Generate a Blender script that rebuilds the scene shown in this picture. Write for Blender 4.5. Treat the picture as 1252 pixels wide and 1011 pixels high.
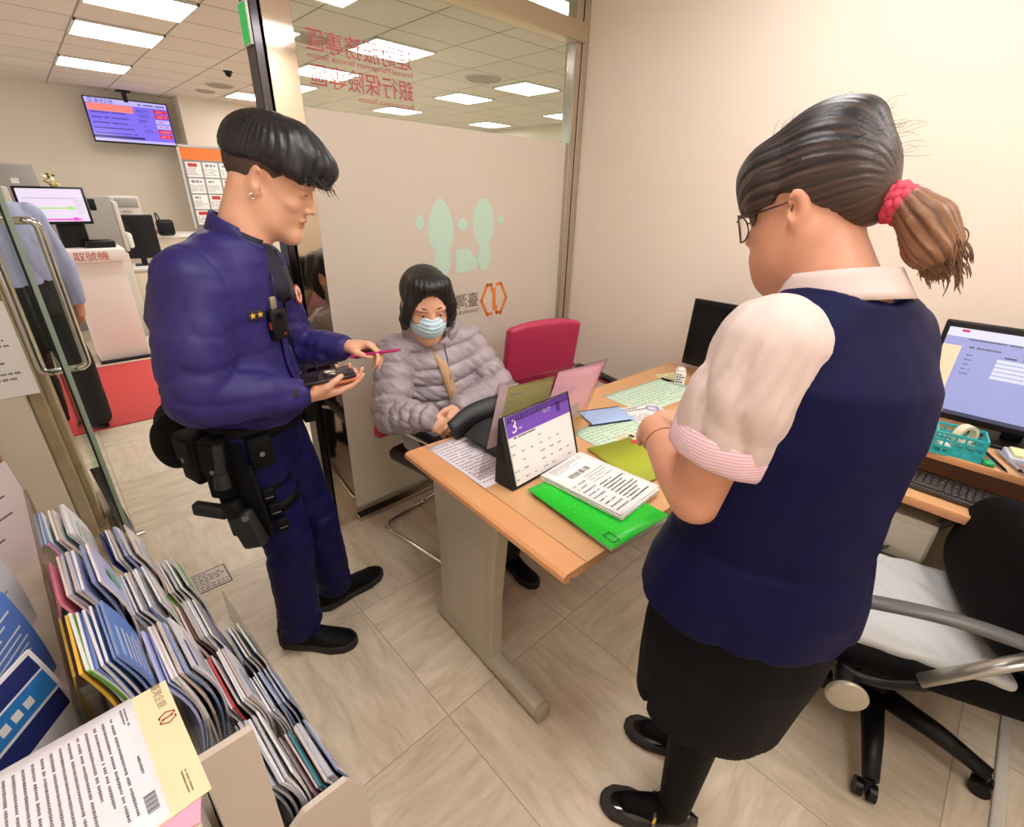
import bpy, bmesh, math, random
import numpy as np
from mathutils import Vector, Matrix, Euler

for _o in list(bpy.data.objects):
    bpy.data.objects.remove(_o)
SC = bpy.context.scene
COL = SC.collection

# ------------------------------------------------------------------ camera
CAMZ = 1.6
FPX = 583.0
RW = Matrix(((0.72379763, 0.27055249, -0.63475849),
             (-0.68953249, 0.31790295, -0.65075545),
             (0.02572809, 0.90870186, 0.41665213)))
cam_d = bpy.data.cameras.new('camera')
cam_d.sensor_width = 36.0
cam_d.sensor_fit = 'HORIZONTAL'
cam_d.lens = FPX / 1252.0 * 36.0
cam_d.clip_start = 0.02
cam = bpy.data.objects.new('camera', cam_d)
COL.objects.link(cam)
cam.matrix_world = Matrix.Translation((0, 0, CAMZ)) @ RW.to_4x4()
SC.camera = cam

# ------------------------------------------------------------------ world + exposure
wd = bpy.data.worlds.new('world')
SC.world = wd
wd.use_nodes = True
wd.node_tree.nodes['Background'].inputs[0].default_value = (1.0, 0.965, 0.94, 1)
wd.node_tree.nodes['Background'].inputs[1].default_value = 0.85
SC.view_settings.view_transform = 'Standard'
SC.view_settings.look = 'None'
SC.view_settings.gamma = 1.0
SC.view_settings.use_curve_mapping = False
SC.view_settings.exposure = 0.42
LAMP = 10.5          # emission of the fluorescent ceiling panels
LAMP_NEAR = 11.5

# ------------------------------------------------------------------ helpers
def lin(h):
    h = h.lstrip('#')
    c = [int(h[i:i + 2], 16) / 255 for i in (0, 2, 4)]
    return tuple(((x / 12.92) if x <= 0.04045 else ((x + 0.055) / 1.055) ** 2.4) for x in c) + (1.0,)

MATS = {}
def mat(name, color, rough=0.5, metal=0.0, bump=None, var=None, spec=None, coat=0.0, emit=None, sheen=0.0, sss=0.0):
    """bump=(scale, strength[, distance]); var=(scale, hexcolour, amount)"""
    if name in MATS:
        return MATS[name]
    m = bpy.data.materials.new(name)
    m.use_nodes = True
    nt = m.node_tree
    b = nt.nodes['Principled BSDF']
    b.inputs['Base Color'].default_value = lin(color)
    b.inputs['Roughness'].default_value = rough
    b.inputs['Metallic'].default_value = metal
    if spec is not None:
        b.inputs['Specular IOR Level'].default_value = spec
    b.inputs['Coat Weight'].default_value = coat
    if sheen:
        b.inputs['Sheen Weight'].default_value = sheen
        b.inputs['Sheen Roughness'].default_value = 0.5
    if sss:
        b.inputs['Subsurface Weight'].default_value = sss
        b.inputs['Subsurface Radius'].default_value = (0.012, 0.004, 0.002)
    if emit:
        b.inputs['Emission Color'].default_value = lin(emit[0])
        b.inputs['Emission Strength'].default_value = emit[1]
    if bump or var:
        tc = nt.nodes.new('ShaderNodeTexCoord')
    if var:
        n = nt.nodes.new('ShaderNodeTexNoise')
        n.inputs['Scale'].default_value = var[0]
        n.inputs['Detail'].default_value = 5
        nt.links.new(tc.outputs['Object'], n.inputs['Vector'])
        rp = nt.nodes.new('ShaderNodeValToRGB')
        rp.color_ramp.elements[0].position = 0.5 - 0.5 * var[2]
        rp.color_ramp.elements[1].position = 0.5 + 0.5 * var[2]
        rp.color_ramp.elements[0].color = lin(color)
        rp.color_ramp.elements[1].color = lin(var[1])
        nt.links.new(n.outputs['Fac'], rp.inputs[0])
        nt.links.new(rp.outputs[0], b.inputs['Base Color'])
    if bump:
        n = nt.nodes.new('ShaderNodeTexNoise')
        n.inputs['Scale'].default_value = bump[0]
        n.inputs['Detail'].default_value = 4
        nt.links.new(tc.outputs['Object'], n.inputs['Vector'])
        bp = nt.nodes.new('ShaderNodeBump')
        bp.inputs['Strength'].default_value = bump[1]
        bp.inputs['Distance'].default_value = bump[2] if len(bump) > 2 else 0.01
        nt.links.new(n.outputs['Fac'], bp.inputs['Height'])
        nt.links.new(bp.outputs[0], b.inputs['Normal'])
    MATS[name] = m
    return m

def glass_mat(name, tint='#F2FAF5', alpha=0.9, rough=0.02):
    if name in MATS:
        return MATS[name]
    m = bpy.data.materials.new(name)
    m.use_nodes = True
    nt = m.node_tree
    nt.nodes.clear()
    out = nt.nodes.new('ShaderNodeOutputMaterial')
    tr = nt.nodes.new('ShaderNodeBsdfTransparent')
    tr.inputs[0].default_value = lin(tint)
    gl = nt.nodes.new('ShaderNodeBsdfGlossy')
    gl.inputs['Roughness'].default_value = rough
    fr = nt.nodes.new('ShaderNodeFresnel')
    fr.inputs[0].default_value = 1.45
    mu = nt.nodes.new('ShaderNodeMath')
    mu.operation = 'MULTIPLY_ADD'
    mu.inputs[1].default_value = 0.8
    mu.inputs[2].default_value = 1 - alpha
    ge = nt.nodes.new('ShaderNodeNewGeometry')
    sb = nt.nodes.new('ShaderNodeMath')
    sb.operation = 'SUBTRACT'
    sb.inputs[0].default_value = 1.0
    nt.links.new(ge.outputs['Backfacing'], sb.inputs[1])
    m2 = nt.nodes.new('ShaderNodeMath')
    m2.operation = 'MULTIPLY'
    nt.links.new(fr.outputs[0], mu.inputs[0])
    nt.links.new(mu.outputs[0], m2.inputs[0])
    nt.links.new(sb.outputs[0], m2.inputs[1])
    mx = nt.nodes.new('ShaderNodeMixShader')
    nt.links.new(m2.outputs[0], mx.inputs[0])
    nt.links.new(tr.outputs[0], mx.inputs[1])
    nt.links.new(gl.outputs[0], mx.inputs[2])
    nt.links.new(mx.outputs[0], out.inputs[0])
    MATS[name] = m
    return m

def frame_from(z, up=(0, 0, 1)):
    z = Vector(z).normalized()
    u = Vector(up)
    if abs(z.dot(u)) > 0.98:
        u = Vector((1, 0, 0))
    x = u.cross(z).normalized()
    y = z.cross(x)
    return Matrix((x, y, z)).transposed()

def RZ(deg):
    return Matrix.Rotation(math.radians(deg), 4, 'Z')

def TR(x, y, z, rz=0.0, ry=0.0, rx=0.0):
    return (Matrix.Translation((x, y, z)) @ Matrix.Rotation(math.radians(rz), 4, 'Z')
            @ Matrix.Rotation(math.radians(ry), 4, 'Y') @ Matrix.Rotation(math.radians(rx), 4, 'X'))

_text_cache = {}
def text_geo(s, size):
    key = (s, size)
    if key not in _text_cache:
        cu = bpy.data.curves.new('t', 'FONT')
        cu.body = s
        cu.size = size
        cu.resolution_u = 2
        cu.align_x = 'LEFT'
        ob = bpy.data.objects.new('t', cu)
        COL.objects.link(ob)
        dg = bpy.context.evaluated_depsgraph_get()
        me = bpy.data.meshes.new_from_object(ob.evaluated_get(dg))
        v = [tuple(x.co) for x in me.vertices]
        f = [tuple(p.vertices) for p in me.polygons]
        bpy.data.objects.remove(ob)
        bpy.data.curves.remove(cu)
        bpy.data.meshes.remove(me)
        _text_cache[key] = (v, f)
    return _text_cache[key]

class MB:
    """collects shapes; build() links them as ONE mesh object"""
    def __init__(self):
        self.v, self.f, self.m, self.s = [], [], [], []
    def add(self, verts, faces, mi=0, smooth=False, M=None):
        o = len(self.v)
        if M is not None:
            verts = [tuple(M @ Vector(p)) for p in verts]
        self.v += [tuple(p) for p in verts]
        for f in faces:
            self.f.append(tuple(i + o for i in f))
            self.m.append(mi)
            self.s.append(smooth)
        return self
    def box(self, c, s, mi=0, M=None, bevel=0.0, seg=2):
        bm = bmesh.new()
        bmesh.ops.create_cube(bm, size=1.0)
        for v in bm.verts:
            v.co = Vector((v.co.x * s[0] + c[0], v.co.y * s[1] + c[1], v.co.z * s[2] + c[2]))
        if bevel > 0:
            bmesh.ops.bevel(bm, geom=list(bm.edges), offset=min(bevel, min(s) * 0.49), segments=seg, profile=0.5, affect='EDGES')
        self.bm(bm, mi, bevel > 0, M)
        return self
    def bm(self, bm, mi=0, smooth=False, M=None):
        bm.verts.index_update()
        self.add([tuple(v.co) for v in bm.verts], [[v.index for v in f.verts] for f in bm.faces], mi, smooth, M)
        bm.free()
    def cyl(self, a, b, r0, r1=None, n=16, mi=0, M=None, smooth=True):
        r1 = r0 if r1 is None else r1
        a, b = Vector(a), Vector(b)
        F = frame_from(b - a)
        vs, fs = [], []
        for k, (p, r) in enumerate(((a, r0), (b, r1))):
            for i in range(n):
                t = 2 * math.pi * i / n
                vs.append(p + F @ Vector((r * math.cos(t), r * math.sin(t), 0)))
        for i in range(n):
            j = (i + 1) % n
            fs.append((i, j, n + j, n + i))
        self.add(vs, fs, mi, smooth, M)
        self.add(vs, [tuple(range(n - 1, -1, -1)), tuple(range(n, 2 * n))], mi, False, M)
        return self
    def tube(self, pts, r, n=10, mi=0, M=None, closed=False, flat=1.0, up=(0, 0, 1)):
        pts = [Vector(p) for p in pts]
        N = len(pts)
        rs = r if isinstance(r, (list, tuple)) else [r] * N
        vs, fs = [], []
        prev = None
        for i, p in enumerate(pts):
            a = pts[(i - 1) % N] if (closed or i > 0) else pts[i]
            b = pts[(i + 1) % N] if (closed or i < N - 1) else pts[i]
            d = (b - a).normalized()
            if prev is None:
                F = frame_from(d, up)
                x = F.col[0].copy()
            else:
                x = prev - d * prev.dot(d)
                x.normalize()
            prev = x
            y = d.cross(x)
            for k in range(n):
                t = 2 * math.pi * k / n
                vs.append(p + x * (rs[i] * math.cos(t)) + y * (rs[i] * flat * math.sin(t)))
        L = N if closed else N - 1
        for i in range(L):
            for k in range(n):
                k2 = (k + 1) % n
                a0, a1 = i * n, ((i + 1) % N) * n
                fs.append((a0 + k, a0 + k2, a1 + k2, a1 + k))
        if not closed:
            fs.append(tuple(range(n - 1, -1, -1)))
            fs.append(tuple((N - 1) * n + k for k in range(n)))
        self.add(vs, fs, mi, True, M)
        return self
    def lathe(self, prof, n=24, mi=0, M=None):
        vs, fs = [], []
        for (r, z) in prof:
            for k in range(n):
                t = 2 * math.pi * k / n
                vs.append((r * math.cos(t), r * math.sin(t), z))
        for i in range(len(prof) - 1):
            for k in range(n):
                k2 = (k + 1) % n
                fs.append((i * n + k, i * n + k2, (i + 1) * n + k2, (i + 1) * n + k))
        fs.append(tuple(range(n - 1, -1, -1)))
        fs.append(tuple((len(prof) - 1) * n + k for k in range(n)))
        self.add(vs, fs, mi, True, M)
        return self
    def prism(self, poly, z0, z1, mi=0, M=None, smooth=False):
        n = len(poly)
        vs = [(p[0], p[1], z0) for p in poly] + [(p[0], p[1], z1) for p in poly]
        fs = [(i, (i + 1) % n, n + (i + 1) % n, n + i) for i in range(n)]
        self.add(vs, fs, mi, smooth, M)
        self.add(vs, [tuple(range(n - 1, -1, -1)), tuple(range(n, 2 * n))], mi, False, M)
        return self
    def quad(self, a, b, c, d, mi=0, M=None):
        self.add([a, b, c, d], [(0, 1, 2, 3)], mi, False, M)
        return self
    def rect(self, x0, y0, x1, y1, z=0.0, mi=0, M=None):
        return self.quad((x0, y0, z), (x1, y0, z), (x1, y1, z), (x0, y1, z), mi, M)
    def text(self, s, size, mi=0, M=None, x=0.0, y=0.0, z=0.0, sx=1.0):
        v, f = text_geo(s, size)
        self.add([(p[0] * sx + x, p[1] + y, z) for p in v], f, mi, False, M)
        return self
    def lines(self, x0, y0, x1, y1, rows, mi=0, M=None, z=0.0, fill=0.55, seed=0, glyph=None):
        """rows of small printed marks"""
        rnd = random.Random(seed)
        h = (y1 - y0) / rows
        g = glyph or h * fill
        for r in range(rows):
            yy = y1 - (r + 0.5) * h
            x = x0
            end = x1 - (x1 - x0) * (rnd.random() ** 2) * 0.5
            while x < end:
                w = g * rnd.uniform(0.6, 1.0)
                hh = h * fill * rnd.uniform(0.7, 1.0)
                self.rect(x, yy - hh / 2, min(x + w, end), yy + hh / 2, z, mi, M)
                x += w + g * 0.25
                if rnd.random() < 0.07:
                    x += g
        return self
    def build(self, name, mats, parent=None, org=None, bevel=None, sub=0, solid=None):
        me = bpy.data.meshes.new(name)
        vs = self.v
        if org is not None:
            vs = [(p[0] - org[0], p[1] - org[1], p[2] - org[2]) for p in vs]
        me.from_pydata(vs, [], self.f)
        if not isinstance(mats, (list, tuple)):
            mats = [mats]
        for m in mats:
            me.materials.append(m)
        me.polygons.foreach_set('material_index', self.m)
        me.polygons.foreach_set('use_smooth', self.s)
        me.update()
        o = bpy.data.objects.new(name, me)
        COL.objects.link(o)
        if parent is not None:
            o.parent = parent
        if bevel:
            md = o.modifiers.new('bevel', 'BEVEL')
            md.width = bevel
            md.segments = 2
            md.limit_method = 'ANGLE'
        if solid:
            md = o.modifiers.new('solid', 'SOLIDIFY')
            md.thickness = solid
        if sub:
            md = o.modifiers.new('sub', 'SUBSURF')
            md.levels = md.render_levels = sub
        return o

def tag(o, label, cat, group=None, kind=None):
    o['label'] = label
    o['category'] = cat
    if group:
        o['group'] = group
    if kind:
        o['kind'] = kind
    return o

def struct(o):
    o['kind'] = 'structure'
    return o

def thing(name, label, cat, loc=(0, 0, 0), rz=0.0, group=None):
    o = bpy.data.objects.new(name, None)
    o.empty_display_size = 0.05
    COL.objects.link(o)
    o.location = loc
    o.rotation_euler = (0, 0, math.radians(rz))
    return tag(o, label, cat, group)

def copy_tree(o, parent=None):
    c = o.copy()
    COL.objects.link(c)
    if parent is not None:
        c.parent = parent
    for ch in o.children:
        copy_tree(ch, c)
    return c

def bezier(p, n=12):
    p = [Vector(q) for q in p]
    out = []
    for i in range(n + 1):
        t = i / n
        q = list(p)
        while len(q) > 1:
            q = [q[k].lerp(q[k + 1], t) for k in range(len(q) - 1)]
        out.append(q[0])
    return out

def spline(p, n=6):
    p = [Vector(q) for q in p]
    P = [p[0] * 2 - p[1]] + p + [p[-1] * 2 - p[-2]]
    out = []
    for i in range(1, len(P) - 2):
        for k in range(n):
            t = k / n
            a, b, c, d = P[i - 1], P[i], P[i + 1], P[i + 2]
            out.append(0.5 * ((2 * b) + (c - a) * t + (2 * a - 5 * b + 4 * c - d) * t * t + (3 * b - a - 3 * c + d) * t ** 3))
    out.append(p[-1])
    return out
# ================================================================== SETTING
def node_mat(name):
    m = bpy.data.materials.new(name)
    m.use_nodes = True
    MATS[name] = m
    return m, m.node_tree, m.node_tree.nodes['Principled BSDF']

def floor_material():
    m, nt, b = node_mat('travertine_vinyl')
    N, L = nt.nodes, nt.links
    tc = N.new('ShaderNodeTexCoord')
    br = N.new('ShaderNodeTexBrick')
    br.offset = 0.0
    br.inputs['Scale'].default_value = 1.0
    br.inputs['Brick Width'].default_value = 0.6
    br.inputs['Row Height'].default_value = 0.6
    br.inputs['Mortar Size'].default_value = 0.0022
    br.inputs['Mortar Smooth'].default_value = 0.3
    mp0 = N.new('ShaderNodeMapping')
    mp0.inputs['Location'].default_value = (0.01, 0.33, 0)
    L.new(tc.outputs['Object'], mp0.inputs[0])
    L.new(mp0.outputs[0], br.inputs['Vector'])
    br.inputs['Color1'].default_value = (0, 0, 0, 1)
    br.inputs['Color2'].default_value = (1, 1, 1, 1)
    # stretched streaks
    mp = N.new('ShaderNodeMapping')
    mp.inputs['Scale'].default_value = (3.0, 15, 1)
    L.new(mp0.outputs[0], mp.inputs[0])
    ck_ = N.new('ShaderNodeTexChecker')
    ck_.inputs['Scale'].default_value = 1.0 / 0.6
    ck_.inputs['Color1'].default_value = (0, 0, 0, 1)
    ck_.inputs['Color2'].default_value = (1, 1, 1, 1)
    L.new(mp0.outputs[0], ck_.inputs['Vector'])
    mpb = N.new('ShaderNodeMapping')
    mpb.inputs['Scale'].default_value = (15, 3.0, 1)
    mpb.inputs['Location'].default_value = (3.1, 5.7, 0)
    L.new(mp0.outputs[0], mpb.inputs[0])
    mv = N.new('ShaderNodeMix')
    mv.data_type = 'VECTOR'
    L.new(ck_.outputs['Color'], mv.inputs['Factor'])
    L.new(mp.outputs[0], mv.inputs[4])
    L.new(mpb.outputs[0], mv.inputs[5])
    n1 = N.new('ShaderNodeTexNoise')
    n1.inputs['Scale'].default_value = 1.3
    n1.inputs['Detail'].default_value = 8
    n1.inputs['Roughness'].default_value = 0.72
    n1.inputs['Distortion'].default_value = 0.5
    L.new(mv.outputs[1], n1.inputs['Vector'])
    rp = N.new('ShaderNodeValToRGB')
    e = rp.color_ramp.elements
    e[0].position, e[0].color = 0.3, lin('#CAB89C')
    e[1].position, e[1].color = 0.66, lin('#EEE0CB')
    mid = rp.color_ramp.elements.new(0.48)
    mid.color = lin('#DECFB6')
    L.new(n1.outputs['Fac'], rp.inputs[0])
    mix = N.new('ShaderNodeMix')
    mix.data_type = 'RGBA'
    mix.blend_type = 'MULTIPLY'
    mix.inputs['Factor'].default_value = 1.0
    tone = N.new('ShaderNodeValToRGB')
    tone.color_ramp.elements[0].color = (0.90, 0.90, 0.89, 1)
    tone.color_ramp.elements[1].color = (1, 1, 1, 1)
    L.new(br.outputs['Color'], tone.inputs[0])
    L.new(rp.outputs[0], mix.inputs[6])
    L.new(tone.outputs[0], mix.inputs[7])
    mx2 = N.new('ShaderNodeMix')
    mx2.data_type = 'RGBA'
    L.new(br.outputs['Fac'], mx2.inputs['Factor'])
    L.new(mix.outputs[2], mx2.inputs[6])
    mx2.inputs[7].default_value = lin('#AE9F8E')
    L.new(mx2.outputs[2], b.inputs['Base Color'])
    b.inputs['Roughness'].default_value = 0.36
    bp = N.new('ShaderNodeBump')
    bp.inputs['Strength'].default_value = 0.08
    bp.inputs['Distance'].default_value = 0.004
    L.new(n1.outputs['Fac'], bp.inputs['Height'])
    L.new(bp.outputs[0], b.inputs['Normal'])
    return m

def ceiling_material():
    m, nt, b = node_mat('ceiling_tiles')
    N, L = nt.nodes, nt.links
    tc = N.new('ShaderNodeTexCoord')
    mp = N.new('ShaderNodeMapping')
    mp.inputs['Location'].default_value = (-0.7, -0.16, 0)
    L.new(tc.outputs['Object'], mp.inputs[0])
    br = N.new('ShaderNodeTexBrick')
    br.offset = 0.0
    br.inputs['Scale'].default_value = 1.0
    br.inputs['Brick Width'].default_value = 0.6
    br.inputs['Row Height'].default_value = 0.548
    br.inputs['Mortar Size'].default_value = 0.008
    L.new(mp.outputs[0], br.inputs['Vector'])
    br.inputs['Color1'].default_value = lin('#DDD2C8')
    br.inputs['Color2'].default_value = lin('#E2D8CE')
    br.inputs['Mortar'].default_value = lin('#9A8F83')
    L.new(br.outputs['Color'], b.inputs['Base Color'])
    b.inputs['Roughness'].default_value = 0.85
    n = N.new('ShaderNodeTexNoise')
    n.inputs['Scale'].default_value = 160
    bp = N.new('ShaderNodeBump')
    bp.inputs['Strength'].default_value = 0.25
    bp.inputs['Distance'].default_value = 0.003
    L.new(tc.outputs['Object'], n.inputs['Vector'])
    L.new(n.outputs['Fac'], bp.inputs['Height'])
    L.new(bp.outputs[0], b.inputs['Normal'])
    return m

def frosted_material():
    m = bpy.data.materials.new('frosted_film')
    m.use_nodes = True
    nt = m.node_tree
    nt.nodes.clear()
    N, L = nt.nodes, nt.links
    out = N.new('ShaderNodeOutputMaterial')
    df = N.new('ShaderNodeBsdfDiffuse')
    df.inputs[0].default_value = lin('#F8EDE0')
    tl = N.new('ShaderNodeBsdfTranslucent')
    tl.inputs[0].default_value = lin('#F8EFE2')
    rf = N.new('ShaderNodeBsdfRefraction')
    rf.inputs['Color'].default_value = lin('#E6E2D8')
    rf.inputs['Roughness'].default_value = 0.45
    rf.inputs['IOR'].default_value = 1.02
    gl = N.new('ShaderNodeBsdfGlossy')
    gl.inputs['Roughness'].default_value = 0.28
    gl.inputs['Color'].default_value = lin('#E8E6E0')
    m1 = N.new('ShaderNodeMixShader')
    m1.inputs[0].default_value = 0.36
    L.new(df.outputs[0], m1.inputs[1])
    L.new(tl.outputs[0], m1.inputs[2])
    m2 = N.new('ShaderNodeMixShader')
    m2.inputs[0].default_value = 0.06
    L.new(m1.outputs[0], m2.inputs[1])
    L.new(rf.outputs[0], m2.inputs[2])
    fr = N.new('ShaderNodeFresnel')
    fr.inputs[0].default_value = 1.5
    m3 = N.new('ShaderNodeMixShader')
    L.new(fr.outputs[0], m3.inputs[0])
    L.new(m2.outputs[0], m3.inputs[1])
    L.new(gl.outputs[0], m3.inputs[2])
    L.new(m3.outputs[0], out.inputs[0])
    MATS['frosted_film'] = m
    return m

M_WALL = mat('wall_paint_cream', '#F1E4D6', 0.75, bump=(55, 0.12, 0.003), var=(1.3, '#EEE0D0', 0.5))
M_WALL2 = mat('lobby_wall_paint', '#E0D4C2', 0.8, bump=(60, 0.1, 0.003))
M_STEEL = mat('brushed_steel', '#C9C3B8', 0.16, 1.0, bump=(40, 0.02, 0.002))
M_MIRROR = mat('polished_steel_cladding', '#D9CFBF', 0.05, 1.0, bump=(3, 0.02, 0.004))
M_CHROME = mat('chrome', '#D8D8D6', 0.08, 1.0)
M_ALU = mat('champagne_aluminium', '#C9BBA2', 0.32, 0.85)
M_BLACK = mat('black_plastic', '#0C0C0E', 0.4, spec=0.35)
M_BLACKM = mat('matt_black', '#121214', 0.6)
M_WHITE = mat('white_plastic', '#EFECE6', 0.4)
M_GREY = mat('grey_machine', '#A19C97', 0.5)
M_LGREY = mat('light_grey_machine', '#D5CEC3', 0.5)
M_GLASS = glass_mat('clear_glass')
M_PAPER = mat('paper_white', '#F3F1EE', 0.7)
M_INK = mat('printed_ink', '#3A3A40', 0.7)
M_INKG = mat('grey_print', '#8C8C92', 0.7)
M_RED = mat('red_print', '#C03A34', 0.6)

ZC = 2.75
FARY = 9.45
f = MB().box((2.6, 4.0, -0.05), (10.8, 11.4, 0.1)).build('floor', floor_material())
struct(f)
c = MB().box((2.6, 4.0, ZC + 0.06), (10.8, 11.4, 0.12)).build('ceiling', ceiling_material())
struct(c)
struct(MB().box((2.565, 0.49, ZC / 2), (0.13, 3.2, ZC)).build('wall_right', M_WALL))
struct(MB().box((2.2, FARY + 0.06, ZC / 2), (10, 0.12, ZC)).build('wall_far', M_WALL2))
struct(MB().box((4.2, FARY - 0.2, ZC / 2), (4.28, 0.4, ZC)).build('wall_far_pier', M_WALL2))
struct(MB().box((7.3, 4.7, ZC / 2), (0.12, 9.6, ZC)).build('wall_lobby', M_WALL2))

struct(MB().box((-0.52, 0.70, ZC / 2), (0.10, 3.70, ZC)).build('wall_office_left', M_WALL))
struct(MB().box((1.0, -1.16, ZC / 2), (3.14, 0.10, ZC)).build('wall_back', M_WALL))
# partition between office and lobby (front face y = 2.05)
PY = 2.05
struct(MB().box((0.822, PY + 0.05, ZC / 2), (0.104, 0.10, ZC)).build('trim_1', M_MIRROR, bevel=0.002))
w = struct(MB().box((1.635, PY + 0.03, 1.20), (1.52, 0.010, 2.28)).build('window_1', M_GLASS))
film = frosted_material()
fm = MB()
# frosted film with plain clear-cut patches showing paler green
fm.box((1.635, PY + 0.022, 0.97), (1.52, 0.002, 1.82))
fm.build('frosted_film', film, w)
M_PATCH = mat('pale_green_patch', '#C3E2D0', 0.35)
def egg(cx, cz, rx, rz, n=28, taper=0.0):
    return [(cx + rx * math.cos(t) * (1 - taper * math.sin(t)), cz + rz * math.sin(t)) for t in [2 * math.pi * i / n for i in range(n)]]
pp = MB()
XZ = Matrix(((1, 0, 0, 0), (0, 0, -1, 0), (0, 1, 0, 0), (0, 0, 0, 1)))   # local xy -> world xz, facing -y
Mp = Matrix.Translation((0, PY + 0.0205, 0)) @ XZ
for (cx, cz, rx, rz, tp) in [(1.492, 1.452, 0.076, 0.122, 0.22), (1.768, 1.462, 0.073, 0.118, 0.05), (1.497, 1.290, 0.050, 0.078, 0.0), (1.773, 1.292, 0.046, 0.076, 0.0),
                             (1.368, 1.47, 0.026, 0.03, 0), (1.628, 1.455, 0.03, 0.03, 0), (1.89, 1.475, 0.024, 0.02, 0)]:
    _k = 0.0005 + 0.0002 * len(pp.f) / 30.0
    pp.prism(egg(cx, cz, rx, rz, taper=tp), 0, _k, 0, Mp)
pp.prism([(1.585, 1.335), (1.675, 1.335), (1.69, 1.30), (1.735, 1.275), (1.73, 1.235), (1.665, 1.22), (1.58, 1.215)], 0, 0.0006, 0, Mp)
pp.build('clear_patch', M_PATCH, w)
# mirrored lettering on the far side of the glass (read from the lobby)
M_LET = mat('red_lettering', '#B5434F', 0.5)
lt = MB()
def mirrored(mb, s, size, xr, z, width, mi=0, y=PY + 0.0195):
    v, f_ = text_geo(s, size)
    wd0 = max(p[0] for p in v)
    k = width / wd0
    mb.add([(xr - p[0] * k, y, z + p[1]) for p in v], f_, mi)
for (s, size, xr, z, wd_) in [('理財服務專區', 0.078, 1.372, 2.068, 0.452), ('Financial Management Services Section', 0.026, 1.372, 2.040, 0.452),
                             ('銀行保險專區', 0.078, 1.372, 1.960, 0.452), ('Bancassurance Section', 0.026, 1.372, 1.925, 0.26)]:
    mirrored(lt, s, size, xr, z, wd_)
lt.build('lettering', M_LET, w)
lg = MB()
mirrored(lg, '臺灣企銀', 0.085, 1.735, 1.035, 0.33, 0)
mirrored(lg, 'TAIWAN BUSINESS BANK', 0.03, 1.735, 0.995, 0.33, 0)
lg.build('bank_name', mat('black_lettering', '#57534E', 0.5), w)
def hexlogo(mb, cx, cy, r, M, mi=0):
    """hexagon ring of two open halves with a bar in the middle"""
    hx = [(-1.0, 0), (-0.55, 0.88), (0.55, 0.88), (1.0, 0), (0.55, -0.88), (-0.55, -0.88)]
    def bar(a, b, w):
        a, b = Vector(a), Vector(b)
        d = (b - a).normalized()
        n = Vector((-d.y, d.x)) * w / 2
        mb.add([(cx + p.x * r, cy + p.y * r, 0) for p in (a - n - d * w * 0.3, b - n + d * w * 0.3, b + n + d * w * 0.3, a + n - d * w * 0.3)], [(0, 1, 2, 3)], mi, False, M)
    W = 0.2
    for a, b in [((-0.2, 0.86), hx[1]), (hx[1], hx[0]), (hx[0], hx[5]), (hx[5], (-0.2, -0.86)), ((0.2, 0.86), hx[2]), (hx[2], hx[3]), (hx[3], hx[4]), (hx[4], (0.2, -0.86))]:
        bar(a, b, W)
    bar((0, 0.6), (0, -0.6), 0.26)
    bar((-0.2, 0.86), (-0.2, 0.45), 0.14)
    bar((0.2, -0.86), (0.2, -0.45), 0.14)
hl = MB()
hexlogo(hl, 1.848, 1.052, 0.095, Matrix.Translation((0, PY + 0.0200, 0)) @ XZ)
hl.build('hexagon_logo', mat('orange_print', '#F08A3C', 0.5), w)
struct(MB().box((0.752, PY + 0.055, ZC / 2), (0.030, 0.085, ZC)).build('trim_10', mat('dark_chrome', '#4A484A', 0.12, 1.0, bump=(4, 0.05, 0.01)), bevel=0.003))
# transom, beam, posts, rail
struct(MB().box((1.66, PY + 0.03, 2.60), (1.6, 0.010, 0.30)).build('window_2', M_GLASS))
struct(MB().box((1.66, PY + 0.03, 2.395), (1.60, 0.11, 0.085)).build('trim_2', M_ALU, bevel=0.004))
struct(MB().box((2.418, PY + 0.03, ZC / 2), (0.05, 0.07, ZC)).build('trim_3', M_STEEL, bevel=0.004))
struct(MB().box((2.472, PY + 0.02, ZC / 2), (0.05, 0.06, ZC)).build('trim_4', M_STEEL, bevel=0.004))
struct(MB().box((1.63, PY + 0.03, 0.03), (1.52, 0.06, 0.06)).box((1.63, PY + 0.0, 0.012), (1.52, 0.06, 0.024)).build('trim_5', M_STEEL, bevel=0.003))
# exit sign reflection in the column side, put in as a glowing green panel
ex = thing('exit_sign_reflection', 'reflection of a green exit sign, built as a glowing panel on the steel column', 'sign', (0.732, 2.10, 2.05))
MB().box((0, 0, 0.055), (0.008, 0.07, 0.12)).build('reflection_backing', M_WHITE, ex)
MB().box((-0.005, 0, 0.055), (0.003, 0.06, 0.108)).build('reflection_panel', mat('reflected_exit_green', '#12A24A', 0.4, emit=('#12A24A', 0.6)), ex)

# glass door standing open, seen along its edge
M_EDGE = mat('glass_edge_green', '#9FB5A4', 0.2)
DX, DY = -0.030, 2.50
ddir = Vector((-0.065, 1.0, 0)).normalized()
Md = Matrix.Translation((DX, DY, 0)) @ frame_from(ddir).to_4x4()
def door_pt(u, n, z):
    nn = Vector((ddir.y, -ddir.x, 0))
    p = Vector((DX, DY, 0)) + ddir * u + nn * n
    return (p.x, p.y, z)
mb = MB()
def door_box(mb, u0, u1, n0, n1, z0, z1, mi=0):
    vs = [door_pt(u, n, z) for z in (z0, z1) for (u, n) in ((u0, n0), (u1, n0), (u1, n1), (u0, n1))]
    mb.add(vs, [(3, 2, 1, 0), (4, 5, 6, 7), (0, 1, 5, 4), (1, 2, 6, 5), (2, 3, 7, 6), (3, 0, 4, 7)], mi)
door_box(mb, 0.004, 0.78, -0.006, 0.006, 0.012, 2.25)
door = struct(mb.build('door_1', M_GLASS))
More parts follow.
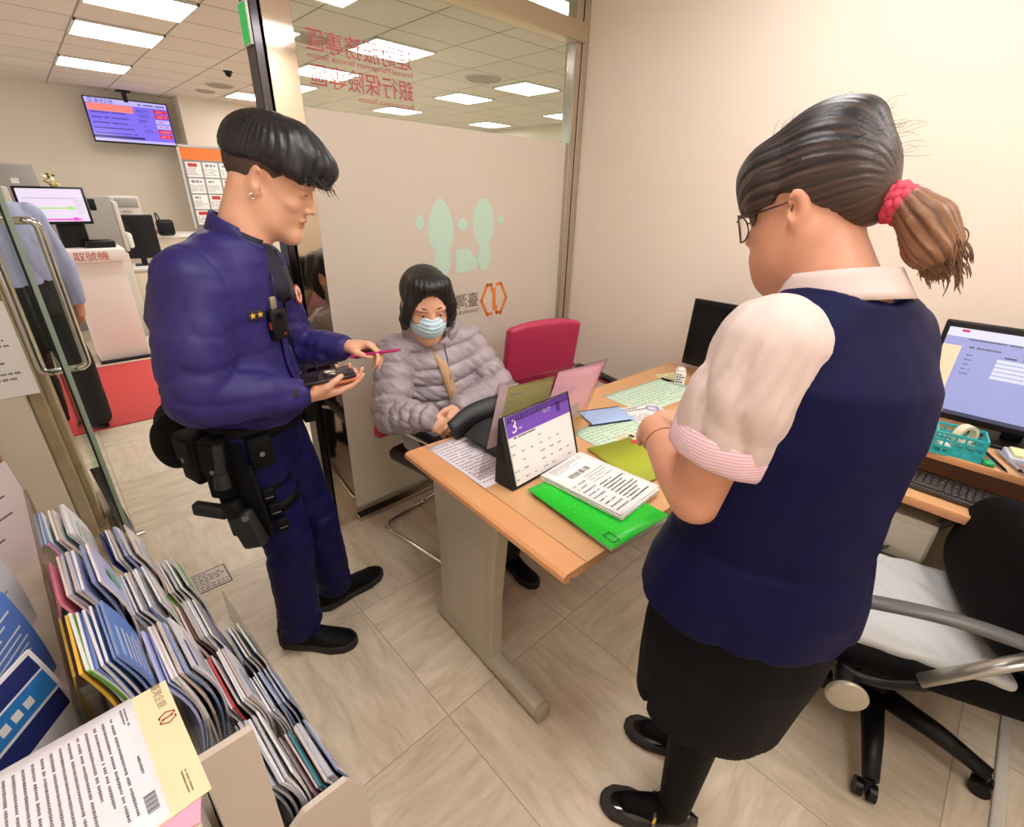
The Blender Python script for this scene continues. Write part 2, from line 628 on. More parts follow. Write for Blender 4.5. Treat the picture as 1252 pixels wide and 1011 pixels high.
mb = MB(); door_box(mb, 0.0, 0.004, -0.008, 0.008, 0.012, 2.25)
mb.build('polished_edge', M_EDGE, door)
mb = MB(); door_box(mb, -0.002, 0.006, -0.015, -0.008, 0.012, 2.25)
mb.build('black_seal', M_BLACKM, door)
mb = MB(); door_box(mb, -0.012, 0.78, -0.022, 0.022, 0.012, 0.14)
mb.build('bottom_rail', M_STEEL, door)
mb = MB(); mb.cyl(door_pt(0.03, 0.022, 0.08), door_pt(0.03, 0.055, 0.08), 0.012)
mb.build('lock', M_CHROME, door)
for sd in (1, -1):
    pts = [door_pt(0.06, sd * 0.008, 1.47)] + spline([door_pt(0.06, sd * 0.055, 1.47), door_pt(0.06, sd * 0.07, 1.455), door_pt(0.06, sd * 0.072, 1.43)], 4) + \
          spline([door_pt(0.06, sd * 0.072, 0.95), door_pt(0.06, sd * 0.07, 0.925), door_pt(0.06, sd * 0.055, 0.91)], 4) + [door_pt(0.06, sd * 0.008, 0.91)]
    MB().tube(pts, 0.0135, 12).build('door_handle', M_CHROME, door)

# stone-clad pillar, painted return and wood panel left of the door
M_STONE = mat('travertine_stone', '#C7B497', 0.35, var=(9, '#A8926F', 0.5), bump=(14, 0.2, 0.004))
M_WOODP = mat('brown_wood_panel', '#C49A6C', 0.4, var=(6, '#B4865A', 0.4))
struct(MB().box((-0.155, 2.83, 1.2), (0.05, 0.36, 2.4)).build('trim_6', M_STONE, bevel=0.01))
struct(MB().box((-0.118, 2.86, 1.2), (0.03, 0.30, 2.4)).build('trim_7', M_STONE, bevel=0.008))
struct(MB().box((-0.14, 2.68, 0.04), (0.11, 0.22, 0.08)).build('trim_8', M_STONE, bevel=0.006))
struct(MB().box((-0.245, 2.80, 1.375), (0.13, 0.5, 2.75)).build('wall_return', M_WALL2))
struct(MB().box((-0.62, 2.78, 1.375), (0.62, 0.5, 2.75)).build('wall_left', M_WOODP))

# ceiling lights
M_LAMP = mat('lamp_diffuser', '#FFFFFF', 0.5, emit=('#FFFBF8', LAMP))
M_LAMPN = mat('lamp_diffuser_office', '#FFFFFF', 0.5, emit=('#FFFBFA', LAMP_NEAR))
M_LFRAME = mat('lamp_frame', '#D9D4CC', 0.5)
def ceiling_light(x, y, label, group, m=M_LAMP):
    t = thing('ceiling_light', label, 'light', (x, y, ZC), 0, group)
    MB().box((0, 0, -0.008), (0.57, 0.52, 0.012)).build('diffuser', m, t)
    fr = MB()
    for (cx, cy, sx, sy) in ((0, 0.268, 0.60, 0.014), (0, -0.268, 0.60, 0.014), (0.293, 0, 0.014, 0.55), (-0.293, 0, 0.014, 0.55)):
        fr.box((cx, cy, -0.008), (sx, sy, 0.018))
    fr.build('frame', M_LFRAME, t)
LG = 'square fluorescent panels in the ceiling'
for (x, y, l) in [(1.0, 4.83, 'bright ceiling panel at the top left, nearest of the three in a row'),
                  (1.0, 5.92, 'bright ceiling panel, middle one of the left row of three'),
                  (1.0, 7.56, 'bright ceiling panel, farthest of the left row, above the screen'),
                  (2.80, 8.20, 'farthest ceiling panel, low above the officer’s hair'),
                  (2.80, 7.02, 'ceiling panel partly behind the officer’s hair and steel column'),
                  (2.80, 5.92, 'ceiling panel behind the lower line of red glass lettering'),
                  (2.80, 4.55, 'ceiling panel behind the upper line of red glass lettering'),
                  (4.74, 4.76, 'ceiling panel seen through clear glass, right of the round vent'),
                  (4.67, 5.87, 'ceiling panel seen through clear glass, left of the brightest one'),
                  (6.64, 5.75, 'ceiling panel cut by the right steel post, seen through glass'),
                  (6.60, 7.56, 'narrow far ceiling panel seen just above the frosted film'),
                  (4.70, 7.56, 'far ceiling panel peeking over the frosted film below the lettering'),
                  (2.85, 2.85, 'ceiling panel seen above the aluminium beam through the transom')]:
    ceiling_light(x, y, l, LG)
for (x, y) in [(0.55, 0.6), (1.7, 0.6), (0.55, -0.75), (1.75, -0.75)]:
    ceiling_light(x, y, 'fluorescent ceiling panel above the office, outside the picture', 'office ceiling panels', M_LAMPN)
# air vents and dome camera
M_VENT = mat('vent_metal', '#A79E93', 0.6)
def vent(x, y, r, label):
    t = thing('air_vent', label, 'vent', (x, y, ZC), 0, 'round ceiling air vents')
    MB().lathe([(r, 0), (r, -0.012), (r * 0.9, -0.02), (r * 0.86, -0.006), (r * 0.7, -0.006), (r * 0.66, -0.018), (r * 0.5, -0.018), (r * 0.46, -0.004), (r * 0.3, -0.004), (r * 0.28, -0.016), (0.001, -0.016)], 28).build('grille', M_VENT, t)
    MB().lathe([(r * 1.12, -0.001), (r * 1.1, -0.006), (r, -0.008), (r * 0.99, -0.001)], 28).build('rim', M_LFRAME, t)
vent(4.08, 4.77, 0.19, 'round ceiling air vent seen through the clear glass')
vent(2.24, 7.67, 0.15, 'larger round ceiling vent left of the officer’s hair')
vent(2.22, 8.25, 0.11, 'smaller dark round ceiling vent above the screen’s right end')
vent(2.15, 4.75, 0.16, 'round ceiling vent beside the steel column, behind the lettering')
t = thing('dome_camera', 'small dark dome camera hanging from the ceiling', 'camera', (2.05, 6.65, ZC))
MB().lathe([(0.05, 0), (0.05, -0.02), (0.035, -0.03), (0.034, -0.028), (0.03, -0.05), (0.015, -0.066), (0.001, -0.07)], 20).build('dome', M_BLACK, t)
MB().lathe([(0.06, -0.0), (0.06, -0.012), (0.05, -0.014), (0.001, -0.014)], 20).build('base', M_WHITE, t)
# ================================================================== SOFT SURFACES (implicit shapes -> one continuous mesh)
def V3(*a):
    return np.array(a if len(a) == 3 else a[0], float)
def _n(v):
    v = np.asarray(v, float)
    return v / (np.linalg.norm(v) + 1e-12)
def rcone(a, b, ra, rb):
    a, b = V3(a), V3(b)
    d = b - a
    L2 = d.dot(d) + 1e-12
    def f(P):
        t = np.clip((P - a) @ d / L2, 0, 1)
        return np.linalg.norm(P - a - t[:, None] * d, axis=1) - (ra + (rb - ra) * t)
    return f
def chain(pts, rs):
    fs = [rcone(pts[i], pts[i + 1], rs[i], rs[i + 1]) for i in range(len(pts) - 1)]
    def f(P):
        d = fs[0](P)
        for g in fs[1:]:
            d = np.minimum(d, g(P))
        return d
    return f
def basis(x=None, z=None):
    """orthonormal rows (ax, ay, az) from a forward x and an up z"""
    x = _n(x)
    z = np.asarray(z, float)
    z = _n(z - x * z.dot(x))
    return np.array([x, np.cross(z, x), z])
def ell(c, r, B=None):
    c = V3(c)
    r = np.asarray(r, float)
    def f(P):
        q = P - c
        if B is not None:
            q = q @ B.T
        k0 = np.linalg.norm(q / r, axis=1)
        k1 = np.linalg.norm(q / r ** 2, axis=1) + 1e-9
        return k0 * (k0 - 1) / k1
    return f
def rbox(c, h, rr, B=None):
    c = V3(c)
    h = np.asarray(h, float) - rr
    def f(P):
        q = P - c
        if B is not None:
            q = q @ B.T
        q = np.abs(q) - h
        return np.linalg.norm(np.maximum(q, 0), axis=1) + np.minimum(q.max(axis=1), 0) - rr
    return f
def loft(secs, n=None):
    """stack of elliptical rings: (centre, half width along u, half depth along w, u, w); interpolated along the axis"""
    C = np.array([s[0] for s in secs], float)
    A = np.array([s[1] for s in secs], float)
    D = np.array([s[2] for s in secs], float)
    U = np.array([_n(s[3]) for s in secs])
    Wv = np.array([_n(s[4]) for s in secs])
    ax = C[-1] - C[0]
    L = np.linalg.norm(ax)
    ax = ax / L
    T = (C - C[0]) @ ax
    def f(P):
        t = (P - C[0]) @ ax
        tc = np.clip(t, T[0], T[-1])
        c = np.stack([np.interp(tc, T, C[:, i]) for i in range(3)], 1)
        u = np.stack([np.interp(tc, T, U[:, i]) for i in range(3)], 1)
        w = np.stack([np.interp(tc, T, Wv[:, i]) for i in range(3)], 1)
        a = np.interp(tc, T, A)
        d = np.interp(tc, T, D)
        q = P - c
        x = (q * u).sum(1)
        y = (q * w).sum(1)
        k0 = np.sqrt((x / a) ** 2 + (y / d) ** 2) + 1e-9
        k1 = np.sqrt((x / a ** 2) ** 2 + (y / d ** 2) ** 2) + 1e-9
        rad = k0 * (k0 - 1) / k1
        cap = np.abs(t - (T[0] + T[-1]) / 2) - (T[-1] - T[0]) / 2
        return np.where(cap > 0, np.sqrt(np.maximum(rad, 0) ** 2 + cap ** 2) + np.minimum(np.maximum(rad, cap), 0), np.maximum(rad, cap))
    return f
def plane(p, n):
    """inside where (x-p).n < 0"""
    p, n = V3(p), _n(n)
    return lambda P: (P - p) @ n
def smin(a, b, k):
    if k <= 0:
        return np.minimum(a, b)
    h = np.maximum(k - np.abs(a - b), 0) / k
    return np.minimum(a, b) - h * h * k * 0.25
def U(k, *fs):
    def f(P):
        d = fs[0](P)
        for g in fs[1:]:
            d = smin(d, g(P), k)
        return d
    return f
def SUB(k, a, *bs):
    def f(P):
        d = a(P)
        for b in bs:
            d = -smin(-d, b(P), k)
        return d
    return f
def AND(k, a, *bs):
    def f(P):
        d = a(P)
        for b in bs:
            d = -smin(-d, -b(P), k)
        return d
    return f
def grow(f, r):
    return lambda P: f(P) - r
def disp(f, g):
    return lambda P: f(P) + g(P)
def folds(freq, amp, seed=0, aniso=None):
    """smooth wandering folds"""
    rs = np.random.RandomState(seed)
    K = rs.normal(size=(5, 3))
    K /= np.linalg.norm(K, axis=1)[:, None]
    ph = rs.uniform(0, 6.28, 5)
    an = np.ones(3) if aniso is None else np.asarray(aniso, float)
    def g(P):
        q = P * an * freq
        wv = np.zeros(len(P))
        off = np.sin(q @ K[0] * 0.7 + ph[0]) * 1.3
        for i in range(1, 5):
            s = np.sin(q @ K[i] * (0.7 + 0.25 * i) + ph[i] + off)
            wv += (1 - np.abs(s)) ** 2 - 0.33
        return amp * wv * 0.5
    return g
def near(c, r, g):
    """fade a displacement to the surroundings of a point"""
    c = V3(c)
    return lambda P: g(P) * np.exp(-((P - c) ** 2).sum(1) / (r * r))
def mesh_sdf(f, lo, hi, h):
    lo, hi = np.asarray(lo, float), np.asarray(hi, float)
    B = 8
    nb = np.maximum(np.ceil((hi - lo) / (h * B)).astype(int), 1)
    n = nb * B
    gx = [lo[i] + h * np.arange(n[i]) for i in range(3)]
    D = np.empty(n)
    bc = [lo[i] + h * (np.arange(nb[i]) * B + (B - 1) / 2) for i in range(3)]
    cc = np.stack(np.meshgrid(*bc, indexing='ij'), -1).reshape(-1, 3)
    dc = f(cc)
    Db = D.reshape(nb[0], B, nb[1], B, nb[2], B)
    Db[:] = dc.reshape(nb)[:, None, :, None, :, None]
    need = np.where(np.abs(dc) < h * B * 0.87 * 1.9 + 0.012)[0]
    idx = np.stack(np.unravel_index(need, nb), 1)
    loc = np.stack(np.meshgrid(*[np.arange(B)] * 3, indexing='ij'), -1).reshape(-1, 3)
    for s in range(0, len(idx), 800):
        ib = idx[s:s + 800]
        ii = (ib[:, None, :] * B + loc[None]).reshape(-1, 3)
        D[ii[:, 0], ii[:, 1], ii[:, 2]] = f(lo + h * ii)
    S = D < 0
    ins = np.zeros(n - 1, int)
    for dx in (0, 1):
        for dy in (0, 1):
            for dz in (0, 1):
                ins += S[dx:n[0] - 1 + dx, dy:n[1] - 1 + dy, dz:n[2] - 1 + dz]
    act = (ins > 0) & (ins < 8)
    ids = -np.ones(n - 1, int)
    cells = np.argwhere(act)
    ids[act] = np.arange(len(cells))
    acc = np.zeros((len(cells), 3))
    cnt = np.zeros(len(cells))
    corners = np.array([(a, b, c) for a in (0, 1) for b in (0, 1) for c in (0, 1)])
    for i in range(8):
        for j in range(i + 1, 8):
            d = corners[j] - corners[i]
            if np.abs(d).sum() != 1:
                continue
            pi, pj = cells + corners[i], cells + corners[j]
            a = D[pi[:, 0], pi[:, 1], pi[:, 2]]
            b = D[pj[:, 0], pj[:, 1], pj[:, 2]]
            m = (a < 0) != (b < 0)
            t = a[m] / (a[m] - b[m])
            acc[m] += pi[m] + d * t[:, None]
            cnt[m] += 1
    verts = lo + h * (acc / cnt[:, None])
    quads = []
    for ax in range(3):
        o1, o2 = [(1, 2), (2, 0), (0, 1)][ax]
        sl0 = [slice(0, n[k] - 1) for k in range(3)]
        sl1 = list(sl0)
        sl1[ax] = slice(1, n[ax])
        A, Bm = S[tuple(sl0)], S[tuple(sl1)]
        e = np.argwhere(A != Bm)
        e = e[(e[:, o1] > 0) & (e[:, o2] > 0)]
        fl = A[e[:, 0], e[:, 1], e[:, 2]]
        d1, d2 = np.zeros(3, int), np.zeros(3, int)
        d1[o1], d2[o2] = 1, 1
        def gid(x):
            return ids[x[:, 0], x[:, 1], x[:, 2]]
        q = np.stack([gid(e - d1 - d2), gid(e - d2), gid(e), gid(e - d1)], 1)
        q[~fl] = q[~fl][:, ::-1]
        quads.append(q)
    Q = np.concatenate(quads)
    Q = Q[(Q >= 0).all(1)]
    return verts, Q
def sdf_obj(name, f, lo, hi, h, mats, parent=None, org=None, colour=None, smooth_it=0, mix=None, extra=None):
    v, q = mesh_sdf(f, lo, hi, h)
    me = bpy.data.meshes.new(name)
    mi = colour(v[q].mean(1)) if colour else None
    mx = mix(v) if mix else None
    if org is not None:
        v = v - np.asarray(org, float)
    ex_f = []
    if extra is not None and extra.v:
        ev_ = np.array(extra.v, float)
        nv = len(v)
        v = np.concatenate([v, ev_])
        if mx is not None:
            mx = np.concatenate([mx, np.full(len(ev_), 0.35)])
        q4 = [f for f in extra.f if len(f) == 4]
        q = np.concatenate([q, np.array(q4) + nv])
        if mi is not None:
            mi = np.concatenate([mi, np.zeros(len(q4), int)])
    me.vertices.add(len(v))
    me.vertices.foreach_set('co', v.ravel())
    me.loops.add(len(q) * 4)
    me.loops.foreach_set('vertex_index', q.ravel())
    me.polygons.add(len(q))
    me.polygons.foreach_set('loop_start', np.arange(0, len(q) * 4, 4))
    me.polygons.foreach_set('use_smooth', np.ones(len(q), bool))
    for m in (mats if isinstance(mats, (list, tuple)) else [mats]):
        me.materials.append(m)
    if mi is not None:
        me.polygons.foreach_set('material_index', np.asarray(mi, np.int32))
    if mx is not None:
        at = me.attributes.new('mixf', 'FLOAT', 'POINT')
        at.data.foreach_set('value', np.asarray(mx, np.float32))
    me.update(calc_edges=True)
    me.validate()
    o = bpy.data.objects.new(name, me)
    COL.objects.link(o)
    if parent is not None:
        o.parent = parent
    if smooth_it:
        md = o.modifiers.new('smooth', 'SMOOTH')
        md.iterations = smooth_it
        md.factor = 0.5
    return o
# ================================================================== LOBBY THINGS
M_MAT = mat('red_mat', '#D8433F', 0.7)
def mat_ribs(m):
    nt = m.node_tree
    b = nt.nodes['Principled BSDF']
    tc = nt.nodes.new('ShaderNodeTexCoord')
    w = nt.nodes.new('ShaderNodeTexWave')
    w.bands_direction = 'Y'
    w.inputs['Scale'].default_value = 9
    nt.links.new(tc.outputs['Object'], w.inputs['Vector'])
    rp = nt.nodes.new('ShaderNodeValToRGB')
    rp.color_ramp.elements[0].color = lin('#B93231')
    rp.color_ramp.elements[1].color = lin('#E2504A')
    nt.links.new(w.outputs['Fac'], rp.inputs[0])
    nt.links.new(rp.outputs[0], b.inputs['Base Color'])
    bp = nt.nodes.new('ShaderNodeBump')
    bp.inputs['Strength'].default_value = 0.6
    nt.links.new(w.outputs['Fac'], bp.inputs['Height'])
    nt.links.new(bp.outputs[0], b.inputs['Normal'])
mat_ribs(M_MAT)
tag(MB().box((0.37, 5.0, 0.004), (1.15, 1.62, 0.008), bevel=0.003).build('floor_mat', M_MAT), 'red ribbed floor mat in front of the ticket machine', 'mat')

# number ticket machine
k = thing('ticket_machine', 'white number ticket machine with red lettering on its tray', 'kiosk', (0.39, 5.95, 0))
M_KIOSK = mat('kiosk_white', '#F4EBE2', 0.45)
MB().box((0, 0.16, 0.475), (0.40, 0.30, 0.95), bevel=0.006).build('cabinet', M_KIOSK, k)
MB().box((0.0, 0.12, 0.01), (0.41, 0.34, 0.02)).build('plinth', M_BLACK, k)
tb = MB().box((0.0, 0.13, 1.0), (0.47, 0.42, 0.11), bevel=0.01)
tb.build('tray', M_KIOSK, k)
MB().text('取號機', 0.085, 0, Matrix.Translation((-0.15, -0.0815, 0.965)) @ XZ).build('lettering', M_RED, k)
ks = MB().box((0, 0, 0), (0.47, 0.03, 0.31), bevel=0.008, M=TR(-0.15, 0.14, 1.41, 0, 0, -14)).build('screen', M_BLACK, k)
M_KSCR = mat('kiosk_screen_glow', '#77707C', 0.3, emit=('#EBDDF4', 0.65))
M_MAG = mat('screen_magenta', '#C63FB0', 0.3, emit=('#C63FB0', 0.6))
M_SGR = mat('screen_green', '#8CBF6C', 0.3, emit=('#8CBF6C', 0.6))
M_SGY = mat('screen_grey', '#9A94A8', 0.3, emit=('#9A94A8', 0.5))
g = MB()
Ms = TR(-0.15, 0.14, 1.41, 0, 0, -14) @ Matrix.Translation((0, -0.0158, 0)) @ XZ
g.rect(-0.215, -0.135, 0.215, 0.135, 0, 0, Ms)
g.rect(-0.19, -0.125, 0.16, -0.112, 0.0006, 1, Ms)
g.prism(egg(0.12, -0.115, 0.02, 0.016), 0, 0.0008, 1, Ms)
g.rect(-0.19, -0.03, 0.14, -0.018, 0.0006, 2, Ms)
g.prism(egg(0.11, -0.024, 0.022, 0.016), 0, 0.0008, 2, Ms)
g.rect(-0.19, 0.055, 0.16, 0.061, 0.0006, 3, Ms)
g.lines(0.14, -0.08, 0.205, 0.05, 6, 3, Ms, 0.0006, 0.3, 4, 0.012)
g.build('display', [M_KSCR, M_MAG, M_SGR, M_SGY], ks)
MB().box((-0.08, 0.2, 1.15), (0.2, 0.06, 0.3), bevel=0.01).build('stand', M_BLACK, k)
MB().box((0.08, 0.12, 1.085), (0.22, 0.17, 0.06), bevel=0.012).box((0.08, 0.10, 1.118), (0.15, 0.09, 0.012), bevel=0.004).build('ticket_printer', M_BLACK, k)
MB().box((0.115, 0.155, 1.42), (0.05, 0.05, 0.1), bevel=0.008).build('card_reader', M_BLACK, k)

# copier and equipment behind the kiosk
t = thing('copier', 'big grey office copier behind the ticket machine', 'copier', (0.52, 6.86, 0))
MB().box((0.0, 0.18, 1.2), (0.42, 0.4, 0.56), bevel=0.015).build('body', M_GREY, t)
MB().box((0.0, 0.18, 0.46), (0.46, 0.4, 0.92), bevel=0.015).build('base', M_LGREY, t)
MB().box((0.235, 0.18, 1.18), (0.045, 0.38, 0.5), bevel=0.015).build('side_door', M_LGREY, t)
MB().box((0.28, 0.1, 1.04), (0.05, 0.25, 0.16), bevel=0.03).build('side_tray', M_WHITE, t)
t = thing('paper_printer', 'cream printer with a dark window on the back counter', 'printer', (1.02, 8.5, 0.98))
MB().box((0, 0, 0.24), (0.32, 0.4, 0.48), bevel=0.02).build('body', M_LGREY, t)
MB().box((0.02, -0.202, 0.40), (0.24, 0.02, 0.11), bevel=0.01).build('window', M_GREY, t)
MB().box((0.0, -0.21, 0.30), (0.1, 0.012, 0.012)).build('slot', M_GREY, t)
cab = thing('cupboard', 'cream low cupboard beside the ticket machine', 'cupboard', (0.98, 7.6, 0))
MB().box((0.0, 0, 0.33), (0.5, 0.5, 0.66), bevel=0.006).build('body', mat('cream_cupboard', '#DCCFB8', 0.5), cab)
MB().box((-0.11, -0.255, 0.34), (0.2, 0.014, 0.58), bevel=0.004).build('door', mat('cream_cupboard_door', '#E3D7C2', 0.5), cab)
MB().box((0.12, -0.255, 0.34), (0.2, 0.014, 0.58), bevel=0.004).build('door', MATS['cream_cupboard_door'], cab)
MB().box((0.0, 0, 0.672), (0.56, 0.56, 0.025), bevel=0.004).build('top', M_WHITE, cab)
t = thing('computer_monitor', 'black switched-off monitor on the cupboard, seen beyond the officer’s back', 'monitor', (0.97, 7.62, 0.687), -6)
MB().box((0, 0, 0.33), (0.40, 0.03, 0.50), bevel=0.015).build('case', M_BLACK, t)
MB().box((0, -0.0155, 0.33), (0.37, 0.004, 0.46)).build('screen', mat('dark_screen', '#26262A', 0.12), t)
MB().box((0, 0.02, 0.06), (0.06, 0.04, 0.13), M=TR(0,0,0.02)).box((0, 0.02, 0.006), (0.2, 0.16, 0.012), bevel=0.004).build('stand', M_BLACK, t)
t = thing('back_counter', 'pale back counter by the far lobby wall', 'counter', (1.35, 8.55, 0))
MB().box((0, 0, 0.47), (1.1, 0.6, 0.94), bevel=0.006).build('body', MATS['cream_cupboard'], t)
MB().box((0, 0, 0.96), (1.16, 0.64, 0.035), bevel=0.006).build('top', M_WHITE, t)
tag(MB().box((1.38, 8.2, 1.08), (0.2, 0.08, 0.2), bevel=0.035).tube(bezier([(1.30, 8.16, 1.14), (1.27, 8.15, 1.3), (1.3, 8.15, 1.3), (1.33, 8.16, 1.17)], 8), 0.008, 8).build('handbag', M_BLACK), 'small black bag standing on the back counter', 'bag')
t = MB().box((1.2, 8.24, 1.04), (0.18, 0.02, 0.12)).rect(-0.08, -0.045, 0.08, 0.0, 0.0, 1, Matrix.Translation((1.2, 8.229, 1.05)) @ XZ).build('counter_sign', [M_WHITE, M_RED])
tag(t, 'little white and red sign on the back counter', 'sign')
t = thing('coiled_cable', 'coil of black cable on the floor behind the ticket machine', 'cable', (0.80, 6.75, 0))
cm = MB()
for i in range(4):
    cm.tube([(0.07 * math.cos(a) + 0.01 * i, 0.02 * math.sin(a * 2) + 0.012 * i, 0.085 + 0.075 * math.sin(a)) for a in [2 * math.pi * j / 18 for j in range(18)]], 0.006, 6, closed=True)
cm.build('loops', M_BLACK, t)
MB().box((0.05, 0.03, 0.03), (0.14, 0.1, 0.06), bevel=0.01).build('plug_box', M_WHITE, t)
t = thing('tall_cabinet', 'tall grey machine cabinet at the left edge behind the man', 'cabinet', (0.04, 7.75, 0))
MB().box((0, 0, 0.88), (0.40, 0.5, 1.76), bevel=0.012).build('body', M_GREY, t)
MB().box((-0.14, -0.1, 1.82), (0.14, 0.24, 0.16), bevel=0.02).build('head', M_GREY, t)
MB().box((0.02, -0.252, 1.60), (0.06, 0.006, 0.05)).build('sticker', M_WHITE, t)
MB().box((-0.09, -0.26, 1.42), (0.07, 0.06, 0.26), bevel=0.025).build('side_handle', M_LGREY, t)
t = thing('flower_vase', 'small yellow and white flower arrangement behind the kiosk screen', 'flowers', (0.34, 7.72, 0))
MB().box((0, 0.05, 0.7), (0.16, 0.2, 1.40), bevel=0.01).build('pedestal', M_LGREY, t)
MB().lathe([(0.001, 1.40), (0.045, 1.40), (0.055, 1.46), (0.04, 1.52), (0.036, 1.52), (0.001, 1.5)], 16).build('vase', M_WHITE, t)
rnd = random.Random(5)
fl = MB()
for i in range(26):
    a, r, h = rnd.uniform(0, 6.28), rnd.uniform(0, 0.07), rnd.uniform(1.52, 1.68)
    s = rnd.uniform(0.012, 0.022)
    p = Vector((r * math.cos(a), r * math.sin(a), h))
    fl.box((0, 0, 0), (s * 2, s * 2, s * 1.2), i % 3, Matrix.Translation(p) @ Matrix.Rotation(a, 4, 'X') @ Matrix.Rotation(a * 2, 4, 'Z'), bevel=s * 0.5)
fl.build('blossoms', [mat('petal_cream', '#EDE6C4', 0.6), mat('petal_yellow', '#D9C35A', 0.6), mat('leaf_dark', '#5A6444', 0.6)], t)

# rate screen hung by the far wall
t = thing('rate_screen', 'wide wall screen with purple rate table near the ceiling', 'screen', (1.46, 9.15, 2.37), -3)
tilt = TR(0, 0, 0, 0, 0, -10)
case = MB().box((0, 0, 0), (0.93, 0.04, 0.54), bevel=0.006, M=tilt).build('case', M_BLACK, t)
M_TV = mat('screen_violet', '#3A3270', 0.2, emit=('#7C6CEC', 0.75))
M_TVD = mat('screen_dark_ink', '#2B1F6E', 0.3, emit=('#2B1F6E', 0.4))
M_TVR = mat('screen_red', '#B02552', 0.3, emit=('#B8285A', 0.6))
M_TVO = mat('screen_orange', '#D8746A', 0.3, emit=('#D8746A', 0.7))
M_TVW = mat('screen_pale', '#5A5470', 0.3, emit=('#BDB4F8', 0.75))
Ms = tilt @ Matrix.Translation((0, -0.0206, 0)) @ XZ
s = MB().rect(-0.45, -0.255, 0.45, 0.255, 0, 0, Ms)
s.rect(-0.45, 0.195, 0.45, 0.255, 0.0006, 4, Ms)
s.text('臺灣企銀', 0.05, 1, Ms, -0.35, 0.205, 0.001)
hexlogo(s, -0.39, 0.225, 0.026, Ms @ Matrix.Translation((0, 0, 0.001)), 1)
s.lines(0.12, 0.20, 0.43, 0.24, 1, 1, Ms, 0.001, 0.5, 3, 0.02)
s.rect(-0.44, 0.105, 0.05, 0.19, 0.0006, 3, Ms)
for r, num in enumerate(['3053.5', '1303.5', '3040.', '5', '62.5', '1']):
    y = 0.15 - r * 0.062
    s.text(num, 0.052, 1, Ms, 0.08 + (0.05 if len(num) < 5 else 0), y - 0.02, 0.001)
    s.rect(0.28, y - 0.022, 0.44, y + 0.026, 0.0006, 2 if r in (0, 1, 4, 5) else 4, Ms)
    s.lines(0.31, y - 0.012, 0.42, y + 0.016, 1, 3 if r in (0, 1, 4, 5) else 2, Ms, 0.001, 0.7, r, 0.02)
    if r > 0:
        s.lines(-0.42, y - 0.014, 0.03, y + 0.016, 1, 1, Ms, 0.001, 0.55, r + 9, 0.022)
s.rect(-0.45, -0.215, 0.1, -0.185, 0.0006, 1, Ms)
s.rect(-0.45, -0.255, 0.45, -0.225, 0.0006, 4, Ms)
s.build('display', [M_TV, M_TVD, M_TVR, M_TVO, M_TVW], case)
MB().box((0, 0.04, 0.2), (0.05, 0.04, 0.44)).box((0, 0.10, 0.372), (0.16, 0.14, 0.016)).build('ceiling_bracket', M_BLACK, t)

# notice board with orange header
t = thing('notice_board', 'notice board with an orange header and many small notices', 'notice board', (2.52, 9.042, 1.02))
MB().box((0, 0, 0.55), (1.22, 0.03, 1.12), bevel=0.004).build('board', mat('board_grey', '#8E8984', 0.6), t)
Mn = Matrix.Translation((0, -0.016, 0)) @ XZ
fr = MB().box((0, -0.004, 1.105), (1.24, 0.035, 0.03)).box((-0.61, -0.004, 0.55), (0.03, 0.035, 1.12)).box((0.61, -0.004, 0.55), (0.03, 0.035, 1.12))
fr.build('frame', M_STEEL, t)
MB().rect(-0.595, 0.93, 0.595, 1.085, 0.001, 0, Mn).build('header', mat('orange_header', '#F07A32', 0.5), t)
for i in range(5):
    for j in range(4):
        x, y = -0.56 + i * 0.225, 0.70 - j * 0.22
        n = MB().rect(x, y, x + 0.2, y + 0.2, 0.001, 0, Mn)
        n.lines(x + 0.01, y + 0.02, x + 0.19, y + 0.12, 5, 1, Mn, 0.0015, 0.5, i * 7 + j, 0.018)
        if (i + j) % 3 == 0:
            n.rect(x + 0.03, y + 0.135, x + 0.15, y + 0.185, 0.0018, 2, Mn)
        else:
            n.lines(x + 0.03, y + 0.13, x + 0.17, y + 0.19, 1, 1, Mn, 0.0015, 0.7, i + j, 0.05)
        n.build('notice', [M_PAPER, M_INKG, M_RED], t)
# floor sticker
M_STK = mat('sticker_white', '#D9D3CC', 0.5)
s = MB().box((0, 0, 0.0006), (0.17, 0.14, 0.0012))
s.lines(-0.075, -0.06, 0.075, 0.06, 7, 1, None, 0.0016, 0.6, 2, 0.02)
for (a, b, c_, d) in ((-0.085, -0.07, 0.085, -0.064), (-0.085, 0.064, 0.085, 0.07), (-0.085, -0.07, -0.079, 0.07), (0.079, -0.07, 0.085, 0.07)):
    s.rect(a, b, c_, d, 0.0016, 2)
so = s.build('floor_sticker', [M_STK, mat('sticker_grey', '#8A817C', 0.6), mat('sticker_brown', '#6E5B4C', 0.6)])
so.location = (0.165, 2.085, 0)
tag(so, 'worn white printed sticker on the floor in the doorway', 'sticker')
# paper poster on the wood panel behind the door
s = MB().rect(-0.13, -0.18, 0.13, 0.18, 0, 0)
s.lines(-0.1, -0.12, 0.1, 0.05, 8, 1, None, 0.0008, 0.45, 7, 0.02)
s.rect(-0.1, 0.08, 0.08, 0.15, 0.0008, 2)
so = s.build('wall_poster', [M_PAPER, M_INKG, mat('poster_blue', '#7C97C4', 0.6)], solid=-0.0015)
so.matrix_world = Matrix.Translation((-0.26, 2.546, 1.02)) @ XZ
tag(so, 'small pale poster on the painted wall end behind the door handle', 'poster')
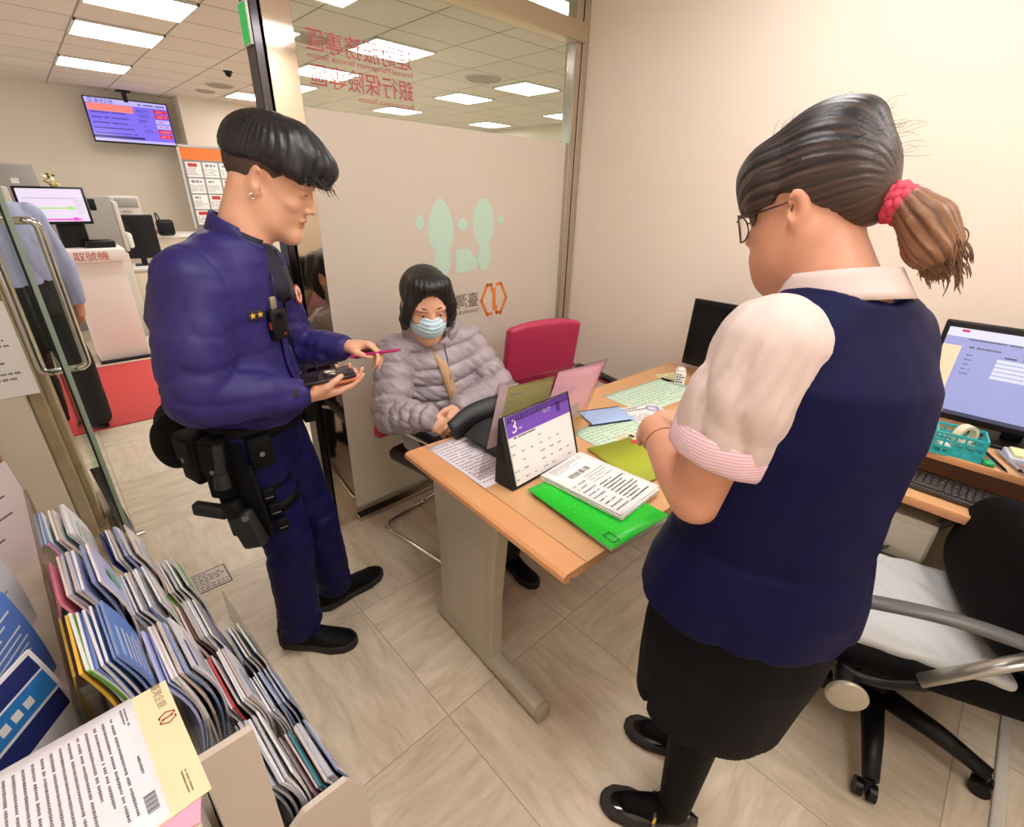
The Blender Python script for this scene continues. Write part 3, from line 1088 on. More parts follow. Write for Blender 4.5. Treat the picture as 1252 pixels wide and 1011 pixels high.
# ================================================================== DESKS
M_TOP = mat('beech_laminate', '#D9A878', 0.36, var=(3.0, '#D3A070', 0.5))
M_EDGEW = mat('beech_edge', '#DFA26E', 0.32)
M_LEG = mat('desk_grey_paint', '#B7AF9C', 0.42)
DZ = 0.75
desk = thing('office_desk', 'beech topped office desk with grey T-shaped leg', 'desk', (0.75, 0.545, 0), -3.0)
def desk_pt(x, y):
    """desk-local -> world xy"""
    a = math.radians(-3.0)
    return (0.75 + x * math.cos(a) - y * math.sin(a), 0.545 + x * math.sin(a) + y * math.cos(a))
DL, DD = 1.69, 0.79
def rrect(x0, y0, x1, y1, r, n=5):
    p = []
    for (cx, cy, a0) in ((x1 - r, y1 - r, 0), (x0 + r, y1 - r, 90), (x0 + r, y0 + r, 180), (x1 - r, y0 + r, 270)):
        for i in range(n + 1):
            a = math.radians(a0 + 90 * i / n)
            p.append((cx + r * math.cos(a), cy + r * math.sin(a)))
    return p
MB().prism(rrect(0, 0, DL, DD, 0.03), DZ - 0.028, DZ, 0).build('desktop', M_TOP, desk, bevel=0.004)
# bull-nosed edge band along the short side and front
eb = MB()
prof = [(0.0, -0.034), (-0.016, -0.030), (-0.024, -0.018), (-0.022, -0.006), (-0.012, 0.0006), (0.06, 0.0008), (0.06, -0.002), (0.0, -0.002)]
def sweep_profile(mb, path, mi=0):
    n = len(prof)
    vs, fs = [], []
    for i, (p, nrm) in enumerate(path):
        for (a, h) in prof:
            vs.append((p[0] - nrm[0] * a, p[1] - nrm[1] * a, DZ + h))
    for i in range(len(path) - 1):
        for k in range(n):
            k2 = (k + 1) % n
            fs.append((i * n + k, (i + 1) * n + k, (i + 1) * n + k2, i * n + k2))
    fs.append(tuple(range(n)))
    fs.append(tuple((len(path) - 1) * n + k for k in range(n - 1, -1, -1)))
    mb.add(vs, fs, mi, False)
sweep_profile(eb, [((0.0, DD), (-1, 0)), ((0.0, 0.0), (-1, 0))])
eb.build('edge_band', M_EDGEW, desk, bevel=0.003)
MB().box((0.0605, DD / 2, DZ + 0.0009), (0.0012, DD, 0.0006)).build('edge_seam', mat('seam_brown', '#8A5C36', 0.6), desk)
# leg: column with panel and floor foot
lg = MB()
col = [(0.36, 0.0), (0.67, 0.0), (0.67, 0.05), (0.36, 0.05)]
y0, y1 = 0.35, 0.67
vs = []
for (z, a, b) in ((0.06, y0 + 0.0, y1), (0.35, y0 - 0.0, y1 - 0.0), (DZ - 0.03, y0 - 0.03, y1 + 0.03)):
    vs += [(0.030, a, z), (0.085, a, z), (0.085, b, z), (0.030, b, z)]
fs = [(0, 1, 2, 3)[::-1], (8, 9, 10, 11)]
for L_ in (0, 4):
    for k_ in range(4):
        k2 = (k_ + 1) % 4
        fs.append((L_ + k_, L_ + k2, L_ + 4 + k2, L_ + 4 + k_))
lg.add(vs, fs)
leg = lg.build('leg', M_LEG, desk, bevel=0.008)
MB().box((0.056, 0.405, 0.042), (0.056, 0.60, 0.06), bevel=0.014, seg=3).build('foot', M_LEG, leg)
MB().box((0.0562, 0.1075, 0.042), (0.058, 0.03, 0.062), bevel=0.014, seg=3).build('foot_cap', mat('desk_foot_cap', '#A8A08C', 0.5), leg)
for yy in (0.14, 0.66):
    MB().cyl((0.056, yy, 0.0), (0.056, yy, 0.014), 0.018).build('leveller', M_BLACK, leg)
MB().box((0.032 - 0.0015, 0.50, 0.32), (0.002, 0.22, 0.42)).build('cable_cover', mat('desk_panel_paint', '#BDB5A3', 0.42), leg)
l2 = MB().box((1.52, 0.51, 0.39), (0.055, 0.32, 0.66), bevel=0.008).build('leg', M_LEG, desk)
MB().box((1.52, 0.405, 0.042), (0.056, 0.60, 0.06), bevel=0.014).build('foot', M_LEG, l2)
MB().box((0.80, 0.60, 0.53), (1.39, 0.018, 0.38)).build('modesty_panel', mat('desk_modesty', '#8C8472', 0.5), desk)
MB().box((0.80, 0.597, 0.335), (1.39, 0.026, 0.016)).build('panel_trim', M_BLACK, desk)

# side desk along the wall with raised shelf
sd = thing('side_desk', 'long computer desk with raised shelf along the right wall', 'desk', (2.18, -0.11, 0))
MB().box((0.0, 0, 0.715), (0.60, 1.02, 0.03), bevel=0.006).build('desktop', M_TOP, sd)
MB().box((-0.302, 0, 0.715), (0.012, 1.02, 0.034), bevel=0.004).build('edge_band', M_EDGEW, sd)
MB().box((0.06, 0, 0.842), (0.47, 1.02, 0.022), bevel=0.003).build('shelf', M_TOP, sd)
MB().box((-0.176, 0, 0.842), (0.008, 1.02, 0.026), bevel=0.002).build('shelf_edge', M_EDGEW, sd)
for yy in (-0.495, 0.495):
    MB().box((0.08, yy, 0.781), (0.42, 0.018, 0.10)).build('shelf_support', M_TOP, sd)
MB().box((0.28, 0, 0.36), (0.03, 1.0, 0.68)).build('back_panel', M_LEG, sd)
for yy in (-0.485,):
    MB().box((0.0, yy, 0.35), (0.56, 0.03, 0.70)).build('side_panel', M_LEG, sd)
pd = thing('drawer_pedestal', 'cream metal drawer pedestal under the computer desk', 'drawers', (2.12, 0.13, 0))
M_PED = mat('pedestal_cream', '#C4BBA8', 0.42)
MB().box((0, 0, 0.33), (0.42, 0.40, 0.62), bevel=0.006).build('body', M_PED, pd)
for i, (zc, hh) in enumerate(((0.55, 0.15), (0.39, 0.15), (0.17, 0.27))):
    d_ = MB().box((-0.216, 0, zc), (0.016, 0.385, hh - 0.012), bevel=0.004).build('drawer', M_PED, pd)
    MB().box((-0.228, 0, zc + hh * 0.32), (0.01, 0.14, 0.016), bevel=0.003).build('handle', M_LEG, d_)
fc = thing('filing_cabinet', 'cream metal cabinet corner at the bottom right of the picture', 'cabinet', (1.93, -0.86, 0))
MB().box((0, 0, 0.30), (0.5, 0.44, 0.6), bevel=0.006).build('body', M_PED, fc)
MB().box((-0.256, 0, 0.44), (0.014, 0.41, 0.26), bevel=0.004).build('drawer', M_PED, fc)
tag(MB().box((1.75, -0.44, 0.006), (0.62, 0.03, 0.012), bevel=0.005).build('cable_cover', M_LGREY), 'thin pale cable cover strip on the floor behind the office chair', 'cable cover')
# ================================================================== THINGS ON THE MAIN DESK
def on_desk(mb, name, mats, x, y, rz, label, cat, group=None, z=DZ + 0.0012):
    o = mb.build(name, mats)
    o.location = (x, y, z)
    o.rotation_euler = (0, 0, math.radians(rz))
    return tag(o, label, cat, group)
def sheet(w, h, th=0.0006, curl=0.0, n=8, mi=0):
    """a paper sheet centred at the origin, slightly waved"""
    mb = MB()
    vs, fs = [], []
    for i in range(n + 1):
        for j in range(n + 1):
            u, v = i / n, j / n
            z = curl * (abs(u - 0.5) * 2) ** 3 * (0.5 + 0.5 * v)
            vs.append(((u - 0.5) * w, (v - 0.5) * h, z + th))
    o = len(vs)
    vs += [(p[0], p[1], p[2] - th) for p in vs]
    for i in range(n):
        for j in range(n):
            a = i * (n + 1) + j
            fs.append((a, a + n + 1, a + n + 2, a + 1))
            fs.append((o + a, o + a + 1, o + a + n + 2, o + a + n + 1))
    rim = [i * (n + 1) for i in range(n + 1)] + [n * (n + 1) + j for j in range(1, n + 1)] + [i * (n + 1) + n for i in range(n - 1, -1, -1)] + [j for j in range(n - 1, 0, -1)]
    for i in range(len(rim)):
        a, b = rim[i], rim[(i + 1) % len(rim)]
        fs.append((b, a, o + a, o + b))
    mb.add(vs, fs, mi, True)
    return mb
M_MINT = mat('mint_paper', '#CFE6CF', 0.5)
M_MINTI = mat('mint_print', '#9DBFA8', 0.6)
M_YEL = mat('pale_yellow_paper', '#F0E9AE', 0.6)
M_OLIVE = mat('olive_folder', '#A8B428', 0.4)
M_GREEN = mat('bright_green_folder', '#34E63E', 0.35, var=(240, '#22D032', 0.25), bump=(260, 0.15, 0.001))
M_BLUEF = mat('blue_folder', '#A9C4EE', 0.4)
M_NAVYE = mat('navy_edge', '#23304F', 0.5)
M_PINKP = mat('pink_paper', '#F2BFD0', 0.5)
M_PURPLE = mat('calendar_purple', '#7A4FC0', 0.5)
M_LEATH = mat('black_leather', '#1B1B1D', 0.45, bump=(220, 0.25, 0.001))

# mint sheets under the clear desk mat
s = sheet(0.46, 0.24)
s.lines(-0.2, -0.1, 0.2, 0.1, 9, 1, None, 0.0009, 0.4, 1, 0.03)
on_desk(s, 'paper_sheet', [M_MINT, M_MINTI], 1.97, 1.045, -6, 'mint green printed sheet by the wall side of the desk', 'paper')
s = sheet(0.34, 0.22)
s.lines(-0.15, -0.09, 0.15, 0.09, 9, 1, None, 0.0009, 0.4, 2, 0.025)
on_desk(s, 'paper_sheet', [M_MINT, M_MINTI], 1.50, 0.915, -8, 'mint green sheet under the blue folder beside the acrylic stand', 'paper')
s = sheet(0.13, 0.11)
s.lines(-0.05, -0.04, 0.05, 0.04, 4, 1, None, 0.0009, 0.4, 3, 0.02)
on_desk(s, 'paper_sheet', [M_YEL, M_INKG], 2.245, 1.12, -20, 'small pale yellow sheet under the white box by the wall', 'paper')
bf = MB().box((0, 0, 0.003), (0.20, 0.13, 0.004), 0, bevel=0.001).box((0.0, 0.068, 0.003), (0.20, 0.006, 0.0055), 1).box((-0.02, -0.067, 0.003), (0.2, 0.004, 0.005), 1)
on_desk(bf, 'document_folder', [M_BLUEF, M_NAVYE], 1.575, 1.04, -24, 'light blue folder with dark edge right of the acrylic stand', 'folder', None, DZ + 0.004)
s = sheet(0.20, 0.17, curl=0.004)
s.lines(-0.085, -0.06, 0.03, 0.0, 4, 1, None, 0.0052, 0.35, 5, 0.012)
s.lines(-0.085, 0.03, 0.03, 0.07, 2, 1, None, 0.0052, 0.5, 6, 0.016)
for r_ in (0.030, 0.022, 0.010):
    ring = [(0.055 + r_ * math.cos(a), 0.03 + r_ * math.sin(a), 0.0052) for a in [2 * math.pi * i / 24 for i in range(25)]]
    for i in range(24):
        p, q = ring[i], ring[i + 1]
        d = 0.86
        s.quad(p, q, (0.055 + (q[0] - 0.055) * d, 0.03 + (q[1] - 0.03) * d, 0.0052), (0.055 + (p[0] - 0.055) * d, 0.03 + (p[1] - 0.03) * d, 0.0052), 2)
on_desk(s, 'paper_slip', [M_PAPER, M_INKG, mat('stamp_blue', '#6A6FC0', 0.6)], 1.735, 0.945, -20, 'white slip with a round blue stamp near the clerk’s wrist', 'slip', None, DZ + 0.0022)
s = sheet(0.085, 0.05)
s.rect(0.015, -0.012, 0.036, 0.012, 0.0009, 1)
s.lines(-0.035, -0.015, 0.008, 0.015, 3, 1, None, 0.0009, 0.4, 8, 0.008)
on_desk(s, 'ticket', [mat('ticket_yellow', '#E9DFB4', 0.6), M_INK], 1.475, 0.868, -8, 'small yellow ticket beside the red item', 'ticket', None, DZ + 0.0027)
on_desk(MB().box((0, 0, 0.004), (0.06, 0.03, 0.008), bevel=0.003), 'stamp_pad', mat('bright_red_plastic', '#D23340', 0.4), 1.475, 0.815, -35, 'small bright red pad by the clerk’s forearm', 'pad', None, DZ + 0.0022)
# white box by the wall
b = thing('small_box', 'little white printed box at the foot of the black monitor', 'box', (2.20, 1.045, DZ + 0.0025), 30)
MB().box((0, 0, 0.034), (0.07, 0.05, 0.066), bevel=0.003).build('body', M_WHITE, b)
MB().box((0, 0, 0.074), (0.05, 0.035, 0.012), bevel=0.003).build('lid', M_WHITE, b)
p_ = MB()
p_.lines(-0.028, 0.008, 0.028, 0.06, 4, 0, Matrix.Translation((0, -0.0256, 0)) @ XZ, 0, 0.6, 4, 0.012)
p_.lines(-0.02, 0.01, 0.02, 0.06, 4, 0, Matrix.Translation((-0.0356, 0, 0)) @ Matrix.Rotation(-math.pi / 2, 4, 'Z') @ XZ, 0, 0.6, 6, 0.012)
p_.build('label_print', M_INK, b)

# paper form at the visitor's corner
s = sheet(0.17, 0.34)
s.lines(-0.07, -0.15, 0.07, 0.15, 16, 1, None, 0.0009, 0.35, 11, 0.012)
on_desk(s, 'paper_form', [mat('lilac_white_paper', '#EFE8F0', 0.6), M_INKG], 0.925, 1.135, -2, 'printed form lying under the black folder at the desk corner', 'paper', None, DZ + 0.0015)
# open black folder in front of the visitor
bf = thing('leather_folder', 'open black leather folder standing in front of the seated visitor', 'folder', (1.10, 1.215, DZ + 0.0024), -6)
def flap(pts_a, pts_b, th):
    mb = MB()
    n = len(pts_a)
    vs = [Vector(p) for p in pts_a] + [Vector(p) for p in pts_b]
    fs = [(i, i + 1, n + i + 1, n + i) for i in range(n - 1)]
    mb.add(vs, fs, 0, True)
    return mb
top = spline([(-0.165, 0.085, 0.065), (-0.06, 0.105, 0.105), (0.08, 0.10, 0.12), (0.22, 0.09, 0.115)], 5)
mid = spline([(-0.145, 0.05, 0.004), (-0.05, 0.065, 0.004), (0.08, 0.06, 0.004), (0.22, 0.05, 0.004)], 5)
flap(top, mid, 0.006).build('back_cover', M_LEATH, bf, solid=0.006)
f0 = spline([(-0.135, 0.035, 0.02), (-0.04, 0.055, 0.05), (0.08, 0.05, 0.055), (0.22, 0.04, 0.05)], 5)
f1 = spline([(-0.12, -0.06, 0.035), (-0.04, -0.04, 0.05), (0.08, -0.045, 0.05), (0.22, -0.05, 0.045)], 5)
f2 = spline([(-0.105, -0.15, 0.006), (-0.03, -0.15, 0.008), (0.08, -0.145, 0.008), (0.22, -0.14, 0.008)], 5)
mb = MB()
n_ = len(f0)
mb.add(f0 + f1 + f2, [(i, i + 1, n_ + i + 1, n_ + i) for i in range(n_ - 1)] + [(n_ + i, n_ + i + 1, 2 * n_ + i + 1, 2 * n_ + i) for i in range(n_ - 1)], 0, True)
mb.build('front_cover', mat('charcoal_leather', '#2E2E30', 0.5, bump=(220, 0.25, 0.001)), bf, solid=0.005, sub=1)

# acrylic menu stand: two leaning clear sheets with papers
ac = thing('acrylic_stand', 'clear acrylic tent stand with pink and olive papers on the desk', 'sign stand', (1.075, 1.0, DZ + 0.0016), 0)
M_ACR = glass_mat('acrylic', '#F6F2F4', 0.9, 0.03)
hw, hh, lean = 0.24, 0.30, 0.10
A0, A1 = Vector((-0.225, 0.020, 0.0)), Vector((0.235, -0.005, 0.0))
B0, B1 = Vector((-0.115, 0.050, 0.30)), Vector((0.40, -0.005, 0.292))
def pane(a, b, c, d, th, mi=0):
    mb = MB()
    a, b, c, d = map(Vector, (a, b, c, d))
    n = (b - a).cross(d - a).normalized() * th
    vs = [a, b, c, d, a - n, b - n, c - n, d - n]
    mb.add(vs, [(0, 1, 2, 3), (7, 6, 5, 4), (0, 4, 5, 1), (1, 5, 6, 2), (2, 6, 7, 3), (3, 7, 4, 0)], mi)
    return mb
pane(A0, A1, B1, B0, 0.004).build('front_sheet', M_ACR, ac)
pane((-0.225, 0.020, 0.003), (0.235, -0.005, 0.003), (0.235, 0.035, 0.003), (-0.225, 0.06, 0.003), 0.003).build('foot_sheet', M_ACR, ac)
def on_pane(u0, u1, v0, v1, off=0.005):
    def q(u, v):
        p = A0.lerp(A1, u).lerp(B0.lerp(B1, u), v)
        n = (A1 - A0).cross(B0 - A0).normalized()
        return p - n * off
    return [q(u0, v0), q(u1, v0), q(u1, v1), q(u0, v1)]
MB().add(on_pane(0.52, 0.985, 0.42, 0.97), [(0, 1, 2, 3)]).build('pink_paper', M_PINKP, ac, solid=-0.0005)
M_OLP = mat('olive_paper', '#A7A468', 0.6)
MB().add(on_pane(0.10, 0.50, 0.42, 0.93, 0.0062), [(0, 1, 2, 3)]).build('olive_paper', M_OLP, ac, solid=-0.0005)
MB().add(on_pane(0.03, 0.18, 0.3, 0.95, 0.0074), [(0, 1, 2, 3)]).build('side_paper', mat('rose_white', '#EBD9D6', 0.6), ac, solid=-0.0005)
g = MB()
g.add(on_pane(0.52, 0.90, 0.03, 0.56, 0.0046), [(0, 1, 2, 3)], 0)
for i, (u, v) in enumerate([(0.80, 0.43), (0.76, 0.17)]):
    g.add([(p.x, p.y, p.z) for p in on_pane(u - 0.045, u + 0.045, v - 0.06, v + 0.06, 0.0044)], [(0, 1, 2, 3)], 0)
    c0 = [on_pane(u + 0.045 * math.cos(a), u + 0.0451 * math.cos(a), v + 0.055 * math.sin(a), v + 0.0551 * math.sin(a), 0.0042)[0] for a in [2 * math.pi * k / 16 for k in range(16)]]
    g.add(c0, [tuple(range(16))], 1)
    c1 = [on_pane(u + 0.012 + 0.028 * math.cos(a), u + 0.5, v - 0.018 + 0.034 * math.sin(a), v + 0.5, 0.0040)[0] for a in [2 * math.pi * k / 16 for k in range(16)]]
    g.add(c1, [tuple(range(16))], 0)
for i in range(4):
    g.add(on_pane(0.64, 0.72, 0.12 + i * 0.09, 0.15 + i * 0.09, 0.0042), [(0, 1, 2, 3)], 1)
g.build('grey_card', [mat('card_grey', '#B9B5B4', 0.6), M_INK], ac)
MB().add(on_pane(0.86, 0.98, 0.10, 0.30, 0.0042), [(0, 1, 2, 3)]).build('orange_card', mat('card_orange', '#DDA24E', 0.6), ac, solid=-0.0005)
# lines on olive paper
g = MB()
for i in range(5):
    g.add(on_pane(0.13, 0.47 - 0.04 * (i % 2), 0.52 + i * 0.075, 0.535 + i * 0.075, 0.0054), [(0, 1, 2, 3)], 0)
g.build('print', M_INKG, ac)

# desk calendar
ca = thing('desk_calendar', 'desk calendar with purple header and a large 3 on a black stand', 'calendar', (1.055, 0.952, DZ + 0.0016), 2)
CW, CH = 0.325, 0.225
cl = math.radians(17)
def cal(u, v, off=0.0):
    """front face: u across, v up the sloping page"""
    return Vector((u, -0.048 + v * math.sin(cl) - off * math.cos(cl), 0.012 + v * math.cos(cl) + off * math.sin(cl)))
Mc = Matrix(((1, 0, 0, 0), (0, math.sin(cl), -math.cos(cl), -0.048), (0, math.cos(cl), math.sin(cl), 0.012), (0, 0, 0, 1)))
bs = MB()
bs.add([cal(-0.168, -0.008, -0.002), cal(0.168, -0.008, -0.002), cal(0.168, 0.225, -0.002), cal(-0.168, 0.225, -0.002),
        (-0.168, 0.030, 0.0), (0.168, 0.030, 0.0)], [(0, 1, 2, 3), (3, 2, 5, 4), (0, 4, 5, 1), (0, 3, 4), (1, 5, 2)], 0)
bs.build('stand', M_BLACKM, ca, solid=-0.003)
pg = MB().box((0, CH / 2, 0.003), (CW - 0.02, CH, 0.005), 0, Mc)
_rd = random.Random(3)
for r in range(5):
    for c_ in range(7):
        if _rd.random() < 0.85:
            x0 = -0.15 + c_ * 0.043
            y0_ = 0.012 + r * 0.028
            pg.lines(x0, y0_, x0 + 0.024 * _rd.uniform(0.5, 1), y0_ + 0.010, 1, 1, Mc, 0.0062, 0.6, r * 7 + c_, 0.0035)
pg.lines(-0.13, 0.146, 0.0, 0.156, 1, 2, Mc, 0.0062, 0.6, 5, 0.006)
page = pg.build('page', [M_PAPER, M_INKG, M_INK], ca)
hd = MB().rect(-CW / 2 + 0.01, CH - 0.068, CW / 2 - 0.01, CH, 0.0062, 0, Mc)
hd.text('3', 0.062, 1, Mc, -CW / 2 + 0.028, CH - 0.058, 0.0066)
hd.lines(-0.10, CH - 0.052, -0.075, CH - 0.046, 1, 1, Mc, 0.0066, 0.8, 2, 0.006)
hd.lines(0.02, CH - 0.035, 0.06, CH - 0.02, 2, 1, Mc, 0.0066, 0.4, 3, 0.006)
hd.rect(0.085, CH - 0.05, 0.105, CH - 0.016, 0.0066, 2, Mc)
hd.build('header', [M_PURPLE, M_WHITE, mat('deep_purple', '#4A2C86', 0.5)], page)
sp = MB()
for i in range(28):
    x = -CW / 2 + 0.018 + i * (CW - 0.036) / 27
    sp.tube([cal(x, CH - 0.010 + 0.012 * math.cos(a), 0.006 + 0.010 * math.sin(a)) for a in [math.pi * 2 * j / 8 for j in range(8)]], 0.0013, 5, closed=True)
sp.build('wire_binding', M_BLACK, ca)

# folders and papers by the near edge
gf = thing('document_folder', 'bright green folder full of papers under the white documents', 'folder', (1.02, 0.675, DZ + 0.001), 84)
stack = MB()
rnd = random.Random(8)
for i in range(5):
    stack.box((rnd.uniform(-0.006, 0.008), rnd.uniform(-0.006, 0.004) - 0.012, 0.0015 + i * 0.0022), (0.335, 0.235, 0.0018), i % 2, TR(0, 0, 0, rnd.uniform(-2.5, 2.5)))
stack.build('papers', [M_PAPER, mat('aged_paper', '#D7C9AE', 0.7)], gf)
def bent_cover(w, h, z, mi, mb, lift=0.004):
    n = 10
    vs = [((i / n - 0.5) * w, (j - 0.5) * h, z + lift * (abs(i / n - 0.5) * 2) ** 2 * (1 if j == 0 else 0.4)) for i in range(n + 1) for j in (0, 1)]
    mb.add(vs, [(2 * i, 2 * i + 2, 2 * i + 3, 2 * i + 1) for i in range(n)], mi, True)
cv = MB(); bent_cover(0.345, 0.245, 0.0135, 0, cv)
gc = cv.build('cover', M_GREEN, gf, solid=-0.0015)
g = MB()
for (a, b, c_, d) in ((-0.16, 0.075, -0.12, 0.078), (-0.16, 0.098, -0.12, 0.101), (-0.16, 0.075, -0.157, 0.101), (-0.123, 0.075, -0.12, 0.101)):
    g.rect(a, b, c_, d, 0.0182)
g.build('cover_mark', mat('dark_green_ink', '#0D5A1C', 0.6), gc)
MB().add([(-0.176, -0.135, 0.0006), (0.18, -0.135, 0.0006), (0.18, 0.12, 0.0006), (-0.176, 0.12, 0.0006)], [(0, 1, 2, 3)]).build('clear_sleeve', M_ACR, gf, solid=-0.0008)
dc = thing('document_stack', 'stack of white printed documents on the green folder', 'papers', (1.10, 0.725, DZ + 0.0205), 3)
rnd = random.Random(4)
st = MB()
for i in range(6):
    st.box((rnd.uniform(-0.005, 0.005), rnd.uniform(-0.006, 0.006), 0.0011 + i * 0.0022), (0.215, 0.30, 0.0017), 0, TR(0, 0, 0, rnd.uniform(-2, 2)))
st.build('sheets', M_PAPER, dc)
tp = sheet(0.218, 0.30, curl=0.002)
Mz = Matrix.Translation((0, 0, 0.0136))
tp2 = MB(); tp2.add(tp.v, tp.f, 0, True, Mz)
tp2.text('待辦事項', 0.026, 1, Mz, -0.06, 0.062, 0.0032)
tp2.lines(-0.02, -0.135, 0.095, -0.01, 9, 1, Mz, 0.0032, 0.4, 2, 0.006)
tp2.lines(-0.095, -0.135, -0.03, 0.04, 9, 2, Mz, 0.0032, 0.35, 3, 0.008)
tp2.lines(-0.02, 0.0, 0.095, 0.05, 4, 2, Mz, 0.0032, 0.3, 4, 0.008)
tp2.lines(-0.08, 0.105, 0.08, 0.14, 4, 2, Mz, 0.0032, 0.35, 4, 0.008)
tp2.build('top_sheet', [M_PAPER, M_INK, M_INKG], dc)
of = thing('document_folder', 'plain olive green folder behind the white documents', 'folder', (1.345, 0.755, DZ + 0.001), -15)
MB().box((0, 0, 0.002), (0.195, 0.26, 0.0035), bevel=0.001).build('papers', M_PAPER, of)
cv = MB(); bent_cover(0.205, 0.27, 0.005, 0, cv, 0.003)
oc = cv.build('cover', M_OLIVE, of, solid=-0.001)
MB().lines(-0.05, 0.02, 0.05, 0.035, 1, 0, None, 0.0056, 0.4, 2, 0.012).build('title_print', mat('olive_ink', '#6E7A18', 0.6), oc)

# black monitor facing the clerk, by the wall
def monitor(name, label, x, y, z0, rz, w, h, zb, tilt_, screen_mats, paint, M_case=M_BLACK):
    t = thing(name, label, 'monitor', (x, y, z0), rz)
    T = TR(0, 0, zb + h / 2, 0, tilt_, 0)          # screen faces local -x
    case = MB().box((0.012, 0, 0), (0.03, w, h), bevel=0.006, M=T).build('case', M_case, t)
    s = MB()
    Msn = T @ Matrix.Translation((-0.0036, 0, 0)) @ Matrix(((0, 0, -1, 0), (-1, 0, 0, 0), (0, 1, 0, 0), (0, 0, 0, 1)))
    paint(s, Msn, w - 0.03, h - 0.045)
    s.build('display', screen_mats, case)
    MB().box((0.035, 0, zb * 0.5 + 0.057), (0.03, 0.055, zb + 0.09), bevel=0.005).build('neck', M_case, t)
    MB().box((0.02, 0, 0.007), (0.17, 0.22, 0.014), bevel=0.005).build('foot', M_case, t)
    return t
def dark_paint(s, M, w, h):
    s.rect(-w / 2, -h / 2, w / 2, h / 2, 0, 0, M)
monitor('computer_monitor', 'black monitor with a dark screen standing by the wall behind the clerk’s shoulder', 2.335, 0.84, DZ + 0.0015, 0, 0.54, 0.335, 0.065, 4, [mat('off_screen', '#060607', 0.25)], dark_paint)
# ================================================================== THINGS ON THE SIDE DESK
SHZ = 0.854
M_SCR = mat('browser_screen', '#5A5E80', 0.25, emit=('#B4BAEE', 0.5))
M_SCW = mat('screen_white', '#80808A', 0.25, emit=('#E4E6FF', 0.6))
M_SCI = mat('screen_ink', '#4A4C66', 0.3, emit=('#4A4C66', 0.4))
M_SCB = mat('screen_taskbar', '#3C3F58', 0.3, emit=('#3C3F58', 0.5))
M_SCT = mat('screen_tan', '#C9B59A', 0.3, emit=('#C9B59A', 0.6))
def browser(s, M, w, h):
    x0, y0 = -w / 2, -h / 2
    s.rect(x0, y0, -x0, -y0, 0, 0, M)
    s.rect(x0, -y0 - 0.03, -x0, -y0, 0.0005, 1, M)
    s.rect(x0, y0, -x0, y0 + 0.014, 0.0005, 3, M)
    s.rect(x0, y0 + 0.06, x0 + 0.05, -y0 - 0.06, 0.0005, 4, M)
    s.rect(x0 + 0.035, -y0 - 0.012, x0 + 0.055, -y0 - 0.004, 0.001, 5, M)
    s.lines(x0 + 0.06, -y0 - 0.04, x0 + 0.2, -y0 - 0.028, 1, 2, M, 0.001, 0.5, 4, 0.006)
    s.lines(x0 + 0.07, -y0 - 0.065, x0 + 0.17, -y0 - 0.055, 1, 2, M, 0.001, 0.6, 5, 0.006)
    for i in range(5):
        s.lines(x0 + 0.07, -y0 - 0.09 - i * 0.016, x0 + 0.095, -y0 - 0.083 - i * 0.016, 1, 2, M, 0.001, 0.6, i, 0.006)
    for i in range(5):
        s.rect(x0 + 0.15, -y0 - 0.096 - i * 0.014, x0 + 0.25, -y0 - 0.085 - i * 0.014, 0.001, 1, M)
    for i in range(3):
        s.rect(x0 + 0.165 + i * 0.045, -y0 - 0.079, x0 + 0.195 + i * 0.045, -y0 - 0.074, 0.001, 2, M)
    for i in range(4):
        s.rect(x0 + 0.02 + i * 0.014, y0 + 0.003, x0 + 0.029 + i * 0.014, y0 + 0.011, 0.001, 1, M)
monitor('computer_monitor', 'lit monitor showing a web form at the right edge of the picture', 2.26, -0.145, SHZ, 2, 0.57, 0.345, 0.045, 5, [M_SCR, M_SCW, M_SCI, M_SCB, M_SCT, MATS['screen_red']], browser)

# teal basket with tape
bk = thing('desk_basket', 'teal plastic grid basket on the shelf under the lit monitor', 'basket', (2.055, -0.02, SHZ), 8)
M_TEAL = mat('teal_plastic', '#2FB3B5', 0.4)
gb = MB()
W_, D_, H_ = 0.10, 0.125, 0.07
for (sx, hy) in ((-1, 0), (1, 0), (0, -1), (0, 1)):
    L_ = D_ if sx else W_
    for i in range(6):
        q = -L_ / 2 + L_ * i / 5
        c_ = (sx * W_ / 2, q, H_ / 2) if sx else (q, hy * D_ / 2, H_ / 2)
        gb.box(c_, (0.004, 0.006, H_) if sx else (0.006, 0.004, H_))
    for j in range(4):
        z = H_ * j / 3
        c_ = (sx * W_ / 2, 0, z + 0.003) if sx else (0, hy * D_ / 2, z + 0.003)
        gb.box(c_, (0.005, D_, 0.008) if sx else (W_, 0.005, 0.008))
gb.box((0, 0, 0.003), (W_, D_, 0.005))
gb.build('grid_body', M_TEAL, bk)
tp = MB()
for (ro, ri, w2) in ((0.036, 0.026, 0.012),):
    pts = [(0.0, ro * math.cos(a), ro * math.sin(a)) for a in [2 * math.pi * i / 24 for i in range(24)]]
    n = 24
    vs = []
    for xx, rr in ((-w2, ro), (w2, ro), (w2, ri), (-w2, ri)):
        vs += [(xx, rr * math.cos(2 * math.pi * i / n), rr * math.sin(2 * math.pi * i / n)) for i in range(n)]
    fs = [(r * n + i, r * n + (i + 1) % n, ((r + 1) % 4) * n + (i + 1) % n, ((r + 1) % 4) * n + i) for r in range(4) for i in range(n)]
    tp.add(vs, fs, 0, False, TR(2.068, -0.03, SHZ + 0.062, 50))
tag(tp.build('tape_roll', mat('tape_cream', '#E2D9BC', 0.35)), 'roll of cream tape sitting in the teal basket', 'tape')
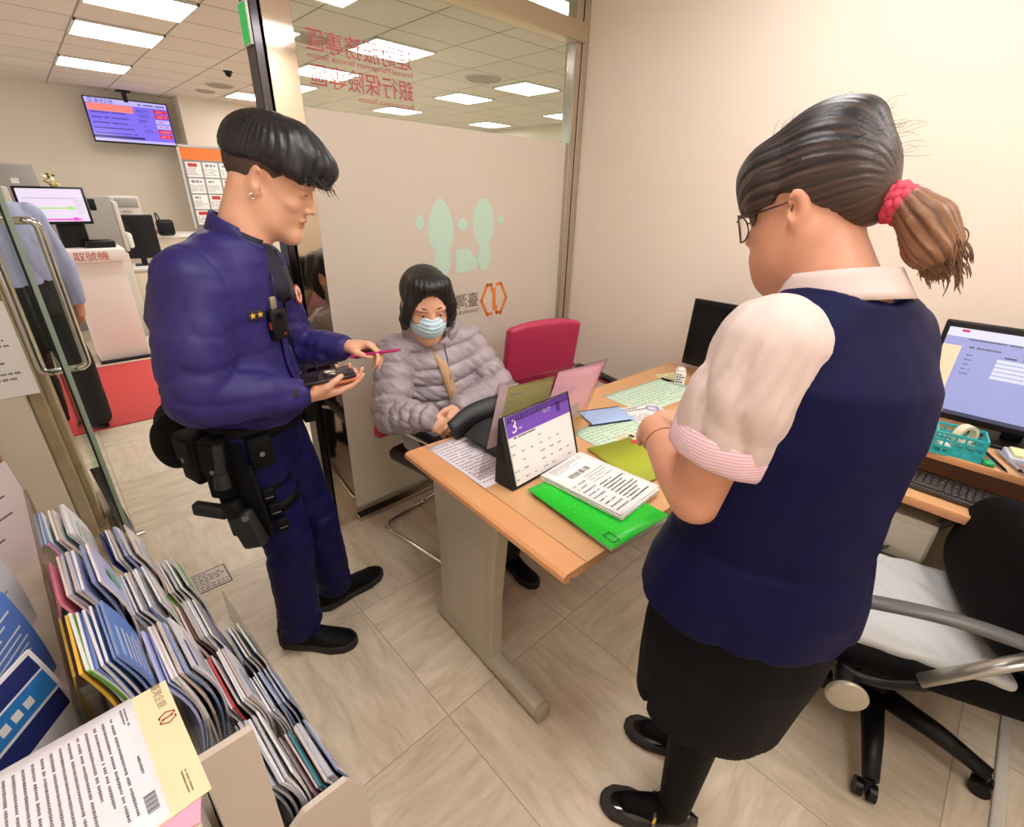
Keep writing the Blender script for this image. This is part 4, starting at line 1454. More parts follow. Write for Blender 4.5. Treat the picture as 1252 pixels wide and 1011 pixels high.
tag(MB().box((0, 0, 0), (0.05, 0.03, 0.02), bevel=0.006, M=TR(2.04, 0.012, SHZ + 0.02, 20)).build('eraser', M_WHITE), 'white eraser in the teal basket', 'eraser')
tag(MB().box((0, 0, 0.008), (0.035, 0.028, 0.016), bevel=0.006, M=TR(2.02, -0.108, SHZ + 0.0005, 15)).build('green_clip', mat('clip_green', '#27A866', 0.4)), 'small green clip in front of the teal basket', 'clip')
def pen(a, b, r, m, label, name='pen', cat='pen', grp=None):
    a, b = Vector(a), Vector(b)
    t = thing(name, label, cat, tuple(a), 0, grp)
    d = b - a
    MB().cyl((0, 0, 0), d * 0.86, r, n=10).build('barrel', m, t)
    MB().cyl(d * 0.86, d, r, r * 0.2, 10).build('tip', M_BLACK, t)
pen((2.12, -0.09, SHZ + 0.010), (1.995, -0.155, SHZ + 0.006), 0.0045, M_BLACK, 'black pen lying on the shelf edge near the green clip')
pen((2.155, -0.12, SHZ + 0.011), (2.02, -0.19, SHZ + 0.007), 0.005, mat('pen_silver', '#B9BAC6', 0.3, 0.6), 'silver pen on the shelf beside the paper cup')
t = thing('card_box', 'open pale card box of stationery on the shelf under the monitor neck', 'box', (2.14, -0.19, SHZ), 12)
MB().box((0, 0, 0.012), (0.10, 0.10, 0.022), bevel=0.003).build('tray', mat('pale_card', '#C9CCD8', 0.5), t)
MB().box((0.0, 0.02, 0.028), (0.07, 0.04, 0.01), bevel=0.002).build('pad', M_YEL, t)
cp = thing('paper_cup', 'white paper cup with teal band lying on its side at the right edge', 'cup', (2.02, -0.225, SHZ + 0.036), -20)
Mcp = Matrix.Rotation(math.radians(90), 4, 'Y')
MB().lathe([(0.036, -0.03), (0.032, 0.05), (0.028, 0.05), (0.030, -0.028), (0.001, -0.026)], 20, 0, Mcp).build('wall', M_WHITE, cp)
MB().lathe([(0.0362, -0.002), (0.0345, 0.03), (0.0340, 0.03), (0.0355, -0.002)], 20, 0, Mcp).build('band', M_TEAL, cp)

# keyboard
kb = thing('keyboard', 'black computer keyboard on the desk below the shelf', 'keyboard', (2.005, -0.06, 0.7305), -2)
MB().box((0, 0, 0.010), (0.15, 0.44, 0.018), bevel=0.005).build('body', mat('dark_keyboard', '#3A3432', 0.5), kb)
M_KEY = mat('key_grey', '#4A4341', 0.5)
ky = MB()
for r in range(5):
    c_ = 0
    y = 0.208
    while y > -0.205:
        wd_ = 0.0175
        if r == 0 and 0.02 < y < 0.12:
            wd_ = 0.095
        if not (-0.095 > y > -0.105) and not (-0.03 < y < -0.02):
            ky.box((-0.056 + r * 0.0225, y - wd_ / 2, 0.0225), (0.0185, wd_ - 0.002, 0.008), 0, bevel=0.0015, seg=1)
        y -= wd_ + 0.0012
ky.build('keys', M_KEY, kb)
# ================================================================== CHAIRS
M_CRIM = mat('crimson_leatherette', '#C43A5E', 0.42, bump=(180, 0.12, 0.001))
M_ARM = mat('arm_pad_black', '#1E1B1B', 0.35)
def visitor_chair(label, x, y, rz):
    """cantilever chair, front towards local -y"""
    t = thing('visitor_chair', label, 'chair', (x, y, 0), rz, 'crimson visitor chairs')
    B = lambda c, h, r, Bm=None: rbox(c, h, r, Bm)
    R = np.array([[1, 0, 0], [0, math.cos(0.16), math.sin(0.16)], [0, -math.sin(0.16), math.cos(0.16)]])
    back = AND(0.02, B((0, 0.255, 0.74), (0.25, 0.034, 0.24), 0.03, R), lambda P: np.sqrt(P[:, 0] ** 2 + (P[:, 2] - 0.02) ** 2) - 0.955)
    back = disp(back, lambda P: 0.12 * (P[:, 0] ** 2) * 0.9)
    sdf_obj('backrest', back, (-0.30, 0.12, 0.44), (0.30, 0.40, 1.06), 0.012, M_CRIM, t)
    bk = MB().box((0, 0.272, 0.70), (0.40, 0.012, 0.34), bevel=0.006, M=TR(0, 0, 0)).build('back_shell', M_ARM, t)
    seat = U(0.03, B((0, -0.02, 0.455), (0.245, 0.235, 0.036), 0.034))
    sdf_obj('seat', seat, (-0.28, -0.29, 0.40), (0.28, 0.25, 0.52), 0.012, M_ARM, t)
    for s in (-1, 1):
        pts = spline([(s * 0.235, 0.285, 0.70), (s * 0.255, 0.25, 0.655), (s * 0.265, 0.05, 0.64), (s * 0.268, -0.17, 0.64), (s * 0.268, -0.235, 0.61), (s * 0.268, -0.25, 0.50),
                      (s * 0.262, -0.25, 0.12), (s * 0.262, -0.235, 0.03), (s * 0.262, -0.18, 0.0135), (s * 0.262, 0.20, 0.0135)], 5)
        pts += spline([(s * 0.262, 0.22, 0.0135), (s * 0.25, 0.265, 0.0135), (s * 0.20, 0.28, 0.0135), (0, 0.28, 0.0135)], 5)
        MB().tube(pts, 0.0125, 12).build('leg', M_CHROME, t)
        a = spline([(s * 0.26, 0.22, 0.665), (s * 0.267, 0.08, 0.668), (s * 0.27, -0.12, 0.664), (s * 0.27, -0.225, 0.645)], 5)
        MB().tube(a, [0.022] * 3 + [0.026] * (len(a) - 6) + [0.024, 0.02, 0.014], 12, flat=0.55).build('armrest', M_ARM, t)
        MB().cyl((s * 0.262, -0.249, 0.40), (s * 0.20, -0.10, 0.425), 0.011).build('seat_bracket', M_CHROME, t)
    return t
visitor_chair('crimson armchair with chrome legs under the seated visitor', 1.235, 1.665, 8)
visitor_chair('empty crimson armchair in the corner behind the acrylic stand', 1.92, 1.56, -14)

# swivel office chair, front towards local -y
ch = thing('office_chair', 'black swivel office chair with white seat cover behind the clerk', 'chair', (1.655, -0.085, 0), 202)
M_CHB = mat('chair_black_fabric', '#0A090A', 0.8, spec=0.15, bump=(300, 0.2, 0.001))
M_CHP = mat('chair_arm_plastic', '#5B5957', 0.35)
M_SILV = mat('chair_silver', '#B9B6AE', 0.3, 0.7)
sdf_obj('seat', rbox((0, -0.01, 0.44), (0.25, 0.255, 0.045), 0.04), (-0.3, -0.31, 0.37), (0.3, 0.29, 0.52), 0.012, M_CHB, ch)
M_COVER = mat('seat_cover_white', '#C9CBCB', 0.45, bump=(14, 0.5, 0.01))
cvr = disp(rbox((0, -0.045, 0.486), (0.225, 0.21, 0.018), 0.016), folds(26, 0.006, 2))
sdf_obj('seat_cover', cvr, (-0.27, -0.3, 0.455), (0.27, 0.2, 0.53), 0.007, M_COVER, ch)
R = np.array([[1, 0, 0], [0, math.cos(0.14), math.sin(0.14)], [0, -math.sin(0.14), math.cos(0.14)]])
bk = U(0.05, ell((0, 0.185, 0.69), (0.240, 0.075, 0.175), R), ell((0, 0.165, 0.61), (0.225, 0.095, 0.10)))
bk = disp(bk, lambda P: 0.9 * P[:, 0] ** 2 * -0.6)
sdf_obj('lumbar_cushion', bk, (-0.32, -0.05, 0.46), (0.32, 0.34, 0.94), 0.011, M_CHB, ch)
bk2 = disp(rbox((0, 0.315, 0.83), (0.235, 0.02, 0.23), 0.02, R), lambda P: -0.55 * P[:, 0] ** 2)
sdf_obj('backrest', bk2, (-0.3, 0.17, 0.54), (0.3, 0.42, 1.1), 0.010, mat('chair_mesh_fabric', '#151213', 0.7, spec=0.2, bump=(420, 0.5, 0.001)), ch)
MB().tube(spline([(0, 0.10, 0.38), (0, 0.30, 0.36), (0, 0.37, 0.44), (0, 0.375, 0.70)], 6), 0.03, 10, flat=0.5).build('back_bar', M_BLACK, ch)
for s in (-1, 1):
    a = spline([(s * 0.285, 0.19, 0.655), (s * 0.292, 0.10, 0.685), (s * 0.295, -0.06, 0.70), (s * 0.292, -0.20, 0.685), (s * 0.275, -0.265, 0.655), (s * 0.24, -0.30, 0.60)], 6)
    ar = MB().tube(a, [0.012] + [0.024] * (len(a) - 2) + [0.014], 12, flat=0.55).build('armrest', M_CHP, ch)
    MB().tube([(s * 0.288, 0.13, 0.665), (s * 0.285, -0.05, 0.475)], 0.021, 12, flat=0.6).build('strut', M_SILV, ar)
    MB().tube(spline([(s * 0.285, -0.03, 0.465), (s * 0.28, -0.12, 0.42), (s * 0.26, -0.20, 0.41), (s * 0.16, -0.15, 0.40)], 5), 0.014, 10).build('arm_bracket', M_BLACK, ar)
    hub = MB().cyl((s * 0.255, -0.19, 0.395), (s * 0.335, -0.20, 0.395), 0.03).build('pivot', M_BLACK, ar)
    MB().lathe([(0.001, 0.0), (0.046, 0.0), (0.05, 0.005), (0.05, 0.012), (0.044, 0.016), (0.001, 0.017)], 28, 0, Matrix.Translation((s * 0.333, -0.20, 0.395)) @ Matrix.Rotation(s * math.pi / 2, 4, 'Y')).build('pivot_cap', mat('cap_cream', '#BDB7A8', 0.3, 0.4), ar)
MB().cyl((0, 0, 0.12), (0, 0, 0.40), 0.03).cyl((0, 0, 0.09), (0, 0, 0.25), 0.042).build('gas_lift', M_BLACK, ch)
MB().box((0, 0, 0.385), (0.22, 0.26, 0.05), bevel=0.02).build('mechanism', M_BLACK, ch)
bs = MB()
for i in range(5):
    a = math.radians(63 + 72 * i)
    d = Vector((math.cos(a), math.sin(a), 0))
    bs.tube([d * 0.03 + Vector((0, 0, 0.115)), d * 0.18 + Vector((0, 0, 0.105)), d * 0.31 + Vector((0, 0, 0.078))], [0.036, 0.03, 0.022], 10)
bs.build('star_base', M_BLACK, ch)
for i in range(5):
    a = math.radians(63 + 72 * i)
    p = Vector((math.cos(a) * 0.31, math.sin(a) * 0.31, 0))
    q = Vector((-math.sin(a), math.cos(a), 0))
    cs = MB()
    for s in (-1, 1):
        cs.cyl(p + q * (s * 0.008) + Vector((0, 0, 0.026)), p + q * (s * 0.027) + Vector((0, 0, 0.026)), 0.026)
    cs.cyl(p + Vector((0, 0, 0.03)), p + Vector((0, 0, 0.075)), 0.009)
    cs.build('caster', M_BLACK, ch)
# ================================================================== PEOPLE
def skin_mat(name, col, col2, rough=0.48):
    return mat(name, col, rough, var=(22, col2, 0.5), sss=0.12, bump=(420, 0.06, 0.0006))
M_SKIN = skin_mat('skin_warm', '#E5B394', '#E0A98A')
M_SKIN2 = skin_mat('skin_peach', '#DFA587', '#D89B7D')
M_SKIN3 = skin_mat('skin_tan', '#CF987B', '#C98F72')
M_LIP = mat('lips', '#C98478', 0.5)
M_EYEW = mat('eye_white', '#EDEAE4', 0.25)
M_IRIS = mat('eye_dark', '#1E1512', 0.2)
M_BROW = mat('eyebrow_hair', '#2A2120', 0.7)

def BOUND(c, r, f):
    """evaluate f only near its own place"""
    c = V3(c)
    def g(P):
        q = np.linalg.norm(P - c, axis=1)
        d = q - r + 0.03
        m = q < r
        if m.any():
            d[m] = f(P[m])
        return d
    return g
def LOCAL(c, B, s, f):
    c = V3(c)
    return lambda P: f((P - c) @ B.T / s) * s

def head_local(ears=True, full=0.0):
    """origin between the ears; x forward, y left, z up (metres, adult head); full = fuller cheeks"""
    fs = [ell((-0.012, 0, 0.042), (0.100, 0.077, 0.090)),
          ell((0.036, 0, -0.012), (0.062, 0.067 + full, 0.088)),
          ell((0.040, 0, -0.062), (0.050, 0.054 + full, 0.050)),
          ell((0.078, 0, -0.104), (0.019, 0.022, 0.016)),
          chain([(-0.002, 0.055 + full, -0.040), (0.030, 0.045 + full, -0.085), (0.074, 0.012, -0.105)], [0.020, 0.020, 0.016]),
          chain([(-0.002, -0.055 - full, -0.040), (0.030, -0.045 - full, -0.085), (0.074, -0.012, -0.105)], [0.020, 0.020, 0.016])]
    d = U(0.03, *fs)
    d = U(0.012, d, ell((0.076, 0.030, 0.026), (0.020, 0.026, 0.010)), ell((0.076, -0.030, 0.026), (0.020, 0.026, 0.010)),
          ell((0.066, 0.042, -0.022), (0.022, 0.020, 0.018)), ell((0.066, -0.042, -0.022), (0.022, 0.020, 0.018)))
    d = SUB(0.014, d, ell((0.104, 0.031, 0.006), (0.014, 0.017, 0.009)), ell((0.104, -0.031, 0.006), (0.014, 0.017, 0.009)))
    d = U(0.006, d, ell((0.081, 0.031, 0.006), (0.0125, 0.0155, 0.0105)), ell((0.081, -0.031, 0.006), (0.0125, 0.0155, 0.0105)))
    d = U(0.010, d, rcone((0.094, 0, 0.010), (0.112, 0, -0.026), 0.0065, 0.0095))
    d = U(0.007, d, ell((0.100, 0.011, -0.032), (0.010, 0.007, 0.007)), ell((0.100, -0.011, -0.032), (0.010, 0.007, 0.007)))
    d = U(0.008, d, ell((0.092, 0, -0.058), (0.012, 0.024, 0.007)), ell((0.089, 0, -0.070), (0.012, 0.020, 0.007)))
    d = SUB(0.004, d, ell((0.103, 0, -0.0635), (0.012, 0.022, 0.0016)))
    if ears:
        for s in (1, -1):
            Be = basis((0.92, 0.38 * s, 0.0), (-0.20, 0.05 * s, 1))
            e = ell((-0.008, s * 0.083, 0.000), (0.019, 0.0085, 0.033), Be)
            e = SUB(0.005, e, ell((-0.002, s * 0.0925, 0.004), (0.010, 0.009, 0.019), Be))
            e = U(0.004, e, ell((0.0, s * 0.081, -0.024), (0.010, 0.006, 0.010)))
            d = U(0.006, d, e)
    return d

def hand_sdf(wrist, B, s, side, curl, spread=(0.10, 0.03, -0.05, -0.14), thumb=None, scale=1.0):
    """local x to the fingers, y to the thumb side, z out of the back of the hand; curl = 4 x (mcp, pip, dip) in degrees"""
    base = [(0.086, 0.028, 0.0), (0.091, 0.009, 0.002), (0.087, -0.010, 0.001), (0.078, -0.028, -0.002)]
    lens = [(0.041, 0.025, 0.020), (0.045, 0.028, 0.021), (0.041, 0.026, 0.020), (0.032, 0.020, 0.018)]
    rad = [(0.0090, 0.0080, 0.0072, 0.0060), (0.0092, 0.0082, 0.0074, 0.0062), (0.0088, 0.0078, 0.0070, 0.0058), (0.0078, 0.0069, 0.0062, 0.0052)]
    palm = U(0.018, chain([(0.0, 0.012, 0), (0.045, 0.022, 0.002), base[0]], [0.017, 0.014, 0.0115]),
             chain([(0.0, 0.004, 0), (0.045, 0.008, 0.004), base[1]], [0.018, 0.015, 0.0115]),
             chain([(0.0, -0.006, 0), (0.045, -0.010, 0.003), base[2]], [0.018, 0.015, 0.011]),
             chain([(0.0, -0.012, 0), (0.040, -0.024, -0.001), base[3]], [0.016, 0.0135, 0.0105]))
    th = thumb or [(0.020, 0.026, -0.010), (0.050, 0.050, -0.020), (0.078, 0.060, -0.026), (0.102, 0.062, -0.026)]
    palm = U(0.014, palm, ell((0.036, 0.028, -0.012), (0.028, 0.016, 0.013)), ell((0.03, -0.022, -0.009), (0.03, 0.013, 0.010)))
    fs = []
    tips = []
    for i in range(4):
        p = V3(base[i])
        a = 0.0
        pts = [p]
        for k in range(3):
            a += math.radians(curl[i][k])
            d = V3(math.cos(a) * math.cos(spread[i]), math.sin(spread[i]) * (1 if k == 0 else 0.6), -math.sin(a))
            p = p + d * lens[i][k]
            pts.append(p)
        fs.append(chain(pts, rad[i]))
        tips.append(p)
    d = palm
    for g in fs:
        d = U(0.006, d, g)
    d = U(0.010, d, chain(th, [0.014, 0.0115, 0.0095, 0.0075]))
    wrist = V3(wrist)
    f = LOCAL(wrist, B, scale, d)
    mid = wrist + (V3(0.08, 0, -0.01) * scale) @ B
    return BOUND(mid, 0.17 * scale, f)

def to_world(c, B, s, p):
    return V3(c) + s * (np.asarray(p, float) @ B)

def eyes_and_brows(person, body, c, B, s, org, lids=0.5):
    for sd in (1, -1):
        mb = MB()
        p0 = to_world(c, B, s, (0.0815, sd * 0.031, 0.0055))
        M = Matrix.Translation(Vector(p0 - V3(org))) @ Matrix(B.T.tolist()).to_4x4()
        ang = math.radians(18)
        mb.lathe([(0.0128 * math.sin(a), 0.0128 * math.cos(a)) for a in [0.001, 0.3, 0.6]], 14, 1, M @ Matrix.Rotation(math.pi / 2 + ang * 0.6, 4, 'Y'))
        mb.lathe([(0.0124 * math.sin(a), 0.0124 * math.cos(a)) for a in [0.55, 0.8, 1.1]], 14, 0, M @ Matrix.Rotation(math.pi / 2, 4, 'Y'))
        mb.build('eye', [M_EYEW, M_IRIS], body)
        pts = [to_world(c, B, s, q) - V3(org) for q in [(0.0945, sd * 0.013, 0.029), (0.0935, sd * 0.030, 0.034), (0.080, sd * 0.047, 0.029)]]
        MB().tube(spline(pts, 5), [0.0028] * 4 + [0.003] * 4 + [0.0022, 0.0016, 0.001], 6).build('eyebrow', M_BROW, body)
        pts = [to_world(c, B, s, q) - V3(org) for q in [(0.0935, sd * 0.017, 0.006), (0.0950, sd * 0.031, 0.0085), (0.085, sd * 0.046, 0.006)]]
        MB().tube(spline(pts, 4), 0.0011, 5).build('eyelash', M_BROW, body)

def shoe_sdf(heel, toe, w=0.046, up=0.09, ankle=True):
    heel, toe = V3(heel), V3(toe)
    x = _n(toe - heel)
    L = np.linalg.norm(toe - heel)
    B = np.array([x, np.cross((0, 0, 1), x), (0, 0, 1)])
    def outl(P):
        t = P[:, 0] / L
        wd = w * np.interp(t, [0, 0.08, 0.25, 0.45, 0.7, 0.88, 0.97, 1.0], [0.35, 0.68, 0.76, 0.78, 1.0, 0.86, 0.5, 0.2])
        off = 0.0
        return np.maximum(np.abs(P[:, 1] - off) - wd, np.maximum(-P[:, 0], P[:, 0] - L))
    def upper(P):
        t = np.clip(P[:, 0] / L, 0, 1)
        hh = np.interp(t, [0, 0.1, 0.32, 0.5, 0.7, 0.9, 1.0], [up * 0.8, up * 0.98, up, up * 0.74, up * 0.52, up * 0.42, up * 0.26])
        wd = w * np.interp(t, [0, 0.08, 0.25, 0.45, 0.7, 0.88, 0.97, 1.0], [0.3, 0.62, 0.7, 0.74, 0.95, 0.8, 0.45, 0.15])
        zz = np.clip(P[:, 2], 0, None)
        k = np.sqrt((P[:, 1] / wd) ** 2 + (zz / hh) ** 4) + 1e-9
        return np.maximum((k - 1) * np.minimum(wd, hh) * 0.7, np.maximum(-P[:, 2], np.maximum(-P[:, 0] - 0.004, P[:, 0] - L)))
    def sole(P):
        return AND(0.008, outl, lambda Q: np.abs(Q[:, 2] - 0.015) - 0.014)(P)
    return LOCAL(heel, B, 1.0, upper), LOCAL(heel, B, 1.0, lambda P: sole(P) - 0.002), B

def strands(mb, roots, dirs, length, rnd, r=0.0006, droop=0.0, curl=0.0, mi=0):
    for p, d in zip(roots, dirs):
        p, d = V3(p), _n(d)
        L = length * rnd.uniform(0.5, 1.2)
        side = _n(np.cross(d, (rnd.uniform(-1, 1), rnd.uniform(-1, 1), rnd.uniform(-1, 1))))
        pts = []
        for k in range(5):
            t = k / 4
            pts.append(p + d * L * t + side * curl * math.sin(t * 3) + V3(0, 0, -droop * t * t))
        mb.tube(pts, [r, r, r, r * 0.8, r * 0.4], 4, mi)
# ------------------------------------------------------------------ the officer
OF = (0.40, 1.55, 0.0)
off = thing('person', 'officer in a dark purple-blue jacket standing and looking down at two phones', 'person', OF)
oF, oL = _n((0.76, -0.65, 0)), _n((0.65, 0.76, 0))
oU = V3(0, 0, 1)
HC = V3(0.530, 1.532, 1.615)                         # between the ears
hx = _n(V3(0.80, -0.60, 0)); hB = basis(V3(hx[0], hx[1], -0.42), (0, 0, 1))
HS = 1.10
sR, eR, wR = V3(0.255, 1.440, 1.375), V3(0.212, 1.385, 1.100), V3(0.475, 1.365, 1.045)
sL, eL, wL = V3(0.510, 1.690, 1.370), V3(0.575, 1.690, 1.085), V3(0.690, 1.535, 1.110)
hR, hL = V3(0.305, 1.485, 0.90), V3(0.425, 1.625, 0.90)
kR, kL = V3(0.365, 1.455, 0.52), V3(0.500, 1.555, 0.49)
aR, aL = V3(0.352, 1.480, 0.09), V3(0.545, 1.598, 0.09)
# hands
BhR = basis(V3(0.985, -0.12, 0.10), (0.05, 0.10, -1.0))       # palm up, back of hand down
BhL = basis(V3(0.62, -0.76, -0.10), (0.35, 0.35, 0.86))       # palm down-inward
BhR = np.array([BhR[0], np.cross(BhR[2], BhR[0]), BhR[2]])
def orient(x, z, thumb):
    """rows: fingers, thumb side, back; thumb picks the handedness"""
    b = basis(x, z)
    if b[1] @ np.asarray(thumb, float) < 0:
        b = np.array([b[0], -b[1], b[2]])
    return b
BhR = orient((0.985, -0.14, 0.06), (0.0, 0.12, -1.0), (-0.3, -1, 0.1))
BhL = orient((0.72, -0.69, 0.02), (0.30, 0.45, 0.85), (-0.3, -0.5, 0.9))
hand_R = hand_sdf(wR, BhR, 1, 1, [(12, 22, 14), (14, 26, 18), (18, 42, 30), (24, 52, 36)], thumb=[(0.020, 0.026, -0.012), (0.050, 0.048, -0.030), (0.074, 0.050, -0.046), (0.094, 0.044, -0.054)], scale=1.02)
hand_L = hand_sdf(wL, BhL, 1, 1, [(38, 42, 22), (42, 46, 24), (46, 48, 26), (48, 50, 28)], thumb=[(0.020, 0.024, -0.012), (0.050, 0.036, -0.032), (0.078, 0.034, -0.040), (0.100, 0.026, -0.042)], scale=1.0)
head = BOUND(HC, 0.24, LOCAL(HC, hB, HS, head_local()))
neck = U(0.03, rcone((0.475, 1.540, 1.585), (0.400, 1.552, 1.40), 0.060, 0.066), rcone((0.50, 1.538, 1.54), (0.42, 1.552, 1.42), 0.05, 0.055))
torso = loft([((0.36, 1.555, 0.86), 0.14, 0.10, oL, oF), ((0.365, 1.555, 1.15), 0.13, 0.10, oL, oF), ((0.37, 1.555, 1.32), 0.15, 0.10, oL, oF), ((0.40, 1.555, 1.42), 0.07, 0.06, oL, oF)])
limbs = [chain([sR, eR, wR], [0.045, 0.036, 0.025]), chain([sL, eL, wL], [0.045, 0.036, 0.025]),
         chain([hR, kR, aR], [0.07, 0.048, 0.036]), chain([hL, kL, aL], [0.07, 0.048, 0.036])]
body_f = U(0.02, U(0.03, head, neck), torso, *limbs)
body_f = U(0.012, body_f, hand_R, hand_L)
def lipcol(c, B, s):
    def g(P):
        q = (P - V3(c)) @ B.T / s
        m = (((q[:, 1] / 0.021) ** 2 + ((q[:, 2] + 0.0640) / 0.0115) ** 2) < 1) & (q[:, 0] > 0.086)
        return m.astype(int)
    return g
o_body = sdf_obj('body', body_f, (0.08, 1.15, 0.0), (0.95, 1.85, 1.82), 0.0036, [M_SKIN, M_LIP], off, OF, lipcol(HC, hB, HS))
eyes_and_brows(off, o_body, HC, hB, HS, OF)
er = to_world(HC, hB, HS, (-0.006, -0.088, -0.036)) - V3(OF)
MB().tube([Vector(er) + Vector((0.007 * math.cos(a), 0, -0.002 + 0.007 * math.sin(a))) for a in [2 * math.pi * i / 14 for i in range(14)]], 0.0016, 6, closed=True).build('earring', mat('silver_ring', '#E6E1D6', 0.15, 0.9), off)

# hair: short sides, long swept top and fringe
M_HAIR = mat('black_hair', '#15151B', 0.42, spec=0.6)
M_HAIRS = mat('shaved_hair', '#3A2E2A', 0.75, var=(300, '#5E4A40', 0.4))
def strand_disp(c, B, axis_pt, freq, amp, seed):
    """fine combed ridges running away from a whorl"""
    def g(P):
        q = (P - V3(c)) @ B.T - np.asarray(axis_pt, float)
        ph = np.arctan2(q[:, 1], q[:, 0] + 0.0)
        r = np.linalg.norm(q, axis=1)
        a = np.sin(ph * freq + np.sin(r * 60 + seed) * 0.8) + 0.6 * np.sin(ph * freq * 2.3 + r * 40 + seed)
        return amp * a
    return g
top = U(0.03, ell((-0.010, 0, 0.068), (0.112, 0.086, 0.088)), ell((-0.060, 0, 0.050), (0.060, 0.078, 0.070)),
        ell((0.055, -0.010, 0.092), (0.068, 0.076, 0.046)), chain([(0.04, -0.035, 0.105), (0.102, -0.028, 0.076), (0.122, -0.030, 0.046)], [0.04, 0.030, 0.008]),
        chain([(0.04, 0.035, 0.100), (0.104, 0.03, 0.074), (0.120, 0.034, 0.042)], [0.04, 0.028, 0.008]),
        chain([(0.03, 0.0, 0.11), (0.110, 0.0, 0.080), (0.128, 0.004, 0.054)], [0.04, 0.030, 0.008]),
        chain([(0.0, -0.06, 0.08), (0.070, -0.072, 0.052), (0.086, -0.074, 0.026)], [0.03, 0.020, 0.006]))
top = AND(0.02, top, lambda P: -(P[:, 2] - 0.030 - 0.06 * np.clip(-P[:, 0] - 0.01, 0, 1) * -1.2 + 0.25 * np.clip(P[:, 0] - 0.07, 0, 1)))
sides = AND(0.010, grow(ell((-0.014, 0, 0.042), (0.100, 0.077, 0.090)), 0.0055),
            lambda P: P[:, 0] - 0.052 + 0.45 * np.clip(0.02 - P[:, 2], 0, 1) + 0.0,
            lambda P: -(P[:, 2] + 0.052 + 0.25 * np.clip(P[:, 0] + 0.03, -0.02, 1) * -1.6))
earcut = ell((0.002, -0.085, -0.006), (0.026, 0.03, 0.036))
earcut2 = ell((0.002, 0.085, -0.006), (0.026, 0.03, 0.036))
sides = SUB(0.008, sides, earcut, earcut2)
hair_f = BOUND(HC + V3(0, 0, 0.06), 0.26, disp(disp(LOCAL(HC, hB, HS, top), strand_disp(HC, hB, (-0.06, 0.0, 0.12), 47, 0.0010, 1.0)), folds(34, 0.0025, 77)))
lo, hi = HC - 0.26, HC + 0.26
sdf_obj('hair', BOUND(HC, 0.2, LOCAL(HC, hB, HS, sides)), lo, hi, 0.0040, M_HAIRS, off, OF)
rnd = random.Random(12)
st = MB()
roots, dirs = [], []
for i in range(70):
    yy = rnd.uniform(-0.07, 0.05)
    roots.append(to_world(HC, hB, HS, (0.095 + rnd.uniform(-0.02, 0.02) - 3.2 * yy * yy, yy, 0.070 + rnd.uniform(-0.01, 0.016))) - V3(OF))
    dirs.append(V3(0.75 + rnd.uniform(-0.1, 0.2), rnd.uniform(-0.2, 0.2) + yy * 3, -0.62 + rnd.uniform(-0.3, 0.2)) @ hB)
strands(st, roots, dirs, 0.06, rnd, 0.0009, 0.006, 0.003)
roots, dirs = [], []
for i in range(40):
    a = rnd.uniform(-2.6, 2.6)
    roots.append(to_world(HC, hB, HS, (-0.03 + 0.10 * math.cos(a) * 0.7, 0.07 * math.sin(a), 0.118 + rnd.uniform(-0.02, 0.01))) - V3(OF))
    dirs.append(V3(math.cos(a) * 0.5 + 0.5, math.sin(a) * 0.6, 0.5) @ hB)
strands(st, roots, dirs, 0.045, rnd, 0.0006, 0.008, 0.004)
sdf_obj('hair', hair_f, HC - 0.26, HC + 0.26, 0.0034, M_HAIR, off, OF, extra=st)

# jacket
M_JKT = mat('jacket_navy_purple', '#2B2468', 0.5, spec=0.35, bump=(30, 0.25, 0.006))
M_SHIRT = mat('dark_inner_shirt', '#14142A', 0.7)
tor = loft([((0.375, 1.553, 0.955), 0.168, 0.140, oL, oF), ((0.372, 1.553, 1.00), 0.188, 0.155, oL, oF), ((0.350, 1.566, 1.14), 0.186, 0.150, oL, oF),
            ((0.338, 1.572, 1.27), 0.200, 0.158, oL, oF), ((0.354, 1.568, 1.36), 0.185, 0.148, oL, oF), ((0.400, 1.550, 1.425), 0.115, 0.100, oL, oF), ((0.405, 1.553, 1.46), 0.085, 0.072, oL, oF)])
slR = chain([sR + V3(0.02, 0.02, 0.0), sR + (eR - sR) * 0.5, eR, eR + (wR - eR) * 0.55, wR - (wR - eR) * 0.10], [0.086, 0.088, 0.080, 0.064, 0.043])
slL = chain([sL - V3(0.02, 0.02, 0.0), sL + (eL - sL) * 0.5, eL, eL + (wL - eL) * 0.55, wL - (wL - eL) * 0.10], [0.078, 0.076, 0.070, 0.058, 0.043])
yoke = chain([sR + V3(0, 0, 0.01), V3(0.395, 1.555, 1.425), sL + V3(0, 0, 0.01)], [0.066, 0.085, 0.066])
jk = U(0.035, U(0.05, tor, yoke), slR, slL)
_f1, _f2 = folds(15, 0.009, 5, (1, 1, 1.1)), folds(43, 0.0045, 6, (1, 1, 0.9))
fold = lambda P: _f1(P) + _f2(P)
jk = disp(jk, lambda P: fold(P) * (0.40 + 0.9 * np.exp(-((P - eR) ** 2).sum(1) / 0.03) + 0.9 * np.exp(-((P - eL) ** 2).sum(1) / 0.03) + 0.5 * np.exp(-((P[:, 2] - 1.0) / 0.07) ** 2)))
